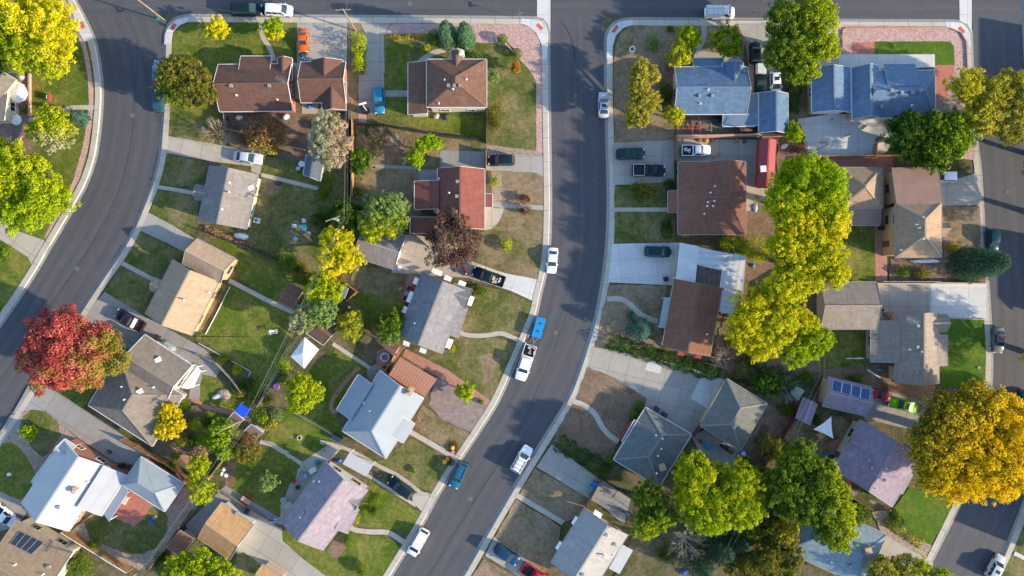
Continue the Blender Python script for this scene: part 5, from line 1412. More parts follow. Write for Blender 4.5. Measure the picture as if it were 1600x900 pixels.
def motorcycle(label, px, py, front, col, cat='motorcycle'):
    p = P(px, py, .7); a = math.atan2(-front[1], front[0]); r = thing('motorcycle', label, cat, (p.x, p.y, 0), a)
    def pt(nm, m, mat, par=r): o = m.build(nm, mat); o.parent = par; return o
    for x in (-.72, .72):
        m = MB(); m.tube([(x, -.07, .31), (x, .07, .31)], .31, 16); w = pt('wheel', m, MATS['tyre']); m = MB(); m.tube([(x, -.075, .31), (x, .075, .31)], .18, 10); pt('rim', m, MATS['steel'], w)
    m = MB(); loft(m, [(-.85, .08, .55, .72), (-.5, .15, .4, .85), (0, .2, .3, .82), (.35, .2, .4, .98), (.6, .1, .6, .9)]); pt('body', m, paint('moto_%d' % int(col[2] * 500), col))
    m = MB(); m.box((-.3, 0, .86), .75, .26, .1); pt('seat', m, MATS['black_plastic'])
    m = MB(); m.beam((.5, -.38, 1.02), (.5, .38, 1.02), .05, .05); m.beam((.72, -.05, .35), (.48, -.05, 1.0), .05, .05); m.beam((.72, .05, .35), (.48, .05, 1.0), .05, .05); pt('handlebar', m, MATS['dark_metal'])
    m = MB(); m.tube([(.62, 0, .88), (.76, 0, .86)], .1, 10); pt('headlight', m, MATS['lamp_clear'])
motorcycle('silvery white motorcycle on the driveway behind the orange coupe', 472, 89, (.7, .7), (.5, .55, .62))
motorcycle('black motorcycle between the black suv and the white carport', 587, 740, (-.9, -.4), (.02, .03, .04))
motorcycle('small blue motorbike standing on the back patio behind dry lawn', 976, 800, (.8, .5), (.12, .2, .4))
motorcycle('red motorcycle beside the nose of the black pickup with junk', 726, 422, (.3, .9), (.35, .02, .03))
# ================================================================ VEGETATION
def leaf_mesh(name, centres, normals, sizes, tones, mat, parent, aspect=.62, base=None, rng=None):
    """one mesh of small pointed leaf faces"""
    n = len(centres); rng = rng or np.random.default_rng(1)
    nr = normals / np.maximum(1e-6, np.linalg.norm(normals, axis=1, keepdims=True))
    r = rng.normal(size=(n, 3)); u = np.cross(nr, r); u /= np.maximum(1e-6, np.linalg.norm(u, axis=1, keepdims=True)); w = np.cross(nr, u)
    s = sizes[:, None]
    q = np.stack([centres - u * s, centres - w * s * aspect + u * s * .1, centres + u * s, centres + w * s * aspect + u * s * .1], 1).reshape(-1, 3)
    off = np.zeros(3); o = parent
    while o is not None: off += np.array(o.location); o = o.parent
    q = q - off
    me = bpy.data.meshes.new(name)
    me.vertices.add(n * 4); me.vertices.foreach_set('co', q.astype(np.float32).ravel())
    me.loops.add(n * 4); me.loops.foreach_set('vertex_index', np.arange(n * 4, dtype=np.int32))
    me.polygons.add(n); me.polygons.foreach_set('loop_start', np.arange(0, n * 4, 4, dtype=np.int32))
    me.polygons.foreach_set('loop_total', np.full(n, 4, dtype=np.int32))
    at = me.attributes.new('tone', 'FLOAT', 'FACE'); at.data.foreach_set('value', np.clip(tones, 0, 1).astype(np.float32))
    me.materials.append(mat); me.update(calc_edges=True); me.validate()
    ob = bpy.data.objects.new(name, me); COL.objects.link(ob); ob.parent = parent
    return ob
GR = {  # colour ramps of the crowns
 'yellow': [(.30, .35, .012), (.54, .53, .014), (.76, .66, .02), (.84, .68, .06)],
 'gold': [(.34, .29, .012), (.64, .47, .012), (.85, .60, .015), (.88, .66, .04)],
 'yellowgreen': [(.14, .21, .010), (.28, .37, .014), (.48, .53, .018), (.64, .60, .025)],
 'lime': [(.17, .27, .010), (.32, .45, .014), (.50, .60, .025)],
 'green': [(.045, .10, .012), (.10, .18, .018), (.18, .27, .028), (.28, .33, .04)],
 'deepgreen': [(.025, .065, .012), (.055, .125, .018), (.12, .21, .026)],
 'olive': [(.075, .09, .016), (.15, .16, .026), (.25, .235, .04), (.36, .27, .06)],
 'olivelight': [(.20, .21, .025), (.36, .34, .04), (.52, .46, .07), (.60, .50, .11)],
 'pale': [(.20, .23, .10), (.37, .38, .20), (.52, .50, .34), (.56, .43, .33)],
 'sage': [(.12, .20, .055), (.23, .34, .09), (.36, .45, .16)],
 'red': [(.22, .045, .045), (.42, .07, .07), (.60, .15, .12), (.66, .27, .19)],
 'redgreen': [(.15, .19, .03), (.27, .27, .04), (.48, .27, .10)],
 'purple': [(.065, .038, .034), (.13, .075, .060), (.22, .13, .10), (.30, .20, .155)],
 'orange': [(.28, .13, .02), (.46, .22, .03), (.58, .32, .06)],
 'rust': [(.17, .10, .045), (.30, .17, .07), (.42, .23, .08)],
 'spruce': [(.022, .055, .032), (.05, .11, .065), (.10, .18, .105)],
 'bluespruce': [(.035, .10, .075), (.075, .17, .13), (.16, .28, .21)],
 'arbor': [(.05, .12, .06), (.10, .21, .10), (.19, .33, .17)],
 'topiary': [(.06, .13, .012), (.12, .23, .018), (.20, .32, .03)],
 'twig': [(.16, .13, .11), (.28, .24, .21), (.42, .38, .34)],
 'peach': [(.40, .24, .15), (.55, .35, .24), (.62, .46, .34)],
}
def lm(c): return leafmat('leaves_' + c, GR[c])
def branch(m, p, d, L, r, depth, rng, spread=.75):
    q = p + d * L
    mid = p.lerp(q, .5) + Vector((rng.uniform(-1, 1), rng.uniform(-1, 1), rng.uniform(-.3, .3))) * L * .08
    m.tube([p, mid, q], [r, r * .82, r * .62], 5 if depth > 1 else 3, cap=depth < 1)
    if depth <= 0: return
    for k in range(rng.choice((2, 3, 3))):
        e = (d + Vector((rng.uniform(-1, 1), rng.uniform(-1, 1), rng.uniform(-.35, .7))) * spread).normalized()
        branch(m, q if k < 2 else mid, e, L * rng.uniform(.6, .85), r * .6, depth - 1, rng, spread)
_ti = [0]
def tree(label, px, py, r, h, col, name='tree', cat='tree', col2=None, mixf=None, lumps=None, dens=1.0, leaf=None, group=None, lobes=None, bare=0.0, seed=None, trunk=None, low=.22, flat=.8, edge=.25, barkm='bark'):
    """deciduous tree: px, py, r = outline of the crown in the photo, h metres tall. lobes: extra crown parts (px, py, rx, ry)"""
    _ti[0] += 1; seed = seed or _ti[0]
    rng = np.random.default_rng(seed); pr = random.Random(seed)
    if not isinstance(r, tuple): r = (r, r)
    hc = h * .62
    base = P(px, py, hc)
    root = thing(name, label, cat, (base.x, base.y, 0), 0, group)
    k = (1 - hc / H) / S
    lob = [(px, py, r[0], r[1])] if lobes is None else lobes
    C, N, Z, T, Q = [], [], [], [], []
    for (lx, ly, rx, ry) in lob:
        c2 = P(lx, ly, hc); rx, ry = rx * 1.07, ry * 1.07; R3 = np.array([rx * k, ry * k, min(h * (1 - low) / 2, max(rx, ry) * k * flat)])
        cz = h - R3[2]
        n_l = lumps or int(24 + 24 * (R3[0] * R3[1]) ** .5)
        n_l = int(n_l)
        n_s = int(n_l * .55); n_l += n_s
        d = rng.normal(size=(n_l, 3)); d[:, 2] = np.abs(d[:, 2]) * .95 - .3 * rng.random(n_l); d /= np.linalg.norm(d, axis=1, keepdims=True)
        rad = rng.uniform(.40, .86, n_l) ** .75; rad[-n_s:] = rng.uniform(.84, 1.10, n_s)
        lc = d * rad[:, None] * R3 + np.array([c2.x, c2.y, cz])
        ls = rng.uniform(.13, .25, n_l) * (R3[0] * R3[1]) ** .5
        ls[-n_s:] *= .52
        ls = np.maximum(ls, .24)
        ang = np.arctan2(d[:, 1], d[:, 0]); lc[:, :2] = np.array([c2.x, c2.y]) + (lc[:, :2] - np.array([c2.x, c2.y])) * (1 + .11 * np.sin(3 * ang + seed) + .08 * np.sin(7 * ang + 2 * seed))[:, None]
        lsz = leaf or (.10 + .010 * min(6, R3[0]))
        per = (ls ** 2 * 16.0 * dens / (lsz ** 2)).astype(int) // 4 + 6
        idx = np.repeat(np.arange(n_l), per); n = len(idx)
        v = rng.normal(size=(n, 3)); v /= np.linalg.norm(v, axis=1, keepdims=True)
        sq = np.array([1, 1, .75])
        rr = (rng.uniform(.35, 1.12, n) ** .6)[:, None]
        c = lc[idx] + v * rr * ls[idx][:, None] * sq
        nn = v * .8 + rng.normal(size=(n, 3)) * .5 + np.array([.25, -.08, .45])
        tone_l = rng.random(n_l)
        t = .16 + .66 * tone_l[idx] + rng.normal(size=n) * .17
        C.append(c); N.append(nn); Z.append(lsz * rng.uniform(.6, 1.35, n)); T.append(t)
        nf = int(R3[0] * R3[1] * 12 * dens / (lsz ** 2) / 9); v = rng.normal(size=(nf, 3)); v[:, 2] = np.abs(v[:, 2]) * 1.1 - .25; v /= np.linalg.norm(v, axis=1, keepdims=True)
        wob = 1 + .16 * np.sin(v[:, 0] * 7 + seed) * np.sin(v[:, 1] * 6 + 1.3 * seed) + .07 * np.sin(v[:, 1] * 13 + seed)
        C.append(v * (rng.uniform(.5, .9, nf) * wob)[:, None] * R3 + np.array([c2.x, c2.y, cz])); N.append(v * .8 + rng.normal(size=(nf, 3)) * .6 + np.array([0, 0, .3])); Z.append(lsz * rng.uniform(.6, 1.3, nf)); T.append(.45 + .2 * np.sin(v[:, 0] * 5 + seed) + rng.normal(size=nf) * .17)
    C = np.concatenate(C); N = np.concatenate(N); Z = np.concatenate(Z); T = np.concatenate(T)
    keep = C[:, 2] > .25; C, N, Z, T = C[keep], N[keep], Z[keep], T[keep]
    if bare:
        kp = rng.random(len(C)) > bare; C, N, Z, T = C[kp], N[kp], Z[kp], T[kp]
    if col2:
        # a differently coloured part of the crown: mixf(unit x, unit y in photo) -> probability
        ux = (C[:, 0] - base.x) / (r[0] * k); uy = -(C[:, 1] - base.y) / (r[1] * k)
        pb = np.clip(mixf(ux, uy), 0, 1); sel = rng.random(len(C)) < np.clip((pb - .5) * 2.4 + .5, 0, 1)
        leaf_mesh('crown', C[~sel], N[~sel], Z[~sel], T[~sel], lm(col), root, rng=rng)
        if sel.sum() > 3: leaf_mesh('crown', C[sel], N[sel], Z[sel], T[sel], lm(col2), root, rng=rng)
    else: leaf_mesh('crown', C, N, Z, T, lm(col), root, rng=rng)
    m = MB(); tr = trunk or .02 * h + .05 * r[0] * k
    zb = h * .38
    m.tube([(base.x, base.y, -.1), (base.x + .03 * h * pr.uniform(-1, 1), base.y + .03 * h * pr.uniform(-1, 1), zb * .5), (base.x, base.y, zb)], [tr * 1.25, tr, tr * .85], 8)
    for (lx, ly, rx, ry) in lob:
        c2 = P(lx, ly, hc); st = Vector((base.x, base.y, zb * .9)); en = Vector((c2.x, c2.y, hc))
        if (en - st).length > 2: m.tube([st, st.lerp(en, .5), en], [tr * .7, tr * .55, tr * .4], 6)
        s0 = en if len(lob) > 1 else st
        for b in range(6):
            a = b * 1.047 + pr.uniform(-.3, .3); d = Vector((math.cos(a) * rx * k, math.sin(a) * ry * k, h * .20 + pr.uniform(-.4, .4)))
            L = d.length; branch(m, s0, d.normalized(), L * .42, tr * .42, 2, pr, .5)
    m.build('trunk', MATS[barkm], root)
    return root
def bare_tree(label, px, py, r, h, name='bare_tree', cat='tree', group=None, seed=5, mat='bark_grey', leafcol=None, n=9, nleaf=0, depth=4):
    pr = random.Random(seed); hc = h * .6; b = P(px, py, hc); root = thing(name, label, cat, (b.x, b.y, 0), 0, group); m = MB(); k = (1 - hc / H) / S
    m.tube([(b.x, b.y, -.1), (b.x, b.y, h * .3)], [.05 * r * k + .03, .04 * r * k + .025], 7)
    for i in range(n):
        a = i * 6.283 / n + pr.uniform(-.3, .3); d = Vector((math.cos(a), math.sin(a), pr.uniform(.35, 1.1))).normalized()
        branch(m, Vector((b.x, b.y, h * (.18 + .15 * pr.random()))), d, r * k * .42, .02 * r * k + .018, depth, pr, .6)
    m.build('branches', MATS[mat], root)
    if nleaf:
        rng = np.random.default_rng(seed); v = rng.normal(size=(nleaf, 3)); v /= np.linalg.norm(v, axis=1, keepdims=True)
        c = v * rng.uniform(.3, 1, (nleaf, 1)) * np.array([r * k, r * k, h * .35]) + np.array([b.x, b.y, h * .6])
        leaf_mesh('crown', c, v + rng.normal(size=(nleaf, 3)), np.full(nleaf, .12), rng.random(nleaf), lm(leafcol), root, rng=rng)
    return root
def bush(label, px, py, r, h, col, name='bush', cat='bush', group=None, seed=None, smooth=False, dens=1.0, leaf=None):
    """low shrub reaching the ground; smooth = clipped topiary ball"""
    _ti[0] += 1; seed = seed or _ti[0]; rng = np.random.default_rng(seed)
    if not isinstance(r, tuple): r = (r, r)
    hc = h * .5; b = P(px, py, hc); k = (1 - hc / H) / S; root = thing(name, label, cat, (b.x, b.y, 0), 0, group)
    Rx, Ry, Rz = r[0] * k, r[1] * k, h * .55
    lsz = leaf or (.085 if smooth else .12)
    n = int(dens * 4.2 * (Rx * Ry + (Rx + Ry) * Rz) / (lsz ** 2) * .55) + 60
    v = rng.normal(size=(n, 3)); v /= np.linalg.norm(v, axis=1, keepdims=True); v[:, 2] = np.abs(v[:, 2]) * 1.0 - .12
    if smooth: rr = rng.uniform(.9, 1.02, n)
    else:
        f = rng.normal(size=(7, 3)); rr = rng.uniform(.5, 1.1, n) * (1 + .16 * np.sin(v @ f.T * 2.3).sum(1) / 2.2)
    c = v * rr[:, None] * np.array([Rx, Ry, Rz]) + np.array([b.x, b.y, h * .45])
    keep = c[:, 2] > .03; c, v = c[keep], v[keep]; n = len(c)
    t = .5 + .25 * np.sin(c[:, 0] * 2.1 + seed) * np.sin(c[:, 1] * 2.4) + rng.normal(size=n) * .2
    leaf_mesh('foliage', c, v + rng.normal(size=(n, 3)) * (.35 if smooth else .7), lsz * rng.uniform(.7, 1.3, n), t, lm(col), root, rng=rng)
    m = MB()
    for i in range(4):
        a = i * 1.57 + seed; m.tube([(b.x, b.y, -.05), (b.x + math.cos(a) * Rx * .5, b.y + math.sin(a) * Ry * .5, h * .6)], [.05, .025], 5)
    m.build('stem', MATS['bark'], root)
    return root
def hedge(label, pts, w, h, col, name='hedge', cat='hedge', seed=None, group=None, dens=1.0):
    _ti[0] += 1; seed = seed or _ti[0]; rng = np.random.default_rng(seed)
    line = resample(smooth_line([P(x, y, h * .6) for x, y in pts], 5), step=.3); b = line[len(line) // 2]
    root = thing(name, label, cat, (b.x, b.y, 0), 0, group); hw = w / S / 2; C, N = [], []
    for i, p in enumerate(line):
        d = (line[min(i + 1, len(line) - 1)] - line[max(i - 1, 0)]).normalized(); nx = Vector((-d.y, d.x)); n = int(dens * 16 * (1 + hw + h))
        f = 1 + .18 * math.sin(i * .9 + seed) + .12 * math.sin(i * .37)
        for j in range(n):
            a = rng.uniform(-.25, math.pi + .25); rr = rng.uniform(.7, 1.06) * f; x = math.cos(a) * hw * rr; z = max(.05, (abs(math.sin(a)) ** .7) * h * rr * math.copysign(1, math.sin(a)) if math.sin(a) > 0 else .2)
            q = p + nx * x + d * rng.uniform(-.2, .2); C.append((q.x, q.y, z)); N.append((nx.x * math.cos(a), nx.y * math.cos(a), abs(math.sin(a)) + .1))
    C = np.array(C); N = np.array(N); n = len(C); t = .45 + .25 * np.sin(C[:, 0] * 1.3) * np.sin(C[:, 1] * 1.6 + 1) + rng.normal(size=n) * .18
    leaf_mesh('foliage', C, N + rng.normal(size=(n, 3)) * .5, .13 * rng.uniform(.7, 1.3, n), t, lm(col), root, rng=rng)
    m = MB()
    for p in line[::5]: m.tube([(p.x, p.y, -.05), (p.x, p.y, h * .6)], [.05, .03], 5)
    m.build('stem', MATS['bark'], root)
    return root
def conifer(label, px, py, r, h, col, name='conifer', seed=3, group=None, upright=1.0, dens=1.0, basez=.2):
    """px, py: foot of the tree in the photo (ground level); cone of drooping boughs"""
    rng = np.random.default_rng(seed); b = P(px, py, 0); root = thing(name, label, 'tree', (b.x, b.y, 0), 0, group); k = 1 / S
    if not isinstance(r, tuple): r = (r, r)
    C, N, T = [], [], []
    nb = int(h * 26 * dens)
    for i in range(nb):
        f = (i + .5) / nb; z = basez + (h - basez) * f; a = i * 2.39996 + rng.uniform(-.2, .2)
        L = ((1 - f) ** (.8 * upright) * .95 + .04) * rng.uniform(.78, 1.08); tb = rng.random()
        m_ = int(6 + 26 * L)
        s = rng.uniform(.12, 1, m_) ** .7
        ca, sa = math.cos(a), math.sin(a)
        side = rng.normal(size=m_) * .13 * (1.1 - s * .6) * r[0] * k * L
        x = ca * s * L * r[0] * k - sa * side; y = sa * s * L * r[1] * k + ca * side
        zz = z - s * L * .22 * h / 6 + rng.normal(size=m_) * .06
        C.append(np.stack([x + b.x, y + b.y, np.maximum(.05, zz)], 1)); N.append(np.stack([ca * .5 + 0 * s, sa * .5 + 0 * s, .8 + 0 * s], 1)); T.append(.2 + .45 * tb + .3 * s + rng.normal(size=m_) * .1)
    C = np.concatenate(C); N = np.concatenate(N); T = np.concatenate(T); n = len(C)
    leaf_mesh('crown', C, N + rng.normal(size=(n, 3)) * .45, .15 * rng.uniform(.7, 1.3, n), T, lm(col), root, aspect=.4, rng=rng)
    m = MB(); m.tube([(b.x, b.y, -.1), (b.x, b.y, h * .95)], [.02 * h + .05, .02], 7); m.build('trunk', MATS['bark'], root)
    return root

# ---- left block
tree('broad yellow tree in the top left corner over bright lawn', 48, 52, (62, 62), 8.5, 'yellow', col2='yellowgreen', mixf=lambda x, y: .45 + .5 * y - .5 * x, lobes=[(28, 40, 52, 45), (80, 40, 36, 42), (85, 85, 32, 36), (45, 85, 30, 28)])
tree('broad bright green tree beside the left driveway', 48, 298, (62, 64), 8, 'yellowgreen', col2='lime', mixf=lambda x, y: .45 + .3 * y, lobes=[(30, 275, 46, 42), (70, 305, 38, 42), (45, 330, 40, 32), (0, 300, 30, 40)])
tree('pale green thinning tree with bare twigs beside the curved footpath', 82, 205, (32, 34), 6, 'yellowgreen', col2='pale', mixf=lambda x, y: .35 + .4 * y, bare=.25)
conifer('round teal spruce beside the left footpath by the kerb', 131, 186, 15, 3.2, 'bluespruce', seed=11, upright=.7)
bush('yellow green bush beside the round teal spruce', 119, 182, 9, 1.4, 'olivelight')
bush('round green bush on the lawn by the left driveway foot', 6, 396, (12, 16), 1.8, 'green')
bush('low green bush beside the patio edge of the left house', 38, 173, 5, .8, 'green')
tree('green tree crown cut by the left edge beside the patio', -6, 235, (30, 22), 6, 'yellowgreen')
tree('dark green tree at the left edge under the yellow tree', 0, 82, (22, 34), 6, 'deepgreen')
# ---- middle block, top
tree('dense dark olive tree overhanging two parked cars at the corner', 293, 131, (45, 42), 7, 'olive', col2='green', mixf=lambda x, y: .3 - .2 * x + .2 * y, lobes=[(290, 130, 40, 38), (315, 140, 24, 28), (268, 122, 22, 26)])
tree('small golden yellow tree on the corner lawn', 341, 44, (17, 17), 3.8, 'yellow', dens=1.3)
tree('small lime yellow tree beside the front footpath', 427, 45, (16, 16), 3.6, 'lime', col2='yellow', mixf=lambda x, y: .3 + .5 * y, dens=1.3)
bare_tree('grey bare shrub beside the dark olive tree at the driveway', 336, 208, 24, 3.2, seed=21, leafcol='rust', nleaf=260)
tree('sparse orange brown tree behind the brick house', 418, 213, (34, 24), 4.2, 'rust', col2='olivelight', mixf=lambda x, y: .2 + .4 * y, bare=.55, barkm='bark_grey')
bare_tree('low leafless thicket under the orange brown tree', 395, 205, 20, 2.4, seed=25, leafcol='rust', nleaf=200)
tree('pale cream tree beside the overhead cables and blue shed', 516, 218, (31, 42), 7.5, 'pale', col2='peach', mixf=lambda x, y: .35 + .25 * x, lobes=[(514, 200, 24, 24), (520, 232, 28, 30), (505, 225, 20, 26)])
hedge('tall yellow green hedge between two driveways', [(560, 55), (560, 110)], 19, 2.4, 'yellowgreen')
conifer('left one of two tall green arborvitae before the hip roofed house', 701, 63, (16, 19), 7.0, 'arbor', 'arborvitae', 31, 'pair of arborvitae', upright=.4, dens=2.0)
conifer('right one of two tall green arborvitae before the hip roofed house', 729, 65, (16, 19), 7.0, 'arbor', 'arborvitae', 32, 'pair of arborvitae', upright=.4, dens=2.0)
bush('dark clipped bush beside the left arborvitae', 678, 57, (10, 11), 1.7, 'topiary', smooth=True)
bush('small yellow green bush beside the lamp post walk', 667, 75, 5, .9, 'yellowgreen')
hedge('row of low yellowish plants along the red bed', [(606, 59), (640, 56), (662, 55)], 7, .7, 'olivelight')
bush('low green shrub under the window of the hip roofed house', 741, 88, (14, 5), 1.0, 'green')
bush('round clipped bush at one end of the garden bench', 785, 61, 8.5, 1.5, 'topiary', smooth=True, group='bushes beside the garden bench')
bush('round clipped bush at the street end of the garden bench', 808, 83, 8, 1.5, 'topiary', smooth=True, group='bushes beside the garden bench')
tree('slim pale sapling beside the hip roofed house', 771, 122, (8, 10), 3, 'sage', dens=1.0, name='sapling', bare=.2)
tree('tiny orange sapling on the corner lawn', 806, 106, (6, 9), 2.2, 'orange', name='sapling', bare=.2)
bush('tall olive brown shrub beside the hip roofed house', 773, 184, (15, 25), 2.6, 'olive', name='shrub')
# behind
bare_tree('leafless grey brown thicket behind the black fence, left one', 590, 222, 26, 2.8, seed=41, mat='bark', leafcol='rust', nleaf=300)
bare_tree('leafless brown thicket beside the lime leaved tree', 630, 232, 26, 2.8, seed=42, mat='bark_grey', leafcol='rust', nleaf=350)
tree('sprawling lime leaved tree beside the bare thicket', 664, 235, (26, 24), 4.5, 'lime', lobes=[(652, 248, 12, 14), (664, 228, 13, 12), (682, 226, 10, 8), (672, 222, 10, 10)], dens=1.2)
tree('round green tree under the overhead cables', 563, 253, (17, 20), 4.5, 'deepgreen', col2='lime', mixf=lambda x, y: .35 + 0 * x)
tree('grey green tree with pale dead twigs beside the red roofed house', 600, 338, (36, 38), 6.5, 'sage', col2='yellowgreen', mixf=lambda x, y: .4 + .4 * y, lobes=[(612, 325, 24, 24), (585, 350, 26, 26), (615, 345, 22, 26), (595, 322, 24, 20)])
tree('dark green tree beneath the cables beside the gravel roofed garage', 545, 340, (26, 30), 5.5, 'deepgreen', col2='green', mixf=lambda x, y: .4 + 0 * x)
tree('dark purple brown tree over the black pickup', 707, 377, (40, 42), 7.5, 'purple', lumps=56, dens=1.15)
bush('upper dark maroon shrub beside the front footpath', 820, 311, (11, 8), 1.4, 'purple', group='maroon shrubs beside the footpath')
bush('lower dark maroon shrub beside the front footpath', 820, 329, (11, 8), 1.4, 'purple', group='maroon shrubs beside the footpath')
bush('loose lime green shrub alone on the worn front lawn', 790, 383, 11, 1.6, 'yellowgreen')
bush('small lime shrub at the porch of the red roofed house', 773, 283, (6, 10), 1.2, 'lime')
tree('bright golden yellow tree beside the cables', 533, 396, (35, 38), 6.5, 'yellow', lobes=[(522, 382, 22, 24), (545, 402, 22, 24), (520, 415, 22, 20), (538, 375, 16, 16)])
tree('bright green leafy tree below the golden yellow tree', 507, 453, (28, 24), 6, 'yellowgreen', col2='lime', mixf=lambda x, y: .4 + 0 * x)
tree('pale grey green tree beside the white canopy tent', 490, 496, (34, 26), 6, 'sage', col2='pale', mixf=lambda x, y: .35 - .35 * x, lobes=[(500, 490, 24, 22), (474, 500, 18, 20), (510, 478, 20, 14)])
tree('loose olive yellow tree beside the long brown shed', 548, 509, (20, 24), 4.5, 'olivelight', col2='yellowgreen', mixf=lambda x, y: .5 + 0 * x, bare=.15)
tree('dense green tree against the awning house', 610, 512, (21, 26), 5, 'green', col2='sage', mixf=lambda x, y: .3 + .2 * y)
bush('dark shrub on the lawn beside the garden chairs', 502, 345, (18, 16), 1.5, 'deepgreen')
bush('small round green tree by the lawn fence', 452, 411, (14, 13), 2.6, 'green')
bush('green bush beside the blue shed path', 508, 300, (12, 14), 1.6, 'green')
bush('green bush against the awning house driveway', 752, 455, (9, 9), 1.4, 'green')
bush('yellow flowering bush under the front awning', 706, 543, (6, 8), 1.1, 'olivelight')
tree('small yellow lime tree at the end of the stone patio', 727, 612, (14, 14), 3.2, 'lime', col2='yellow', mixf=lambda x, y: .35 + 0 * x, dens=1.2)
bush('tiny round bush by the brick walk at the street', 752, 628, 4, .7, 'topiary', smooth=True)
tree('round yellow green tree on the dark back lawn', 474, 614, (27, 30), 5.5, 'yellowgreen', dens=1.1)
# ---- lower left
tree('huge crimson red tree beside the left road', 115, 550, (78, 60), 10, 'red', col2='redgreen', mixf=lambda x, y: .30 + .5 * np.clip(x - .1, 0, 1) + .2 * np.clip(y, 0, 1) + .16 * np.sin(x * 7) * np.sin(y * 8 + 1) - .15 * np.abs(y - .2), lobes=[(112, 550, 74, 56)], lumps=230, dens=1.25)
tree('orange yellow tree against the grey hip roof', 266, 657, (24, 30), 4.5, 'yellow', col2='gold', mixf=lambda x, y: .5 + 0 * x, lobes=[(266, 645, 18, 16), (260, 668, 18, 18), (280, 660, 12, 14)])
bush('lime bush beside the orange yellow tree', 287, 633, (9, 8), 1.5, 'lime')
bush('round yellow green bush among the garden beds', 305, 662, 11, 1.6, 'yellowgreen')
bush('ochre shrub beside the red brick deck', 284, 689, (10, 11), 1.5, 'olivelight')
bush('peach pink shrub at the end of the brick deck', 313, 706, (15, 9), 1.5, 'peach')
bush('small green bush beside the brick garage eave', 268, 729, (8, 8), 1.4, 'green')
tree('bright green feathery tree beside the blue tarp', 350, 684, (22, 30), 5, 'lime', col2='green', mixf=lambda x, y: .45 + 0 * x, lobes=[(350, 668, 20, 14), (346, 690, 19, 16), (355, 705, 12, 12)])
tree('olive tree with dry patches beside the striped shed', 387, 703, (20, 22), 4.8, 'olive', col2='rust', mixf=lambda x, y: .35 - .3 * y)
bush('round dark green bush on the shady lawn', 327, 660, (11, 12), 1.4, 'deepgreen')
tree('yellow green tree beside the cables, upper one', 312, 726, (16, 18), 4.5, 'yellowgreen')
tree('yellow green tree beside the cables, lower one', 318, 766, (20, 20), 5, 'yellowgreen', col2='yellow', mixf=lambda x, y: .3 - .3 * x)
tree('thin green sapling on the mottled house back lawn', 418, 753, (15, 15), 3.2, 'sage', bare=.45, name='sapling')
bush('green garden bush beside the striped shed', 403, 645, (12, 14), 1.5, 'green')
bush('yellowing garden bush beside the vegetable bed', 424, 664, (12, 10), 1.2, 'olivelight')
bush('leafy shrub by the white tent', 444, 572, (10, 12), 1.8, 'lime')
bush('dark bush at the foot of the lawn cables', 385, 600, (14, 10), 1.3, 'deepgreen')
bush('olive bush in the long garden bed', 370, 578, (9, 8), 1.2, 'yellowgreen')
bush('dark low shrub in the long garden bed', 350, 562, (14, 8), .9, 'green')
tree('broad lime tree cut by the bottom edge beside the tan garage', 318, 895, (52, 38), 7, 'yellowgreen', col2='lime', mixf=lambda x, y: .5 + 0 * x, lobes=[(285, 895, 28, 28), (320, 888, 30, 28), (352, 898, 26, 22)])
bush('dark green shrub beside the orange plank fence', 125, 882, (22, 22), 2.2, 'green')
bush('small dark bush leaning over the orange plank fence', 147, 850, (12, 8), 1.6, 'green')
bush('dark ivy clump beside the brown shed', 256, 882, (16, 20), 1.6, 'deepgreen')
tree('tiny yellow shrub on the front oval lawn', 45, 675, (12, 10), 1.8, 'lime', name='shrub')
bush('large kidney shaped clipped bush on the front lawn', 586, 781, (12, 11), 1.4, 'topiary', smooth=True, group='clipped bushes')
bush('small clipped bush below the kidney shaped one', 587, 800, (7, 6.5), 1.0, 'topiary', smooth=True, group='clipped bushes')
bush('small clipped bush nearest the mottled house wall', 568, 799, (6.5, 6), 1.0, 'topiary', smooth=True, group='clipped bushes')
bush('drooping clipped bush beside the curved footpath', 545, 842, (9, 13), 1.3, 'topiary', smooth=True, group='clipped bushes')
bush('yellow flowering plant bed beside the mottled house', 557, 812, (6, 9), .8, 'olivelight')
bush('bright green bush near the bottom edge of the lawn', 564, 889, (10, 11), 1.6, 'green')
bush('low spiky plant on the pumpkin lawn', 646, 735, (6, 6), .6, 'sage')
# ---- right block
tree('tall olive tree in the dry corner yard', 1001, 150, (27, 54), 6, 'olivelight', col2='olive', mixf=lambda x, y: .35 + 0 * x, lobes=[(1005, 118, 22, 24), (996, 140, 18, 18), (1008, 162, 22, 22), (990, 178, 16, 22), (1000, 190, 12, 12)])
tree('yellow green tree beside the curved footpath, left one', 1068, 73, (24, 30), 5, 'yellowgreen', col2='yellow', mixf=lambda x, y: .15 + .4 * y, lobes=[(1074, 62, 20, 19), (1060, 88, 18, 17)])
tree('green tree over the walk in front of the blue roofed house', 1135, 64, (23, 24), 5, 'green', col2='yellowgreen', mixf=lambda x, y: .5 + 0 * x)
bush('dark bush against the blue house side wall', 1039, 149, (15, 18), 2.2, 'deepgreen')
tree('small yellow tree at the corner of the pink wall', 1053, 180, (16, 15), 3.8, 'yellow', col2='lime', mixf=lambda x, y: .45 + 0 * x, dens=1.2)
bush('pale sage shrub in the dry corner yard', 1020, 68, (12, 14), 1.1, 'sage')
bush('small bush by the street beside the curved path', 1048, 46, (7, 6), .8, 'olive')
tree('big green street tree spilling over the top kerb', 1250, 62, (60, 66), 9.5, 'green', col2='yellowgreen', mixf=lambda x, y: .45 + .3 * x, lobes=[(1225, 35, 34, 30), (1265, 30, 36, 34), (1235, 75, 40, 32), (1275, 75, 28, 26), (1245, 112, 28, 24), (1215, 90, 26, 26)])
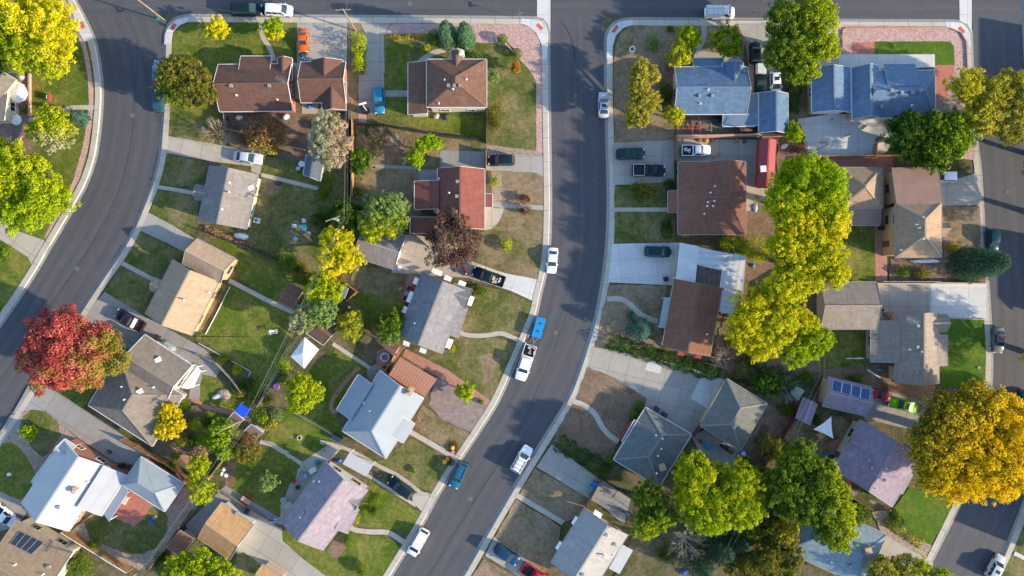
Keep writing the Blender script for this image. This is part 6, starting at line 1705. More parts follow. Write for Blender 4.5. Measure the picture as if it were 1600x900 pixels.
hedge('dark ivy hedge between the two blue roofed houses', [(1245, 125), (1243, 150), (1242, 175)], 18, 1.8, 'deepgreen')
tree('small yellow green tree at the corner of the blue garage', 1239, 207, (17, 15), 3.8, 'yellowgreen', col2='lime', mixf=lambda x, y: .5 + 0 * x)
tree('towering lime green tree beside the tan garage', 1256, 312, (64, 66), 12, 'lime', col2='yellow', mixf=lambda x, y: .38 + .45 * y, lobes=[(1245, 280, 38, 34), (1285, 295, 30, 34), (1225, 320, 36, 34), (1270, 335, 40, 36), (1290, 345, 28, 30), (1240, 350, 36, 28)])
tree('towering golden tree between the lime green trees', 1248, 405, (62, 52), 12, 'yellow', col2='yellowgreen', mixf=lambda x, y: .45 + 0 * x, lobes=[(1260, 372, 36, 26), (1235, 395, 34, 30), (1275, 405, 34, 30), (1250, 430, 40, 28), (1292, 430, 20, 18), (1222, 445, 34, 26), (1215, 385, 26, 24)])
tree('broad yellow tree beside the white carport', 1192, 492, (62, 56), 10, 'yellow', col2='yellowgreen', mixf=lambda x, y: .45 + .25 * x, lobes=[(1215, 460, 36, 28), (1175, 480, 34, 28), (1160, 515, 30, 30), (1190, 530, 36, 30), (1210, 495, 34, 30)])
tree('lime green tree at the lower end of the yellow row', 1252, 528, (38, 40), 9, 'lime', col2='yellow', mixf=lambda x, y: .42 - .2 * x - .3 * y, lobes=[(1245, 505, 26, 24), (1268, 530, 24, 26), (1240, 548, 26, 24)])
bush('yellow green bush against the brown hip house', 1146, 378, (21, 14), 2.5, 'yellowgreen')
bush('yellow green bush between the hip house and carport', 1178, 392, (26, 20), 3.2, 'yellowgreen')
tree('spreading leafy tree with bright tips over the patio corner', 1447, 220, (66, 46), 8.5, 'deepgreen', col2='lime', mixf=lambda x, y: .38 + .2 * x, lobes=[(1410, 215, 32, 32), (1445, 200, 34, 24), (1480, 212, 34, 34), (1450, 240, 34, 28), (1410, 195, 20, 18)])
tree('wide yellow olive tree leaning over the east road', 1545, 166, (60, 60), 9, 'olivelight', col2='yellow', mixf=lambda x, y: .35 - .3 * x, lobes=[(1505, 138, 28, 26), (1545, 150, 34, 28), (1585, 150, 34, 40), (1530, 185, 32, 28), (1570, 195, 34, 30)])
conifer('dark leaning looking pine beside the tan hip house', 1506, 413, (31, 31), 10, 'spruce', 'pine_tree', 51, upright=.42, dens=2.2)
bush('small flowering shrub beside the garden wall', 1412, 425, (12, 9), 1.1, 'green')
bush('low green shrub near the pine', 1440, 428, (14, 9), 1.1, 'olive')
tree('fallen looking bare sapling on the dark lawn', 1316, 392, (12, 12), 3, 'olivelight', bare=.97, name='sapling', barkm='bark_grey')
bush('golden dry shrub at the foot of the pine', 1488, 386, (12, 6), 1.0, 'olivelight')
conifer('round blue green spruce in the dry front yard', 997, 515, 24, 4.5, 'bluespruce', seed=61, upright=.6, dens=1.3)
bush('spiky teal plant beside the blue green spruce', 985, 492, (6, 8), 1.0, 'bluespruce')
hedge('long dark green hedge above the wide driveway', [(952, 532), (990, 545), (1040, 560), (1085, 575), (1124, 583)], 24, 1.5, 'deepgreen')
hedge('thick green hedge beside the bare soil yard', [(872, 692), (900, 708), (925, 722), (950, 740)], 25, 1.5, 'deepgreen')
bush('upper round clipped bush at the grey hip house corner', 998, 634, (9, 8.5), 1.4, 'topiary', smooth=True, group='clipped corner bushes')
bush('lower round clipped bush at the grey hip house corner', 990, 648, (8, 8), 1.4, 'topiary', smooth=True, group='clipped corner bushes')
bush('round clipped bush at the end of the thick green hedge', 955, 718, (8, 9), 1.4, 'topiary', smooth=True)
bush('round dark bush beside the back patio', 1163, 725, (15, 14), 2.2, 'deepgreen')
hedge('dark overgrown hedge along the back fence', [(1150, 578), (1185, 588), (1215, 592), (1240, 600)], 34, 2.0, 'deepgreen')
bare_tree('grey leafless shrub beside the pale green chair', 1228, 608, 26, 3, seed=71)
bare_tree('grey leafless brush behind the brown gable house', 1128, 560, 18, 2, seed=72)
bush('round green bush beside the solar garage', 1335, 592, (15, 9), 1.3, 'green')
tree('enormous orange gold tree over the east road', 1512, 692, (98, 92), 12, 'gold', col2='olive', mixf=lambda x, y: .3 - .25 * x - .2 * y, lobes=[(1470, 650, 44, 38), (1525, 640, 48, 40), (1575, 670, 42, 50), (1465, 700, 48, 40), (1520, 700, 50, 44), (1500, 745, 46, 36), (1560, 735, 44, 40), (1450, 740, 30, 26)])
tree('bulging yellow green tree in front of the grey hip house', 1115, 768, (72, 64), 10, 'yellowgreen', col2='lime', mixf=lambda x, y: .3 + .45 * y, lobes=[(1085, 735, 34, 30), (1150, 745, 34, 28), (1080, 770, 32, 34), (1125, 775, 40, 34), (1105, 805, 38, 26), (1160, 785, 28, 36)])
tree('dark green tree beside the bulging yellow green tree', 1018, 792, (36, 44), 8, 'green', col2='yellowgreen', mixf=lambda x, y: .3 + .4 * y, lobes=[(1012, 770, 24, 22), (1025, 800, 28, 28), (1008, 815, 20, 22)])
tree('wide soft green tree between the swing set and teal roof', 1263, 770, (68, 78), 10.5, 'green', col2='yellowgreen', mixf=lambda x, y: .3 + .45 * x, lobes=[(1240, 715, 30, 28), (1225, 760, 36, 40), (1270, 750, 38, 36), (1290, 790, 36, 36), (1300, 825, 30, 28), (1245, 790, 34, 26)])
bare_tree('pale grey leafless tree beside the dark spruces', 1072, 845, 34, 5, seed=73, n=11)
conifer('dark spruce crowded below the yellow green tree', 1122, 850, 30, 7, 'spruce', 'spruce_tree', 74)
conifer('dark spruce nearest the bottom edge behind the pole', 1092, 880, 28, 6, 'spruce', 'spruce_tree', 75)
tree('yellow olive tree beside the teal roof', 1215, 845, (32, 40), 6, 'olive', col2='yellow', mixf=lambda x, y: .35 - .2 * y, lobes=[(1222, 832, 24, 24), (1200, 870, 26, 26), (1235, 868, 18, 22)], bare=.15)
bare_tree('grey brush in front of the blue tarp', 1240, 815, 24, 4, seed=76)
tree('olive tree at the bottom edge beside the power pole', 1165, 885, (34, 24), 5, 'olive', bare=.1)
tree('loose yellow green tree at the bottom edge by the lower driveway', 1408, 893, (56, 30), 7, 'olivelight', col2='lime', mixf=lambda x, y: .4 + .25 * x, lobes=[(1380, 890, 28, 24), (1420, 890, 28, 24), (1455, 900, 26, 18)], bare=.15)
tree('leafy shrub tree between pink roofed house and teal roof', 1336, 805, (22, 18), 4, 'green', bare=.2)
bush('green shrub row on the bright corner lawn', 1405, 815, (14, 12), 1.3, 'green')
bush('dark shrub at the corner of the pink roofed house', 1396, 803, (8, 8), 1.2, 'deepgreen')
hedge('tall grass strip beside the gravel bed', [(1385, 812), (1410, 832), (1440, 850)], 14, .6, 'olivelight')
bush('maroon shrub beside the red shed end', 1252, 232, (10, 14), 1.6, 'purple')
bush('dark shrub beside the two storey entry of the brown hip house', 1046, 287, (8, 9), 1.6, 'deepgreen')
tree('low sprawling yellow green shrub on the small front lawn', 1005, 299, (18, 14), 1.8, 'olive', col2='yellow', mixf=lambda x, y: .3 + 0 * x, name='shrub')
hedge('row of green shrubs along the brown hip house front', [(1041, 345), (1042, 360), (1044, 372)], 14, 1.2, 'deepgreen')
conifer('dark spruce under the olive tree at the bottom edge', 1150, 838, 24, 6, 'spruce', 'spruce_tree', 77)
conifer('dark spruce between the power pole and the gravel shade', 1118, 815, 22, 5.5, 'spruce', 'spruce_tree', 78)
tree('dark olive thicket tree left of the yellow olive tree', 1180, 828, (24, 22), 4.5, 'olive', col2='deepgreen', mixf=lambda x, y: .5 + 0 * x)
tree('dull green tree at the bottom edge right of the pole', 1215, 895, (26, 20), 4.5, 'green', bare=.1)
tree('dark green tree crowding the back fence behind the gold row', 1200, 600, (24, 18), 4, 'deepgreen', bare=.1)
tree('dull green tree left of the wide soft green tree', 1205, 700, (18, 20), 4.5, 'olive', bare=.15)
tree('green tree at the lower end of the dark red fence', 1195, 742, (20, 16), 4.5, 'green', bare=.1)
bush('dark shrub beside the dark spruces on the bare yard', 1040, 868, (16, 10), 1.2, 'deepgreen')
bush('yellow green weeds beside the grey leafless tree', 1098, 862, (12, 10), 1.0, 'olive')
for i_, (x_, y_, r_, c_, t_) in enumerate(((442, 588, 9, 'green', 'green bush against the alley wire fence, upper'), (418, 625, 9, 'deepgreen', 'dark bush on the alley below the pink pool'), (398, 618, 10, 'green', 'green bush between vegetable bed and alley'), (376, 612, 9, 'olive', 'olive bush above the blue tarp'), (412, 655, 8, 'lime', 'lime plant beside the striped shed roof'), (432, 648, 9, 'sage', 'pale sage plant in the small fenced bed'), (366, 708, 9, 'green', 'green bush beside the alley fence by the olive tree'), (336, 735, 10, 'green', 'green bush right of the upper yellow green tree'), (300, 748, 9, 'yellowgreen', 'yellow green bush above the brown gravel fence'), (296, 690, 10, 'deepgreen', 'dark bush beside the peach shrub'), (276, 712, 8, 'green', 'green bush in the terrace bed'), (318, 690, 9, 'lime', 'lime bush on the shady lawn edge'), (250, 870, 9, 'green', 'green bush between gravel and brown shed'), (270, 898, 12, 'deepgreen', 'dark bush at the bottom edge beside the lime tree'), (480, 440, 10, 'green', 'green bush between the small brown shed and leafy tree'), (530, 440, 10, 'rust', 'rusty bush below the golden yellow tree'), (470, 418, 12, 'olive', 'olive bush along the dark lawn fence'), (560, 300, 9, 'green', 'green bush beside the orange fence'), (575, 340, 10, 'rust', 'rusty bush beside the grey green tree'), (525, 330, 10, 'deepgreen', 'dark bush by the cables below the shed path'), (1232, 640, 10, 'olive', 'olive bush beside the small pink shed'), (1275, 655, 9, 'deepgreen', 'dark bush behind the shade sail'), (1260, 590, 12, 'green', 'green bush beside the solar garage fence'), (1170, 560, 12, 'rust', 'rusty brush behind the brown gable house'), (1145, 535, 10, 'olive', 'olive brush along the brown gable house side'), (1225, 640, 9, 'green', 'green bush on the red fence top end'), (1240, 110, 10, 'green', 'green bush under the big street tree'), (425, 230, 9, 'olive', 'olive bush on the weathered grey fence'), (380, 218, 9, 'rust', 'rusty bush beside the weathered grey fence'), (492, 195, 9, 'deepgreen', 'dark bush beside the pale cream tree'))):
    bush(t_, x_, y_, r_, 1.1, c_)
# trees just outside the frame whose shade lies on the east road
for i, (x, y, r_, h_) in enumerate(((1650, 230, 45, 9), (1668, 330, 50, 10), (1660, 560, 50, 10), (1680, 680, 46, 9))):
    tree(['green tree outside the right edge, nearest the top', 'green tree outside the right edge, above the middle', 'yellow green tree outside the right edge, below the middle', 'yellow green tree outside the right edge, nearest the bottom'][i], x, y, r_, h_, 'green' if i < 2 else 'yellowgreen', dens=.6)
# ================================================================ FENCES, WALLS, POLES
planks('fence_orange', (.36, .19, .075)); planks('fence_brown', (.19, .11, .07)); planks('fence_dark', (.05, .045, .042)); planks('fence_grey', (.24, .22, .19)); planks('fence_darkred', (.15, .035, .03)); planks('fence_green', (.06, .13, .10))
planks('fence_white', (.62, .62, .60)); plain('masonry_pink', (.46, .27, .21), .9, 0, .12, 2); plain('masonry_tan', (.42, .33, .23), .9)
def fence(label, pts, h=1.7, mat='fence_brown', post=2.4, th=.05, name='fence', cat='fence', cap=None, gap=0.0):
    """pts: foot line in the photo (ground level)"""
    w = [P(*p) for p in pts]; b = w[0]; root = thing(name, label, cat, (b.x, b.y, 0)); m = MB()
    for p, q in zip(w, w[1:]):
        d = (q - p); L = d.length; d.normalize(); nx = Vector((-d.y, d.x)) * th / 2
        m.prism([p + nx, q + nx, q - nx, p - nx], .03 + gap, h)
    m.build('panel', MATS[mat], root)
    if cap:
        m = MB()
        for p, q in zip(w, w[1:]): m.beam((*p, h + .03), (*q, h + .03), th + .08, .07)
        m.build('cap', MATS[cap], root)
    if post:
        pp = resample(w, step=post)
        for p in pp[:60]:
            m = MB(); m.box((p.x, p.y, h / 2 + .02), .11, .11, h + .1); m.build('post', MATS[mat], root)
    return root
def wire_fence(label, pts, h=1.2):
    w = resample([P(*p) for p in pts], step=2.5); root = thing('wire_fence', label, 'fence', (*w[0], 0)); m = MB()
    for p, q in zip(w, w[1:]):
        m.beam((*p, h), (*q, h), .05, .05)
        for k in range(1, 6): m.beam((*p, h * k / 6), (*q, h * k / 6), .012, .012)
    m.build('mesh', MATS['steel'], root)
    for p in w: m = MB(); m.tube([(p.x, p.y, -.05), (p.x, p.y, h + .06)], .035, 6); m.build('post', MATS['steel'], root)
fence('weathered grey fence behind the orange brown tree', [(354, 180), (356, 203), (400, 213), (436, 225), (480, 237)], 1.5, 'fence_grey')
fence('low black fence behind the hip roofed house', [(556, 193), (600, 197), (645, 206), (700, 215), (759, 222)], 1.3, 'fence_dark')
fence('orange wooden fence running under the cables', [(553, 190), (553, 308)], 1.8, 'fence_orange')
fence('dark fence side by side with the orange one under the cables', [(548, 176), (548, 305)], 1.6, 'fence_dark')
fence('short black fence beside the olive brown shrub', [(760, 172), (760, 224)], 1.6, 'fence_dark')
fence('short orange fence at the nose of the black suv', [(760, 238), (760, 266)], 1.7, 'fence_orange')
fence('red brown fence between gravel roof and dark purple tree', [(628, 362), (650, 368), (668, 384)], 1.8, 'fence_brown')
fence('dark lawn fence between the shingle roofed and tan roofed houses', [(315, 359), (392, 388), (470, 424), (498, 432)], 1.2, 'fence_dark')
wire_fence('wire fence along the alley cables by the big back lawn', [(468, 525), (448, 560), (430, 590), (405, 632)])
fence('low white board edging along the tan roofed house bed', [(360, 448), (341, 486), (322, 522)], .35, 'fence_white', 0)
fence('low white board edging along the vegetable bed', [(311, 536), (392, 580), (389, 588)], .35, 'fence_white', 0)
fence('grey fence between concrete yard and vegetable bed', [(310, 552), (340, 566), (365, 592), (380, 612)], 1.2, 'fence_grey')
fence('rusty brown alley fence below the blue tarp', [(421, 611), (406, 634)], 1.5, 'fence_brown')
fence('rusty brown alley fence beside the white stools', [(362, 704), (332, 744)], 1.6, 'fence_brown')
fence('bright orange plank fence between the two lower left houses', [(106, 826), (207, 888)], 1.9, 'fence_orange', 2.4, cap='white_trim')
fence('brown fence along the gravel of the oval lawn', [(303, 796), (270, 842), (240, 884)], 1.6, 'fence_brown')
fence('orange brown fence between the grey hip house and the brick garage', [(197, 684), (232, 704), (265, 722), (296, 744)], 1.7, 'fence_orange')
wire_fence('wire fence across the lawn below the round yellow green tree', [(466, 645), (495, 660), (520, 676)])
wire_fence('wire fence along the dark lawn path to the wire alley', [(420, 690), (455, 705)], 1.0)
fence('long pinkish masonry wall behind the white pickup', [(1055, 215), (1100, 215), (1185, 213), (1224, 213)], 1.5, 'masonry_pink', 0, .32, 'wall', 'wall')
fence('short rust red wall between the driveway and the white pickup yard', [(1054, 213), (1054, 252), (1068, 258)], 1.5, 'fence_brown', 0, .22, 'wall', 'wall')
fence('dull green fence beside the long red shed', [(1184, 216), (1186, 294)], 2.0, 'fence_green')
fence('orange wooden fence below the pale concrete patio', [(1268, 246), (1330, 246), (1397, 245)], 1.7, 'fence_orange')
fence('short orange fence under the spreading leafy tree', [(1362, 246), (1364, 226), (1382, 222)], 1.6, 'fence_orange')
fence('low tan wall with rail along the wide pale driveway', [(1364, 443), (1452, 443), (1462, 442), (1538, 443)], 1.0, 'masonry_tan', 0, .2, 'wall', 'wall')
fence('white topped rail beside the tan wall posts', [(1376, 440), (1462, 440)], 1.2, 'fence_white', 2.9)
fence('low brick edge between pale driveway and bright lawn', [(1481, 497), (1538, 499)], .3, 'masonry_tan', 0, .2, 'wall', 'wall')
fence('grey fence below the brown gable house', [(1100, 566), (1138, 577)], 1.3, 'fence_grey')
fence('long dark red fence between garden plot and swing set', [(1252, 630), (1226, 668), (1176, 746)], 1.8, 'fence_darkred')
fence('red brown gate between the two grey hip roofs', [(1081, 679), (1094, 660)], 1.8, 'fence_darkred')
fence('low brown planter wall below the back patio', [(1098, 713), (1142, 739)], .5, 'fence_brown', 0, .4, 'wall', 'wall')
fence('dark fence at the end of the driveway beside two bins', [(937, 747), (914, 790)], 1.6, 'fence_brown')
fence('dark fence above the two wheeled clutter', [(940, 746), (978, 770)], 1.4, 'fence_dark')
fence('orange timber screen beside the copper patio cover', [(626, 541), (602, 580)], 1.7, 'fence_orange', 1.6)
fence('small red fence beside the awning house tree', [(566, 506), (592, 520)], 1.3, 'fence_darkred')
fence('brown fence below the pink roofed house', [(1322, 772), (1366, 800)], 1.7, 'fence_orange')
fence('brown fence of the small yard beside the golden tree', [(544, 470), (560, 456), (543, 444)], 1.4, 'fence_orange')
fence('dark timber fence beside the concrete driveway of the tan garage', [(346, 764), (440, 822)], .9, 'fence_grey')
fence('reddish garden edging wall around the left patio', [(48, 116), (48, 182)], .5, 'masonry_pink', 0, .3, 'wall', 'wall')
fence('curved reddish edging wall below the left patio', [(40, 196), (34, 212), (30, 226)], .5, 'masonry_pink', 0, .3, 'wall', 'wall')
fence('low pink brick edge around the pink gravel', [(1316, 85), (1316, 48), (1322, 45), (1482, 44), (1500, 51), (1509, 66), (1511, 112)], .3, 'masonry_pink', 0, .18, 'wall', 'wall')
fence('red porch step rail of the grey hip house', [(986, 657), (968, 686)], .8, 'wall_red', 0, .3, 'wall', 'wall')

def pole(label, px, py, h, arm=None, name='utility_pole', transformer=False):
    b = P(px, py); r = thing(name, label, 'utility pole', (b.x, b.y, 0)); m = MB(); m.tube([(b.x, b.y, -.2), (b.x, b.y, h)], [.14, .10], 10); m.build('mast', MATS['wood_pole'], r)
    if arm:
        d = Vector((math.cos(R(arm)), math.sin(R(arm)))) * 1.15; m = MB(); m.beam((b.x - d.x, b.y - d.y, h - .35), (b.x + d.x, b.y + d.y, h - .35), .11, .13); a = m.build('crossarm', MATS['wood_grey'], r)
        m = MB()
        for f in (-.92, -.35, .35, .92): m.tube([(b.x + d.x * f, b.y + d.y * f, h - .29), (b.x + d.x * f, b.y + d.y * f, h - .1)], .05, 6)
        m.build('insulator', MATS['steel'], a)
    if transformer: m = MB(); m.tube([(b.x + .35, b.y, h - 2.1), (b.x + .35, b.y, h - 1.1)], .24, 12); m.build('transformer', MATS['vent_grey'], r)
    return b
g_ = 'utility poles'
pole('bare leaning looking wooden pole at the top left street corner', 259, 33, 9)
pole('wooden utility pole with crossarm beside the orange coupe driveway', 556, 48, 9, 2)
pole('wooden utility pole among the trees beside the gravel roofed garage', 541, 350, 9, 20, transformer=True)
pole('wooden utility pole beside the blue tarp', 382, 655, 9, 30)
pole('wooden utility pole behind the brown shed at the bottom left', 232, 882, 9, 35)
pole('wooden pole beside the pale concrete patio and maroon shrub', 1262, 240, 8.2, 80)
pole('wooden utility pole with white crossarm near the dark spruces', 1133, 872, 8.5, -25)
plain('cable_grey', (.14, .14, .14), .6)
def cable(label, pts, r=.008, h=8.6, mat='cable_grey', sag=.5, hs=None):
    """cable hung between points seen in the photo at height h"""
    w = [P3(x, y, hs[i] if hs else h) for i, (x, y) in enumerate(pts)]; m = MB()
    for p, q in zip(w, w[1:]):
        L = (q - p).length; n = 8; m.tube([p.lerp(q, k / n) - Vector((0, 0, sag * (L / 40) * 4 * (k / n) * (1 - k / n))) for k in range(n + 1)], r, 4)
    c = w[0]; o = m.build('power_cable', MATS[mat], None, (c.x, c.y, c.z)); tag(o, label, 'cable', 'overhead cables')
for i, dx in enumerate((-5, 0, 5)):
    cable(['leftmost overhead cable of the alley line', 'middle overhead cable of the alley line', 'rightmost overhead cable of the alley line'][i], [(544 + dx, -60), (545 + dx, 18), (542 + dx, 335), (382 + dx, 665), (214 + dx, 905), (180 + dx, 950)], .008)
cable('lower thick overhead cable of the alley line', [(541, -50), (542, 20), (538, 338), (390, 640), (222, 892)], .016, 7.2)
for i, dx in enumerate((-4, 4)):
    cable(['left overhead cable of the right hand line', 'right overhead cable of the right hand line'][i], [(1292 + dx, 224), (1284 + dx, 590), (1243 + dx, 675), (1124 + dx, 884), (1080 + dx, 960)], .010, 8.0)
cable('thin service cable from the pole to the red shed', [(1288, 225), (1190, 255), (1162, 285)], .010, hs=[7.6, 4.5, 3.2])
cable('thin service cable crossing the top street', [(222, -2), (300, 10), (420, 24), (545, 28)], .010, 8.2)
def street_sign(label, px, py, col, ang):
    b = P(px, py); r = thing('street_sign', label, 'sign', (b.x, b.y, 0)); m = MB(); m.tube([(b.x, b.y, 0), (b.x, b.y, 2.6)], .035, 8); m.build('post', MATS['steel'], r)
    m = MB(); m.box((b.x, b.y, 2.65), .95, .04, .22, R(ang)); m.box((b.x, b.y, 2.9), .95, .04, .22, R(ang + 90)); m.build('name_plate', plain('sign_green', (.02, .26, .17), .5), r)
street_sign('green street name sign at the corner of the pink gravel', 812, 30, 0, 5)
street_sign('teal street name sign at the foot of the corner pole', 260, 38, 0, 30)

# ================================================================ YARD THINGS
def col(name, c, rough=.6): return plain('c_' + name, c, rough)
BL, DB, TE, RD, YE, GRN, WH, BK, PK, OR = (col('blue', (.02, .10, .42)), col('navy', (.012, .03, .07)), col('teal', (.03, .20, .24)), col('red', (.42, .03, .035)), col('yellow', (.62, .42, .02)), col('green', (.05, .22, .09)),
    col('white', (.72, .72, .72)), col('black', (.02, .02, .022)), col('pink', (.6, .12, .28)), col('orange', (.65, .20, .015)))
TN = col('tan', (.42, .30, .18)); GY = col('grey', (.30, .31, .32)); PG = col('palegreen', (.36, .48, .34)); LB = col('paleblue', (.35, .55, .70))
def at(x, y, z=0.0): p = P(x, y, z); return Vector((p.x, p.y, 0))
def bin_(label, x, y, mat, ang=0, s=1.0):
    c = at(x, y, .5); r = thing('wheeled_bin', label, 'bin', c, R(ang)); m = MB(); w = .29 * s
    a, b = [(-w, -w), (w, -w), (w, w), (-w, w)], [(-w * 1.18, -w * 1.2), (w * 1.18, -w * 1.2), (w * 1.18, w * 1.25), (-w * 1.18, w * 1.25)]
    for i in range(4):
        j = (i + 1) % 4; m.face([(*a[i], .08), (*a[j], .08), (*b[j], 1.0), (*b[i], 1.0)])
    m.face([(*q, .08) for q in a[::-1]]); o = m.build('body', mat); o.parent = r
    m = MB(); m.box((0, .02, 1.03), w * 2.5, w * 2.6, .07); m.box((0, -w * 1.35, 1.0), w * 1.6, .06, .06); o = m.build('lid', mat); o.parent = r
    for s_ in (-1, 1): m = MB(); m.tube([(s_ * w * .95 - .03, w * 1.0, .12), (s_ * w * .95 + .03, w * 1.0, .12)], .12, 10); o = m.build('wheel', BK); o.parent = r
def chair(label, x, y, mat, ang=0, s=1.0, group=None):
    c = at(x, y, .5); r = thing('garden_chair', label, 'chair', c, R(ang), group)
    def pt(n, m): o = m.build(n, mat); o.parent = r
    m = MB(); m.box((0, 0, .43), .52 * s, .52 * s, .05); pt('seat', m); m = MB(); m.face([(-.26 * s, .24, .45), (.26 * s, .24, .45), (.25 * s, .36, .95), (-.25 * s, .36, .95)]); m.face([(-.25 * s, .39, .95), (.25 * s, .39, .95), (.26 * s, .27, .45), (-.26 * s, .27, .45)]); pt('backrest', m)
    for sx in (-.22, .22):
        for sy in (-.22, .22): m = MB(); m.beam((sx * s, sy * s, 0), (sx * s, sy * s, .42), .045, .045); pt('leg', m)
        m = MB(); m.beam((sx * 1.15 * s, -.22, .64), (sx * 1.15 * s, .28, .64), .05, .03); pt('armrest', m)
def round_table(label, x, y, rad, mat, h=.73, group=None):
    c = at(x, y, .7); r = thing('garden_table', label, 'table', c, 0, group); m = MB(); m.lathe((0, 0, 0), [(0, h - .04), (rad, h - .04), (rad, h), (0, h + .001)], 22); o = m.build('tabletop', mat); o.parent = r
    for k in range(4): a = k * 1.57 + .78; m = MB(); m.beam((math.cos(a) * rad * .8, math.sin(a) * rad * .8, 0), (math.cos(a) * rad * .6, math.sin(a) * rad * .6, h - .04), .05, .05); o = m.build('leg', mat); o.parent = r
def parasol(label, x, y, rad, mat, h=2.4, n=8):
    c = at(x, y, h); r = thing('parasol', label, 'parasol', c); m = MB(); m.lathe((0, 0, 0), [(rad, h - .5), (rad * .5, h - .18), (.001, h)], n); m.lathe((0, 0, 0), [(rad, h - .53), (rad, h - .5)], n); o = m.build('canopy', mat); o.parent = r
    m = MB(); m.tube([(0, 0, 0), (0, 0, h)], .03, 8); o = m.build('pole', MATS['steel']); o.parent = r
    for k in range(n): a = 6.283 * k / n; m = MB(); m.beam((0, 0, h - .05), (math.cos(a) * rad * .97, math.sin(a) * rad * .97, h - .54), .025, .025); o = m.build('rib', MATS['steel']); o.parent = r
def ring(label, x, y, r0, r1, h, mat, name='fire_pit', cat='fire pit', inner=None):
    c = at(x, y, h * .5); r = thing(name, label, cat, c); m = MB(); m.lathe((0, 0, 0), [(r0, 0), (r0, h), (r1, h), (r1, .03)], 22); o = m.build('rim', mat); o.parent = r
    m = MB(); m.lathe((0, 0, 0), [(r1, .05), (.001, .06)], 22); o = m.build('bed', inner or BK); o.parent = r
    return r
def slab_thing(name, label, cat, quad, h0, h1, mat, legs=None, part='top', legmat=None, th=.06, group=None):
    """flat panel seen at these photo corners at height h1, standing on posts"""
    q = [P(*p, h1) for p in quad]; c = sum(q, Vector((0, 0))) / len(q); r = thing(name, label, cat, (c.x, c.y, 0), 0, group); m = MB(); m.prism(q, h1 - th, h1); m.build(part, mat, r)
    for p in (q if legs is None else legs):
        p = p.lerp(c, .06); m = MB(); m.beam((p.x, p.y, h0), (p.x, p.y, h1 - th), .08, .08); m.build('post', legmat or mat, r)
    return r
def solid(name, label, cat, parts, loc, ang=0, group=None):
    """parts: (part name, [(cx, cy, cz, sx, sy, sz, rz)...], material), local metres"""
    r = thing(name, label, cat, (loc.x, loc.y, 0), R(ang), group)
    for nm, bs, mt in parts:
        m = MB()
        for b in bs: m.box(b[:3], *b[3:6], b[6] if len(b) > 6 else 0)
        o = m.build(nm, mt); o.parent = r
    return r
# bins
bin_('dark blue bin left of the pair beside the basketball hoop', 562, 173, DB); bin_('black bin right of the pair beside the basketball hoop', 570, 172, BK, 5)
bin_('black bin beside the nose of the black pickup with silver rails', 1060, 269, BK); bin_('dark bin at the corner of the white carport', 1040, 436, BK, 10)
bin_('navy bin nearest the bushes along the grey hip roof', 1026, 639, DB, -30); bin_('navy bin farther along the grey hip roof', 1038, 648, DB, -30)
bin_('teal bin of the pair at the head of the cracked driveway', 924, 763, TE, -30); bin_('blue bin of the pair at the head of the cracked driveway', 929, 756, BL, -30)
bin_('black bin beside the grey hip roof eave and covered boat', 246, 528, BK, -30); bin_('black bin in the concrete side path of the tan garage', 387, 798, BK, -30); bin_('black bin between the garage and the brick house wall', 1376, 356, BK)
bin_('blue bin at the corner of the back patio', 1160, 708, BL, 30); bin_('dark bin beside the bright roofed house vent', 190, 728, BK, 25)
# basketball hoop
c = at(574, 174); solid('basketball_hoop', 'white basketball hoop standing at the end of the driveway beside two bins', 'basketball hoop',
    [('base', [(0, 0, .12, .7, 1.0, .24)], BK), ('pole', [(0, .05, 1.4, .1, .1, 2.5)], WH), ('backboard', [(0, .5, 3.0, 1.2, .05, .8)], WH), ('arm', [(0, .28, 2.75, .09, .5, .09)], WH), ('rim', [(0, .76, 2.75, .45, .04, .03), (-.22, .6, 2.75, .03, .35, .03), (.22, .6, 2.75, .03, .35, .03)], OR)], c, 15)
# garden furniture behind the shingle roofed house
round_table('round teal garden table on the worn lawn', 474, 356, .62, TE)
for k, (x, y, a, mt, t) in enumerate(((461, 353, 80, WH, 'white garden chair left of the teal table'), (475, 345, 0, WH, 'white garden chair with red cushion above the teal table'), (482, 365, 215, GY, 'grey garden chair right of the teal table'), (462, 373, 150, LB, 'pale blue garden chair below the teal table'))): chair(t, x, y, mt, a, 1.1)
round_table('round white table beside the dark blue shed', 471, 256, .5, WH); chair('white chair beside the round white table', 466, 263, WH, 170)
solid('air_conditioner', 'white cooling unit with teal fan beside the shingle roofed house', 'air conditioner', [('case', [(0, 0, .4, .85, .85, .8)], WH), ('fan', [(0, 0, .82, .5, .5, .05), (0, 0, .83, .5, .5, .05, .78)], TE)], at(403, 345), -12)
def mound(name, label, cat, x, y, rx, ry, h, mat, ang=0, seed=1, part='cover'):
    c = at(x, y); r = thing(name, label, cat, c, R(ang)); rng = random.Random(seed); m = MB(); n = 16; rings = []
    for j in range(5):
        f = math.cos(j / 4 * math.pi / 2); z = h * math.sin(j / 4 * math.pi / 2) ** .8; rings.append([(rx * f * math.cos(6.283 * k / n) * rng.uniform(.9, 1.08), ry * f * math.sin(6.283 * k / n) * rng.uniform(.9, 1.08), z * rng.uniform(.92, 1.05) + .01) for k in range(n)])
    for j in range(4):
        for k in range(n): q = (k + 1) % n; m.face([rings[j][k], rings[j][q], rings[j + 1][q], rings[j + 1][k]])
    o = m.build(part, mat, smooth=False); o.parent = r; return r
mound('covered_boat', 'small boat under white cover beside the shingle roofed house', 'boat', 377, 369, 1.3, .55, .6, WH, -8, 3)
mound('covered_boat', 'boat under grey green tarp along the grey hip roof eave', 'boat', 263, 540, 1.6, .65, .9, col('tarpgrey', (.24, .28, .28)), -32, 4)
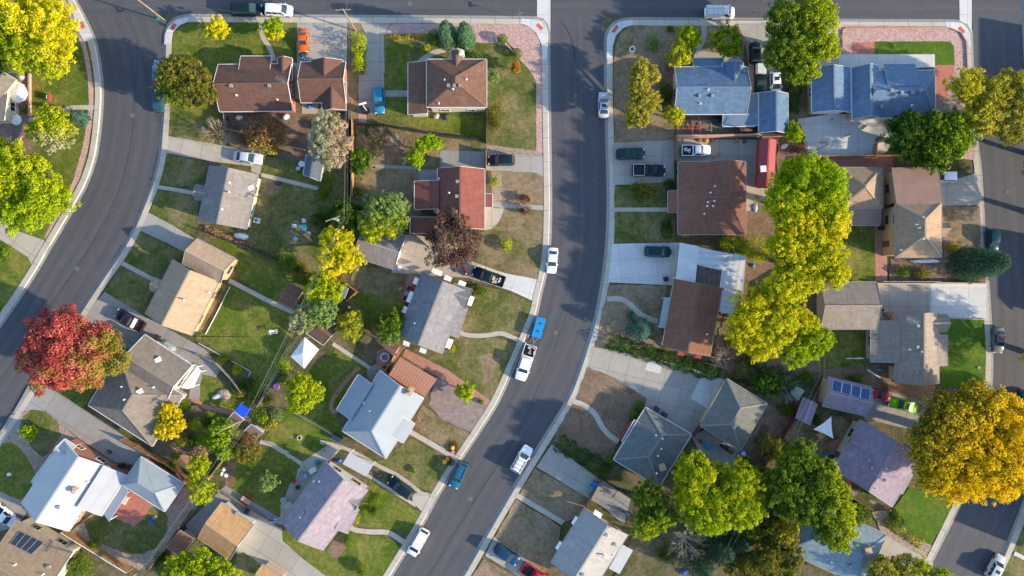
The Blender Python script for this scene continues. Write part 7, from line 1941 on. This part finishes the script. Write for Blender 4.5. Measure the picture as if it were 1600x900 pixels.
mound('cool_box', 'dark blue cooler lying on the worn lawn below the blue shed path', 'box', 435, 287, .6, .35, .4, DB, -8, 5)
mound('rock_pile', 'pile of brown stones under a white sheet on the small lawn', 'rock pile', 350, 616, 1.2, 1.0, .5, col('stone', (.33, .23, .18)), 0, 6); mound('sheet', 'white sheet lying on the pile of brown stones', 'sheet', 342, 619, 1.1, .45, .62, WH, 20, 7)
solid('clothes_airer', 'white folding clothes airer on the big back lawn', 'clothes airer', [('frame', [(0, 0, .9, 1.7, .06, .05), (0, .25, .9, 1.5, .06, .05), (-.3, -.25, .9, 1.3, .06, .05), (-.5, 0, .9, .12, .9, .05), (.5, .05, .9, .1, .7, .05)], WH), ('leg', [(-.5, .3, .45, .06, .06, .9), (.5, -.3, .45, .06, .06, .9)], WH), ('cloth', [(-.25, .12, .93, .9, .36, .03)], WH)], at(430, 518), 8)
# tent, tarp, sheds, pergola
q = [P(x, y, 2.0) for x, y in ((454, 557), (476, 527), (498, 546), (475, 576))]; c = sum(q, Vector((0, 0))) / 4; tn = thing('canopy_tent', 'white pyramid canopy tent joined to the long brown shed', 'tent', (c.x, c.y, 0)); m = MB()
for i in range(4): m.face([(*q[(i + 1) % 4], 2.0), (*q[i], 2.0), (*c, 2.9)]); m.face([(*q[i], 1.8), (*q[(i + 1) % 4], 1.8), (*q[(i + 1) % 4], 2.0), (*q[i], 2.0)])
m.build('canopy', WH, tn)
for p in q: p = p.lerp(c, .05); m = MB(); m.beam((p.x, p.y, 0), (p.x, p.y, 1.95), .06, .06); m.build('post', MATS['steel'], tn)
slab_thing('tarp_shelter', 'vivid blue tarp stretched over a frame beside the alley cables', 'tarp', [(366, 644), (376, 630), (391, 640), (383, 654)], 0, 2.0, col('tarpblue', (.01, .08, .60), .4), legmat=MATS['steel'], part='tarp', th=.03)
building('garden_shed', 'small tan flat shed between blue tarp and striped shed', 'shed', [W((356, 656), (366, 644), (381, 655), he=2.1, rise=.3, kind='shed')], 'roof_brown_flat', 'wall_white', wins=False)
building('garden_shed', 'small shed with striped corrugated brown roof and white eave', 'shed', [W((380, 676), (393, 663), (412, 676), he=2.3, rise=.35, kind='shed')], 'corrugated_brown', 'wall_white', wins=False)
building('garden_shed', 'pale blue flat roofed shed under the bright green leafy tree', 'shed', [W((528, 462), (534, 447), (545, 451), he=2.2, rise=.2, kind='shed')], 'roof_paleblue', 'wall_red', wins=False)
q = [P(x, y, 2.4) for x, y in ((589, 528), (594, 524), (630, 544), (620, 556))]; c = sum(q, Vector((0, 0))) / 4; pg = thing('pergola', 'slatted timber pergola above the round spa', 'pergola', (c.x, c.y, 0)); m = MB()
m.beam((*q[0], 2.4), (*q[3], 2.4), .1, .16); m.beam((*q[1], 2.4), (*q[2], 2.4), .1, .16); m.build('beam', MATS['wood_brown'], pg); m = MB()
for k in range(15): a, b = q[0].lerp(q[3], k / 14), q[1].lerp(q[2], k / 14); e = (a - b).normalized() * .35; m.beam((*(a + e), 2.54), (*(b - e), 2.54), .09, .1)
m.build('slats', col('slat', (.42, .22, .15)), pg)
for p in q: m = MB(); m.beam((p.x, p.y, 0), (p.x, p.y, 2.4), .12, .12); m.build('post', MATS['wood_brown'], pg)
ring('round white spa under the pergola edge', 602, 558, .75, .55, .8, col('spa', (.5, .5, .48)), 'spa', 'spa', GY)
q = [P3(1271, 671, 2.6), P3(1299, 651, 3.0), P3(1302, 685, 2.7)]; c = sum(q, Vector()) / 3; ss = thing('shade_sail', 'white triangular shade sail beside the pink roofed house', 'shade sail', (c.x, c.y, 0)); m = MB()
mid = [q[i].lerp(q[(i + 1) % 3], .5).lerp(c, .12) for i in range(3)]; cc = c - Vector((0, 0, .15))
for i in range(3):
    for a, b in ((q[i], mid[i]), (mid[i], q[(i + 1) % 3])): m.face([a, b, cc])
m.build('sail', WH, ss)
for p in q: m = MB(); m.tube([(p.x, p.y, 0), (p.x, p.y, p.z + .1)], .045, 8); m.build('post', MATS['steel'], ss)
r = ring('round dark trampoline with teal rim behind the pink roofed house', 1298, 722, 1.55, 1.35, .8, TE, 'trampoline', 'trampoline', BK)
for o in r.children:
    if o.name.startswith('bed'): o.location.z = .72
solid('swing_set', 'wooden swing set with yellow swings near the shade sail', 'swing set', [('beam', [(0, 0, 2.2, 3.2, .12, .12)], MATS['wood_orange']), ('leg', [(-1.5, .6, 1.1, .1, .1, 2.2), (-1.5, -.6, 1.1, .1, .1, 2.2), (1.5, .6, 1.1, .1, .1, 2.2), (1.5, -.6, 1.1, .1, .1, 2.2)], MATS['wood_orange']), ('swing_seat', [(-.6, 0, .5, .45, .2, .05), (.4, .1, .5, .45, .2, .05)], YE), ('chain', [(-.8, 0, 1.3, .02, .02, 1.6), (-.4, 0, 1.3, .02, .02, 1.6), (.2, .1, 1.3, .02, .02, 1.6), (.6, .1, 1.3, .02, .02, 1.6)], GY), ('platform', [(2.1, 0, 1.3, 1.1, 1.2, .08), (2.1, .6, 1.7, 1.1, .06, .5), (2.6, 0, .65, .1, 1.1, 1.3), (1.65, 0, .65, .1, 1.1, 1.3)], MATS['wood_orange'])], at(1262, 690), 40)
slab_thing('hot_tub_cover', 'pale green slatted square cover beside the pink shed', 'cover', [(1234, 613), (1246, 604), (1257, 610), (1248, 626)], 0, .9, PG)
# back patio
solid('picnic_table', 'teal patio table with benches on the back patio', 'table', [('tabletop', [(0, 0, .74, 1.3, 1.0, .06)], TE), ('leg', [(-.5, -.35, .36, .07, .07, .72), (.5, -.35, .36, .07, .07, .72), (-.5, .35, .36, .07, .07, .72), (.5, .35, .36, .07, .07, .72)], TE)], at(1105, 695), -30)
for k, (x, y, a, t) in enumerate(((1095, 690, 60, 'dark chair left of the teal patio table'), (1106, 683, -30, 'dark chair above the teal patio table'), (1116, 700, 240, 'dark chair right of the teal patio table'))): chair(t, x, y, GY if k else MATS['wood_brown'], a, 1.1)
solid('barbecue', 'black lidded barbecue cluttering the back patio corner', 'barbecue', [('body', [(0, 0, .8, 1.2, .6, .5)], BK), ('leg', [(-.5, 0, .3, .08, .5, .6), (.5, 0, .3, .08, .5, .6)], BK), ('lid', [(0, 0, 1.1, .8, .55, .2)], BK)], at(1130, 697), -30)
solid('garden_bench', 'dark wooden bench under the grey hip garage eave', 'bench', [('seat', [(0, 0, .45, 1.6, .5, .06)], MATS['wood_brown']), ('backrest', [(0, .25, .7, 1.6, .06, .5)], MATS['wood_brown']), ('leg', [(-.7, 0, .22, .07, .4, .44), (.7, 0, .22, .07, .4, .44)], MATS['wood_brown'])], at(1138, 704), -32)
mound('toy_car', 'pink toy lying at the edge of the back patio', 'toy', 1130, 731, .3, .2, .35, PK, 20, 8, 'body')
# mottled house patio
round_table('round dark table with stone rim on the mottled house patio', 443, 782, .55, GY); slab_thing('shade_cloth', 'pale green square shade cloth against the mottled house', 'shade cloth', [(443, 790), (452, 783), (459, 789), (450, 798)], 0, 1.0, PG)
for k, (x, y, a, mt, t) in enumerate(((459, 752, 30, RD, 'dark red armchair on the mottled house patio'), (465, 762, 20, BK, 'black lounger on the mottled house patio'), (476, 744, 60, LB, 'pale blue chair on the mottled house patio'), (471, 741, 0, GY, 'grey chair on the mottled house patio'))): chair(t, x, y, mt, a, 1.25)
solid('storage_box', 'white storage box against the mottled house patio corner', 'box', [('body', [(0, 0, .45, 1.1, .7, .9)], WH), ('lid', [(0, 0, .93, 1.2, .8, .06)], WH)], at(491, 733), 30)
mound('paddling_pool', 'blue folded paddling pool beside the white storage box', 'pool', 497, 722, .55, .4, .5, TE, 0, 12); mound('toy_pile', 'blue toy pile near the white carport', 'toy', 530, 720, .5, .35, .45, BL, 30, 14)
def bicycle(label, x, y, ang, mt):
    c = at(x, y, .4); r = thing('bicycle', label, 'bicycle', c, R(ang))
    def pt(n, m, mm, par=r): o = m.build(n, mm); o.parent = par
    for s_ in (-.52, .52):
        m = MB(); pr_ = [(s_ + .32 * math.cos(t), 0, .33 + .32 * math.sin(t)) for t in (6.283 * k / 14 for k in range(15))]; m.tube(pr_, .03, 5); pt('wheel', m, BK)
    m = MB()
    for a, b in (((-.52, .33), (-.12, .33)), ((-.12, .33), (-.22, .8)), ((-.22, .75), (.36, .78)), ((-.12, .33), (.36, .75)), ((-.52, .33), (-.22, .75)), ((.52, .33), (.36, .9))): m.beam((a[0], 0, a[1]), (b[0], 0, b[1]), .05, .05)
    pt('frame', m, mt); m = MB(); m.box((-.24, 0, .86), .26, .16, .06); pt('saddle', m, BK); m = MB(); m.beam((.36, -.28, .95), (.36, .28, .95), .04, .04); pt('handlebar', m, GY)
bicycle('dark blue bicycle lying out on the lawn by the concrete path', 505, 697, 50, DB); bicycle('silver bicycle beside the dark blue bicycle on the lawn', 510, 701, 35, GY); bicycle('blue bicycle in the cluttered yard by the dark fence', 966, 762, -35, BL); bicycle('black bicycle leaning in the cluttered yard', 960, 772, 55, BK)
solid('storage_bench', 'dark blue storage bench against the pale roofed house', 'storage box', [('body', [(0, 0, .4, 1.5, .7, .8)], DB), ('lid', [(0, 0, .83, 1.55, .75, .06)], DB)], at(527, 683), -25)
# lawn bits lower middle
solid('picnic_table', 'tan picnic table with two red benches on the dark lawn edge', 'picnic table', [('tabletop', [(0, 0, .74, 1.7, .8, .06)], TN), ('bench', [(0, .72, .45, 1.7, .28, .05), (0, -.72, .45, 1.7, .28, .05)], RD), ('leg', [(-.6, 0, .36, .08, 1.5, .06), (.6, 0, .36, .08, 1.5, .06), (-.6, 0, .36, .08, .3, .7), (.6, 0, .36, .08, .3, .7)], MATS['wood_brown'])], at(387, 780), -34)
solid('swing_set', 'pale teal swing frame at the lower end of the back lawn', 'swing set', [('beam', [(0, 0, 1.9, 2.0, .09, .09)], LB), ('leg', [(-.95, .45, .95, .07, .07, 1.9), (-.95, -.45, .95, .07, .07, 1.9), (.95, .45, .95, .07, .07, 1.9), (.95, -.45, .95, .07, .07, 1.9)], LB), ('swing_seat', [(0, 0, .5, .5, .2, .05)], LB)], at(432, 810), 5)
for k, (x, y) in enumerate(((347, 740), (353, 742), (350, 733))): mound('garden_stool', ['white round stool, left of the three on bare soil', 'white round stool, right of the three on bare soil', 'white round stool, top of the three on bare soil'][k], 'stool', x, y, .36, .36, .5, WH, 0, 20 + k, 'body')
ring('small pale stone fire ring on the dark lawn', 468, 684, .42, .28, .3, col('firestone', (.45, .40, .33))); ring('white stone ring in the dry corner yard', 988, 77, .5, .35, .25, WH); ring('round pink paddling pool in the alley yard', 432, 604, .5, .42, .3, PK, 'paddling_pool', 'pool', LB)
for k, (x, y, mt, s, t) in enumerate(((707, 699, YE, .36, 'yellow pumpkin on the bed beside the footpath, upper group'), (707, 705, PK, .3, 'pinkish pumpkin beside the yellow one, upper group'), (695, 721, YE, .4, 'yellow pumpkin beside the footpath, lower group'), (699, 717, OR, .36, 'orange pumpkin beside the footpath, lower group'))):
    c = at(x, y); r = thing('pumpkin', t, 'pumpkin', c); m = MB(); n = 20
    for j in range(6):
        for i in range(n):
            f = lambda jj, ii: (lambda th, ph: ((s * (1 + .07 * math.cos(ph * 10)) * math.sin(th) * math.cos(ph)), (s * (1 + .07 * math.cos(ph * 10)) * math.sin(th) * math.sin(ph)), s * .75 + s * .75 * math.cos(th)))(math.pi * (6 - jj) / 6, 6.283 * ii / n)
            m.face([f(j, i), f(j, i + 1), f(j + 1, i + 1), f(j + 1, i)])
    o = m.build('body', mt, merge=False); o.parent = r; m = MB(); m.tube([(0, 0, s * 1.4), (.04, .02, s * 1.8)], .05, 6); o = m.build('stem', MATS['bark']); o.parent = r
bush('ring of low plants round the upper pumpkins', 709, 698, (10, 10), .35, 'rust'); bush('low plants behind the lower pumpkins', 700, 722, (9, 7), .35, 'olive')
# left house
parasol('white garden parasol on the left patio', 26, 145, 1.5, WH); parasol('smaller white parasol below the left patio edge', 22, 186, .9, WH)
mound('bucket', 'orange bucket on the left patio', 'bucket', 35, 137, .35, .35, .4, OR, 0, 30, 'body'); mound('covered_grill', 'grey covered grill at the top of the left patio', 'grill', 36, 122, .55, .4, .9, GY, 40, 31)
for k, (x, y, mt, t) in enumerate(((18, 158, MATS['wood_brown'], 'brown patio chair below the white parasol'), (24, 170, WH, 'white patio chair beside the brown ones'), (38, 165, MATS['wood_brown'], 'brown patio chair at the patio edge'))): chair(t, x, y, mt, 40 * k, 1.2)
solid('lawn_sign', 'small red and white sign standing on the left lawn', 'sign', [('board', [(0, 0, .75, .06, 1.1, .7)], RD), ('white_board', [(-.45, .1, .7, .06, .6, .6)], WH), ('leg', [(0, -.45, .2, .05, .05, .4), (0, .45, .2, .05, .05, .4)], MATS['wood_brown'])], at(83, 155), -5)
# awning house deck
for k, (x, y, t) in enumerate(((641, 451, 'red cushioned chair on the brick deck, upper one'), (634, 467, 'red cushioned chair on the brick deck, lower one'))): chair(t, x, y, RD, 60, 1.3)
solid('coffee_table', 'grey table between the red chairs on the brick deck', 'table', [('tabletop', [(0, 0, .5, .9, .6, .05)], GY), ('leg', [(-.35, 0, .24, .06, .4, .48), (.35, 0, .24, .06, .4, .48)], GY)], at(637, 459), -25)
mound('toy_slide', 'yellow toy slide on the worn back yard', 'toy', 626, 451, .35, .25, .5, YE, 30, 33, 'body'); mound('toy_truck', 'red toy beside the yellow toy slide', 'toy', 628, 441, .45, .22, .35, RD, -20, 34, 'body'); mound('toy_tractor', 'yellow toy tractor by the small orange fence', 'toy', 554, 459, .4, .35, .5, YE, 30, 35, 'body')
# top right things
solid('garden_bench', 'small timber bench between the two round clipped bushes', 'bench', [('seat', [(0, 0, .42, 1.9, .45, .06)], MATS['wood_brown']), ('backrest', [(0, -.26, .68, 1.9, .06, .4)], WH), ('leg', [(-.8, 0, .2, .07, .4, .4), (.8, 0, .2, .07, .4, .4)], WH)], at(796, 73), -45)
r = thing('metal_rack', 'jumble of red and grey metal frames behind the pink wall', 'rack', at(1095, 198)); rr = random.Random(4)
for nm, mt, n in (('red_bar', RD, 5), ('steel_bar', MATS['steel'], 9)):
    m = MB()
    for k in range(n): x, y = rr.uniform(-1.6, 1.6), rr.uniform(-.9, .9); a = rr.choice((0, 1.57)) + rr.uniform(-.1, .1); L = rr.uniform(.6, 1.3); m.beam((x - L * math.cos(a), y - L * math.sin(a), rr.uniform(.4, 1)), (x + L * math.cos(a), y + L * math.sin(a), rr.uniform(.4, 1)), .07, .07)
    for x in (-1.5, 0, 1.5): m.beam((x, -.9 if mt is RD else .9, 0), (x, -.9 if mt is RD else .9, 1.1), .06, .06)
    o = m.build(nm, mt); o.parent = r
mound('tarp_heap', 'dark blue tarp covered heap behind the blue roofed house', 'heap', 1117, 188, 1.0, .6, .9, DB, 0, 40); solid('wood_hutch', 'brown wooden hutch with two square openings beside the blue garage', 'hutch', [('body', [(0, 0, .7, 1.9, 1.0, 1.4)], MATS['wood_brown']), ('opening', [(-.5, 0, 1.41, .5, .5, .03), (.5, .1, 1.41, .4, .4, .03)], BK), ('foot', [(-.8, 0, .03, .1, .9, .06), (.8, 0, .03, .1, .9, .06)], MATS['wood_brown'])], at(1162, 203), 3)
solid('timber_beam', 'orange timber beam lying in front of the white pickup', 'timber', [('beam', [(0, 0, .15, 1.5, .3, .25)], MATS['wood_orange'])], at(1119, 243), 40)
for k, (x, y) in enumerate(((1092, 219), (1103, 220), (1113, 219), (1150, 220), (1163, 220))): mound('firewood_heap', 'heap of split firewood stacked against the pink masonry wall', 'firewood', x, y, .5, .35, .4, MATS['wood_orange'] if k % 2 else MATS['wood_brown'], 20 * k, 50 + k, 'logs').__setitem__('group', 'firewood heaps along the pink wall')
mound('tarp', 'white crumpled tarp on the bare side yard', 'tarp', 1225, 229, .7, .4, .15, WH, 30, 60); solid('crate', 'white and black crate lying on the red shed roof', 'crate', [('body', [(0, 0, 3.35, .9, 1.0, .25)], WH), ('bar', [(-.1, -.7, 3.3, .2, 1.2, .15)], BK)], at(1192, 264, 3.2), 5)
mound('ball', 'red ball on the yard below the red shed', 'ball', 1183, 309, .22, .22, .4, RD, 0, 61, 'body'); mound('tub', 'pale blue tub beside the brown hip house', 'tub', 1180, 325, .35, .75, .4, LB, 0, 62, 'body'); mound('pot', 'teal pot on the bare yard beside the carport', 'pot', 1176, 415, .4, .35, .4, TE, 0, 63, 'body')
solid('plank_stack', 'pale planks lying on the bare yard beside the carport', 'planks', [('board', [(0, 0, .12, 1.1, .3, .08), (.1, .25, .12, 1.0, .25, .08, .2)], TN)], at(1184, 448), -20)
solid('clothes_pole', 'white clothes line pole on the shady lawn', 'clothes pole', [('bar', [(0, 0, 1.8, 2.9, .1, .1)], WH), ('post', [(1.35, 0, .9, .1, .1, 1.8)], WH)], at(1336, 560, 1.8), 0); solid('plank', 'white plank lying on the bare yard beside the taupe roofed house', 'plank', [('board', [(0, 0, .08, 2.6, .2, .08)], WH)], at(1365, 584), -32)
mound('yard_cart', 'teal yard cart beside the taupe roofed house wall', 'cart', 1374, 577, .55, .35, .6, TE, 0, 64, 'body'); mound('lawn_mower', 'blue lawn mower on the bare yard behind the grey hip garage', 'lawn mower', 1186, 611, .5, .4, .5, BL, -30, 65, 'body')
solid('garden_table', 'orange brown table on the deck beside the taupe roofed house', 'table', [('tabletop', [(0, 0, .72, 1.1, .8, .05)], MATS['wood_orange']), ('leg', [(-.45, -.3, .36, .06, .06, .7), (.45, -.3, .36, .06, .06, .7), (-.45, .3, .36, .06, .06, .7), (.45, .3, .36, .06, .06, .7)], MATS['wood_orange'])], at(1389, 492), 0)
solid('barbecue', 'tan and black barbecue beside the grey gable garage', 'barbecue', [('body', [(0, 0, .7, .9, .55, .5)], TN), ('lid', [(-.6, 0, .9, .4, .5, .25)], BK), ('leg', [(-.35, 0, .22, .06, .4, .45), (.35, 0, .22, .06, .4, .45)], BK)], at(1380, 484), 0); mound('crate', 'blue crate below the tan and black barbecue', 'crate', 1381, 492, .2, .2, .4, BL, 0, 66, 'body')
for k, (x, y) in enumerate(((1350, 199), (1323, 212), (1286, 223))): solid('scooter', ['dark ride on scooter, farthest right of three on the patio', 'orange and dark scooter, middle of three on the patio', 'tan scooter, lowest of three on the patio'][k], 'scooter', [('deck', [(0, 0, .2, .9, .18, .08)], (BK, OR, TN)[k]), ('handlebar', [(.4, 0, .6, .05, .45, .05), (.4, 0, .4, .05, .05, .5)], GY), ('wheel', [(-.4, 0, .12, .24, .06, .24), (.4, 0, .12, .24, .06, .24)], BK)], at(x, y), 40 - 20 * k)
mound('toy', 'pink toy under the blue hip house eave', 'toy', 1300, 187, .2, .2, .3, PK, 0, 67, 'body'); mound('bucket', 'white bucket near the right lawn edge', 'bucket', 1528, 574, .2, .2, .35, WH, 0, 68, 'body'); mound('flower_tub', 'white flower heap below the tan hip house', 'planter', 1445, 408, 2.6, .35, .5, WH, 0, 69, 'body')
mound('tarp_heap', 'blue tarp heap at the bottom edge near the pole', 'heap', 1068, 893, .6, .5, .6, BL, 0, 70); slab_thing('pool_cover', 'dark blue tarp hanging beside the grey brush', 'tarp', [(1248, 820), (1258, 808), (1265, 812), (1254, 836)], 0, 1.2, DB, part='tarp', th=.04)
slab_thing('side_canopy', 'white and blue lean-to canopy beside the grey hip house', 'canopy', [(282, 606), (308, 572), (314, 580), (303, 604), (294, 608)], 0, 2.1, WH, part='canopy'); mound('kayak', 'blue kayak lying on the oval lawn beside a dark board', 'kayak', 236, 815, .55, .35, .35, BL, 35, 71, 'body'); mound('board', 'dark board lying next to the blue kayak', 'board', 242, 808, .4, .3, .2, GY, 35, 72, 'body')
slab_thing('outdoor_sofa', 'white square outdoor sofa on the pink patio', 'sofa', [(183, 782), (191, 772), (201, 778), (194, 789)], 0, .6, col('sofa', (.62, .58, .50)), part='seat', th=.3)
for k, (x, y, t) in enumerate(((84, 860, 'white rain barrel beside the solar house roof'), (91, 863, 'blue rain barrel beside the solar house roof'))):
    c = at(x, y, 1); r = thing('rain_barrel', t, 'barrel', c); m = MB(); m.lathe((0, 0, 0), [(.32, 0), (.38, .5), (.32, 1.0), (.001, 1.01)], 16); o = m.build('barrel', (WH, DB)[k]); o.parent = r; m = MB(); m.lathe((0, 0, 0), [(.34, .98), (.34, 1.05), (.001, 1.06)], 16); o = m.build('lid', (LB, DB)[k]); o.parent = r
solid('planter', 'black square planter on the driveway of the bright roofed house', 'planter', [('box', [(0, 0, .2, .65, .5, .4)], BK), ('soil', [(0, 0, .41, .55, .4, .04)], MATS['bare_soil'])], at(172, 706), -30)
mound('ornament', 'small white ornament on the second oval lawn', 'ornament', 15, 741, .4, .3, .4, WH, 0, 74, 'body'); mound('propane_tank', 'white tank beside the gravel roofed garage', 'tank', 624, 419, .35, .5, .9, WH, 0, 75, 'body')
for k, (x, y, mt, nm_, t) in enumerate(((352, 186, DB, 'barrel', 'blue barrel behind the brick house'), (374, 184, WH, 'crate', 'white crate behind the brick house wall'), (394, 206, TE, 'tub', 'teal tub in the brick house back yard'), (447, 183, WH, 'cabinet', 'white cabinet behind the brick house'), (682, 182, GY, 'grill', 'grey grill under the cream house wall'), (697, 183, DB, 'cart', 'dark blue cart under the cream house wall'), (484, 165, BL, 'bench', 'blue covered seat inside the brick garage porch'))): mound(nm_, t, nm_.split('_')[-1], x, y, .6, .42, .6, mt, 10 * k, 80 + k, 'body')
hedge('row of pink flowering groundcover along the dark lawn fence', [(322, 357), (355, 371), (392, 386)], 9, .5, 'peach')
# fallen leaves under the crowns
def litter(seed=9):
    rng = np.random.default_rng(seed); C, T = [], []
    for x, y, r_, n, t in ((1250, 400, 110, 900, .8), (1190, 500, 90, 700, .85), (55, 70, 75, 500, .8), (530, 410, 55, 420, .9), (140, 600, 60, 150, .35), (1500, 700, 110, 380, .9), (345, 48, 30, 200, .9), (1110, 780, 85, 500, .7), (416, 215, 45, 350, .4), (290, 140, 60, 260, .3), (1250, 70, 80, 300, .6), (1290, 640, 80, 250, .7), (700, 150, 180, 300, .5), (1060, 230, 120, 250, .6)):
        n = int(n * .6); a = rng.uniform(0, 6.283, n); d = np.sqrt(rng.random(n)) * r_ * 1.25
        for aa, dd in zip(a, d): p = P(x + dd * math.cos(aa), y + dd * math.sin(aa)); C.append((p.x, p.y, .11)); T.append(t + rng.normal() * .25)
    C = np.array(C); n = len(C); N = np.tile([0, 0, 1.0], (n, 1)) + rng.normal(size=(n, 3)) * .15
    o = leaf_mesh('fallen_leaves', C, N, .07 * rng.uniform(.6, 1.3, n), np.array(T), lm('gold'), None, rng=rng); tag(o, 'scattered yellow and rust leaves lying under the autumn trees', 'leaves', kind='stuff')
litter()
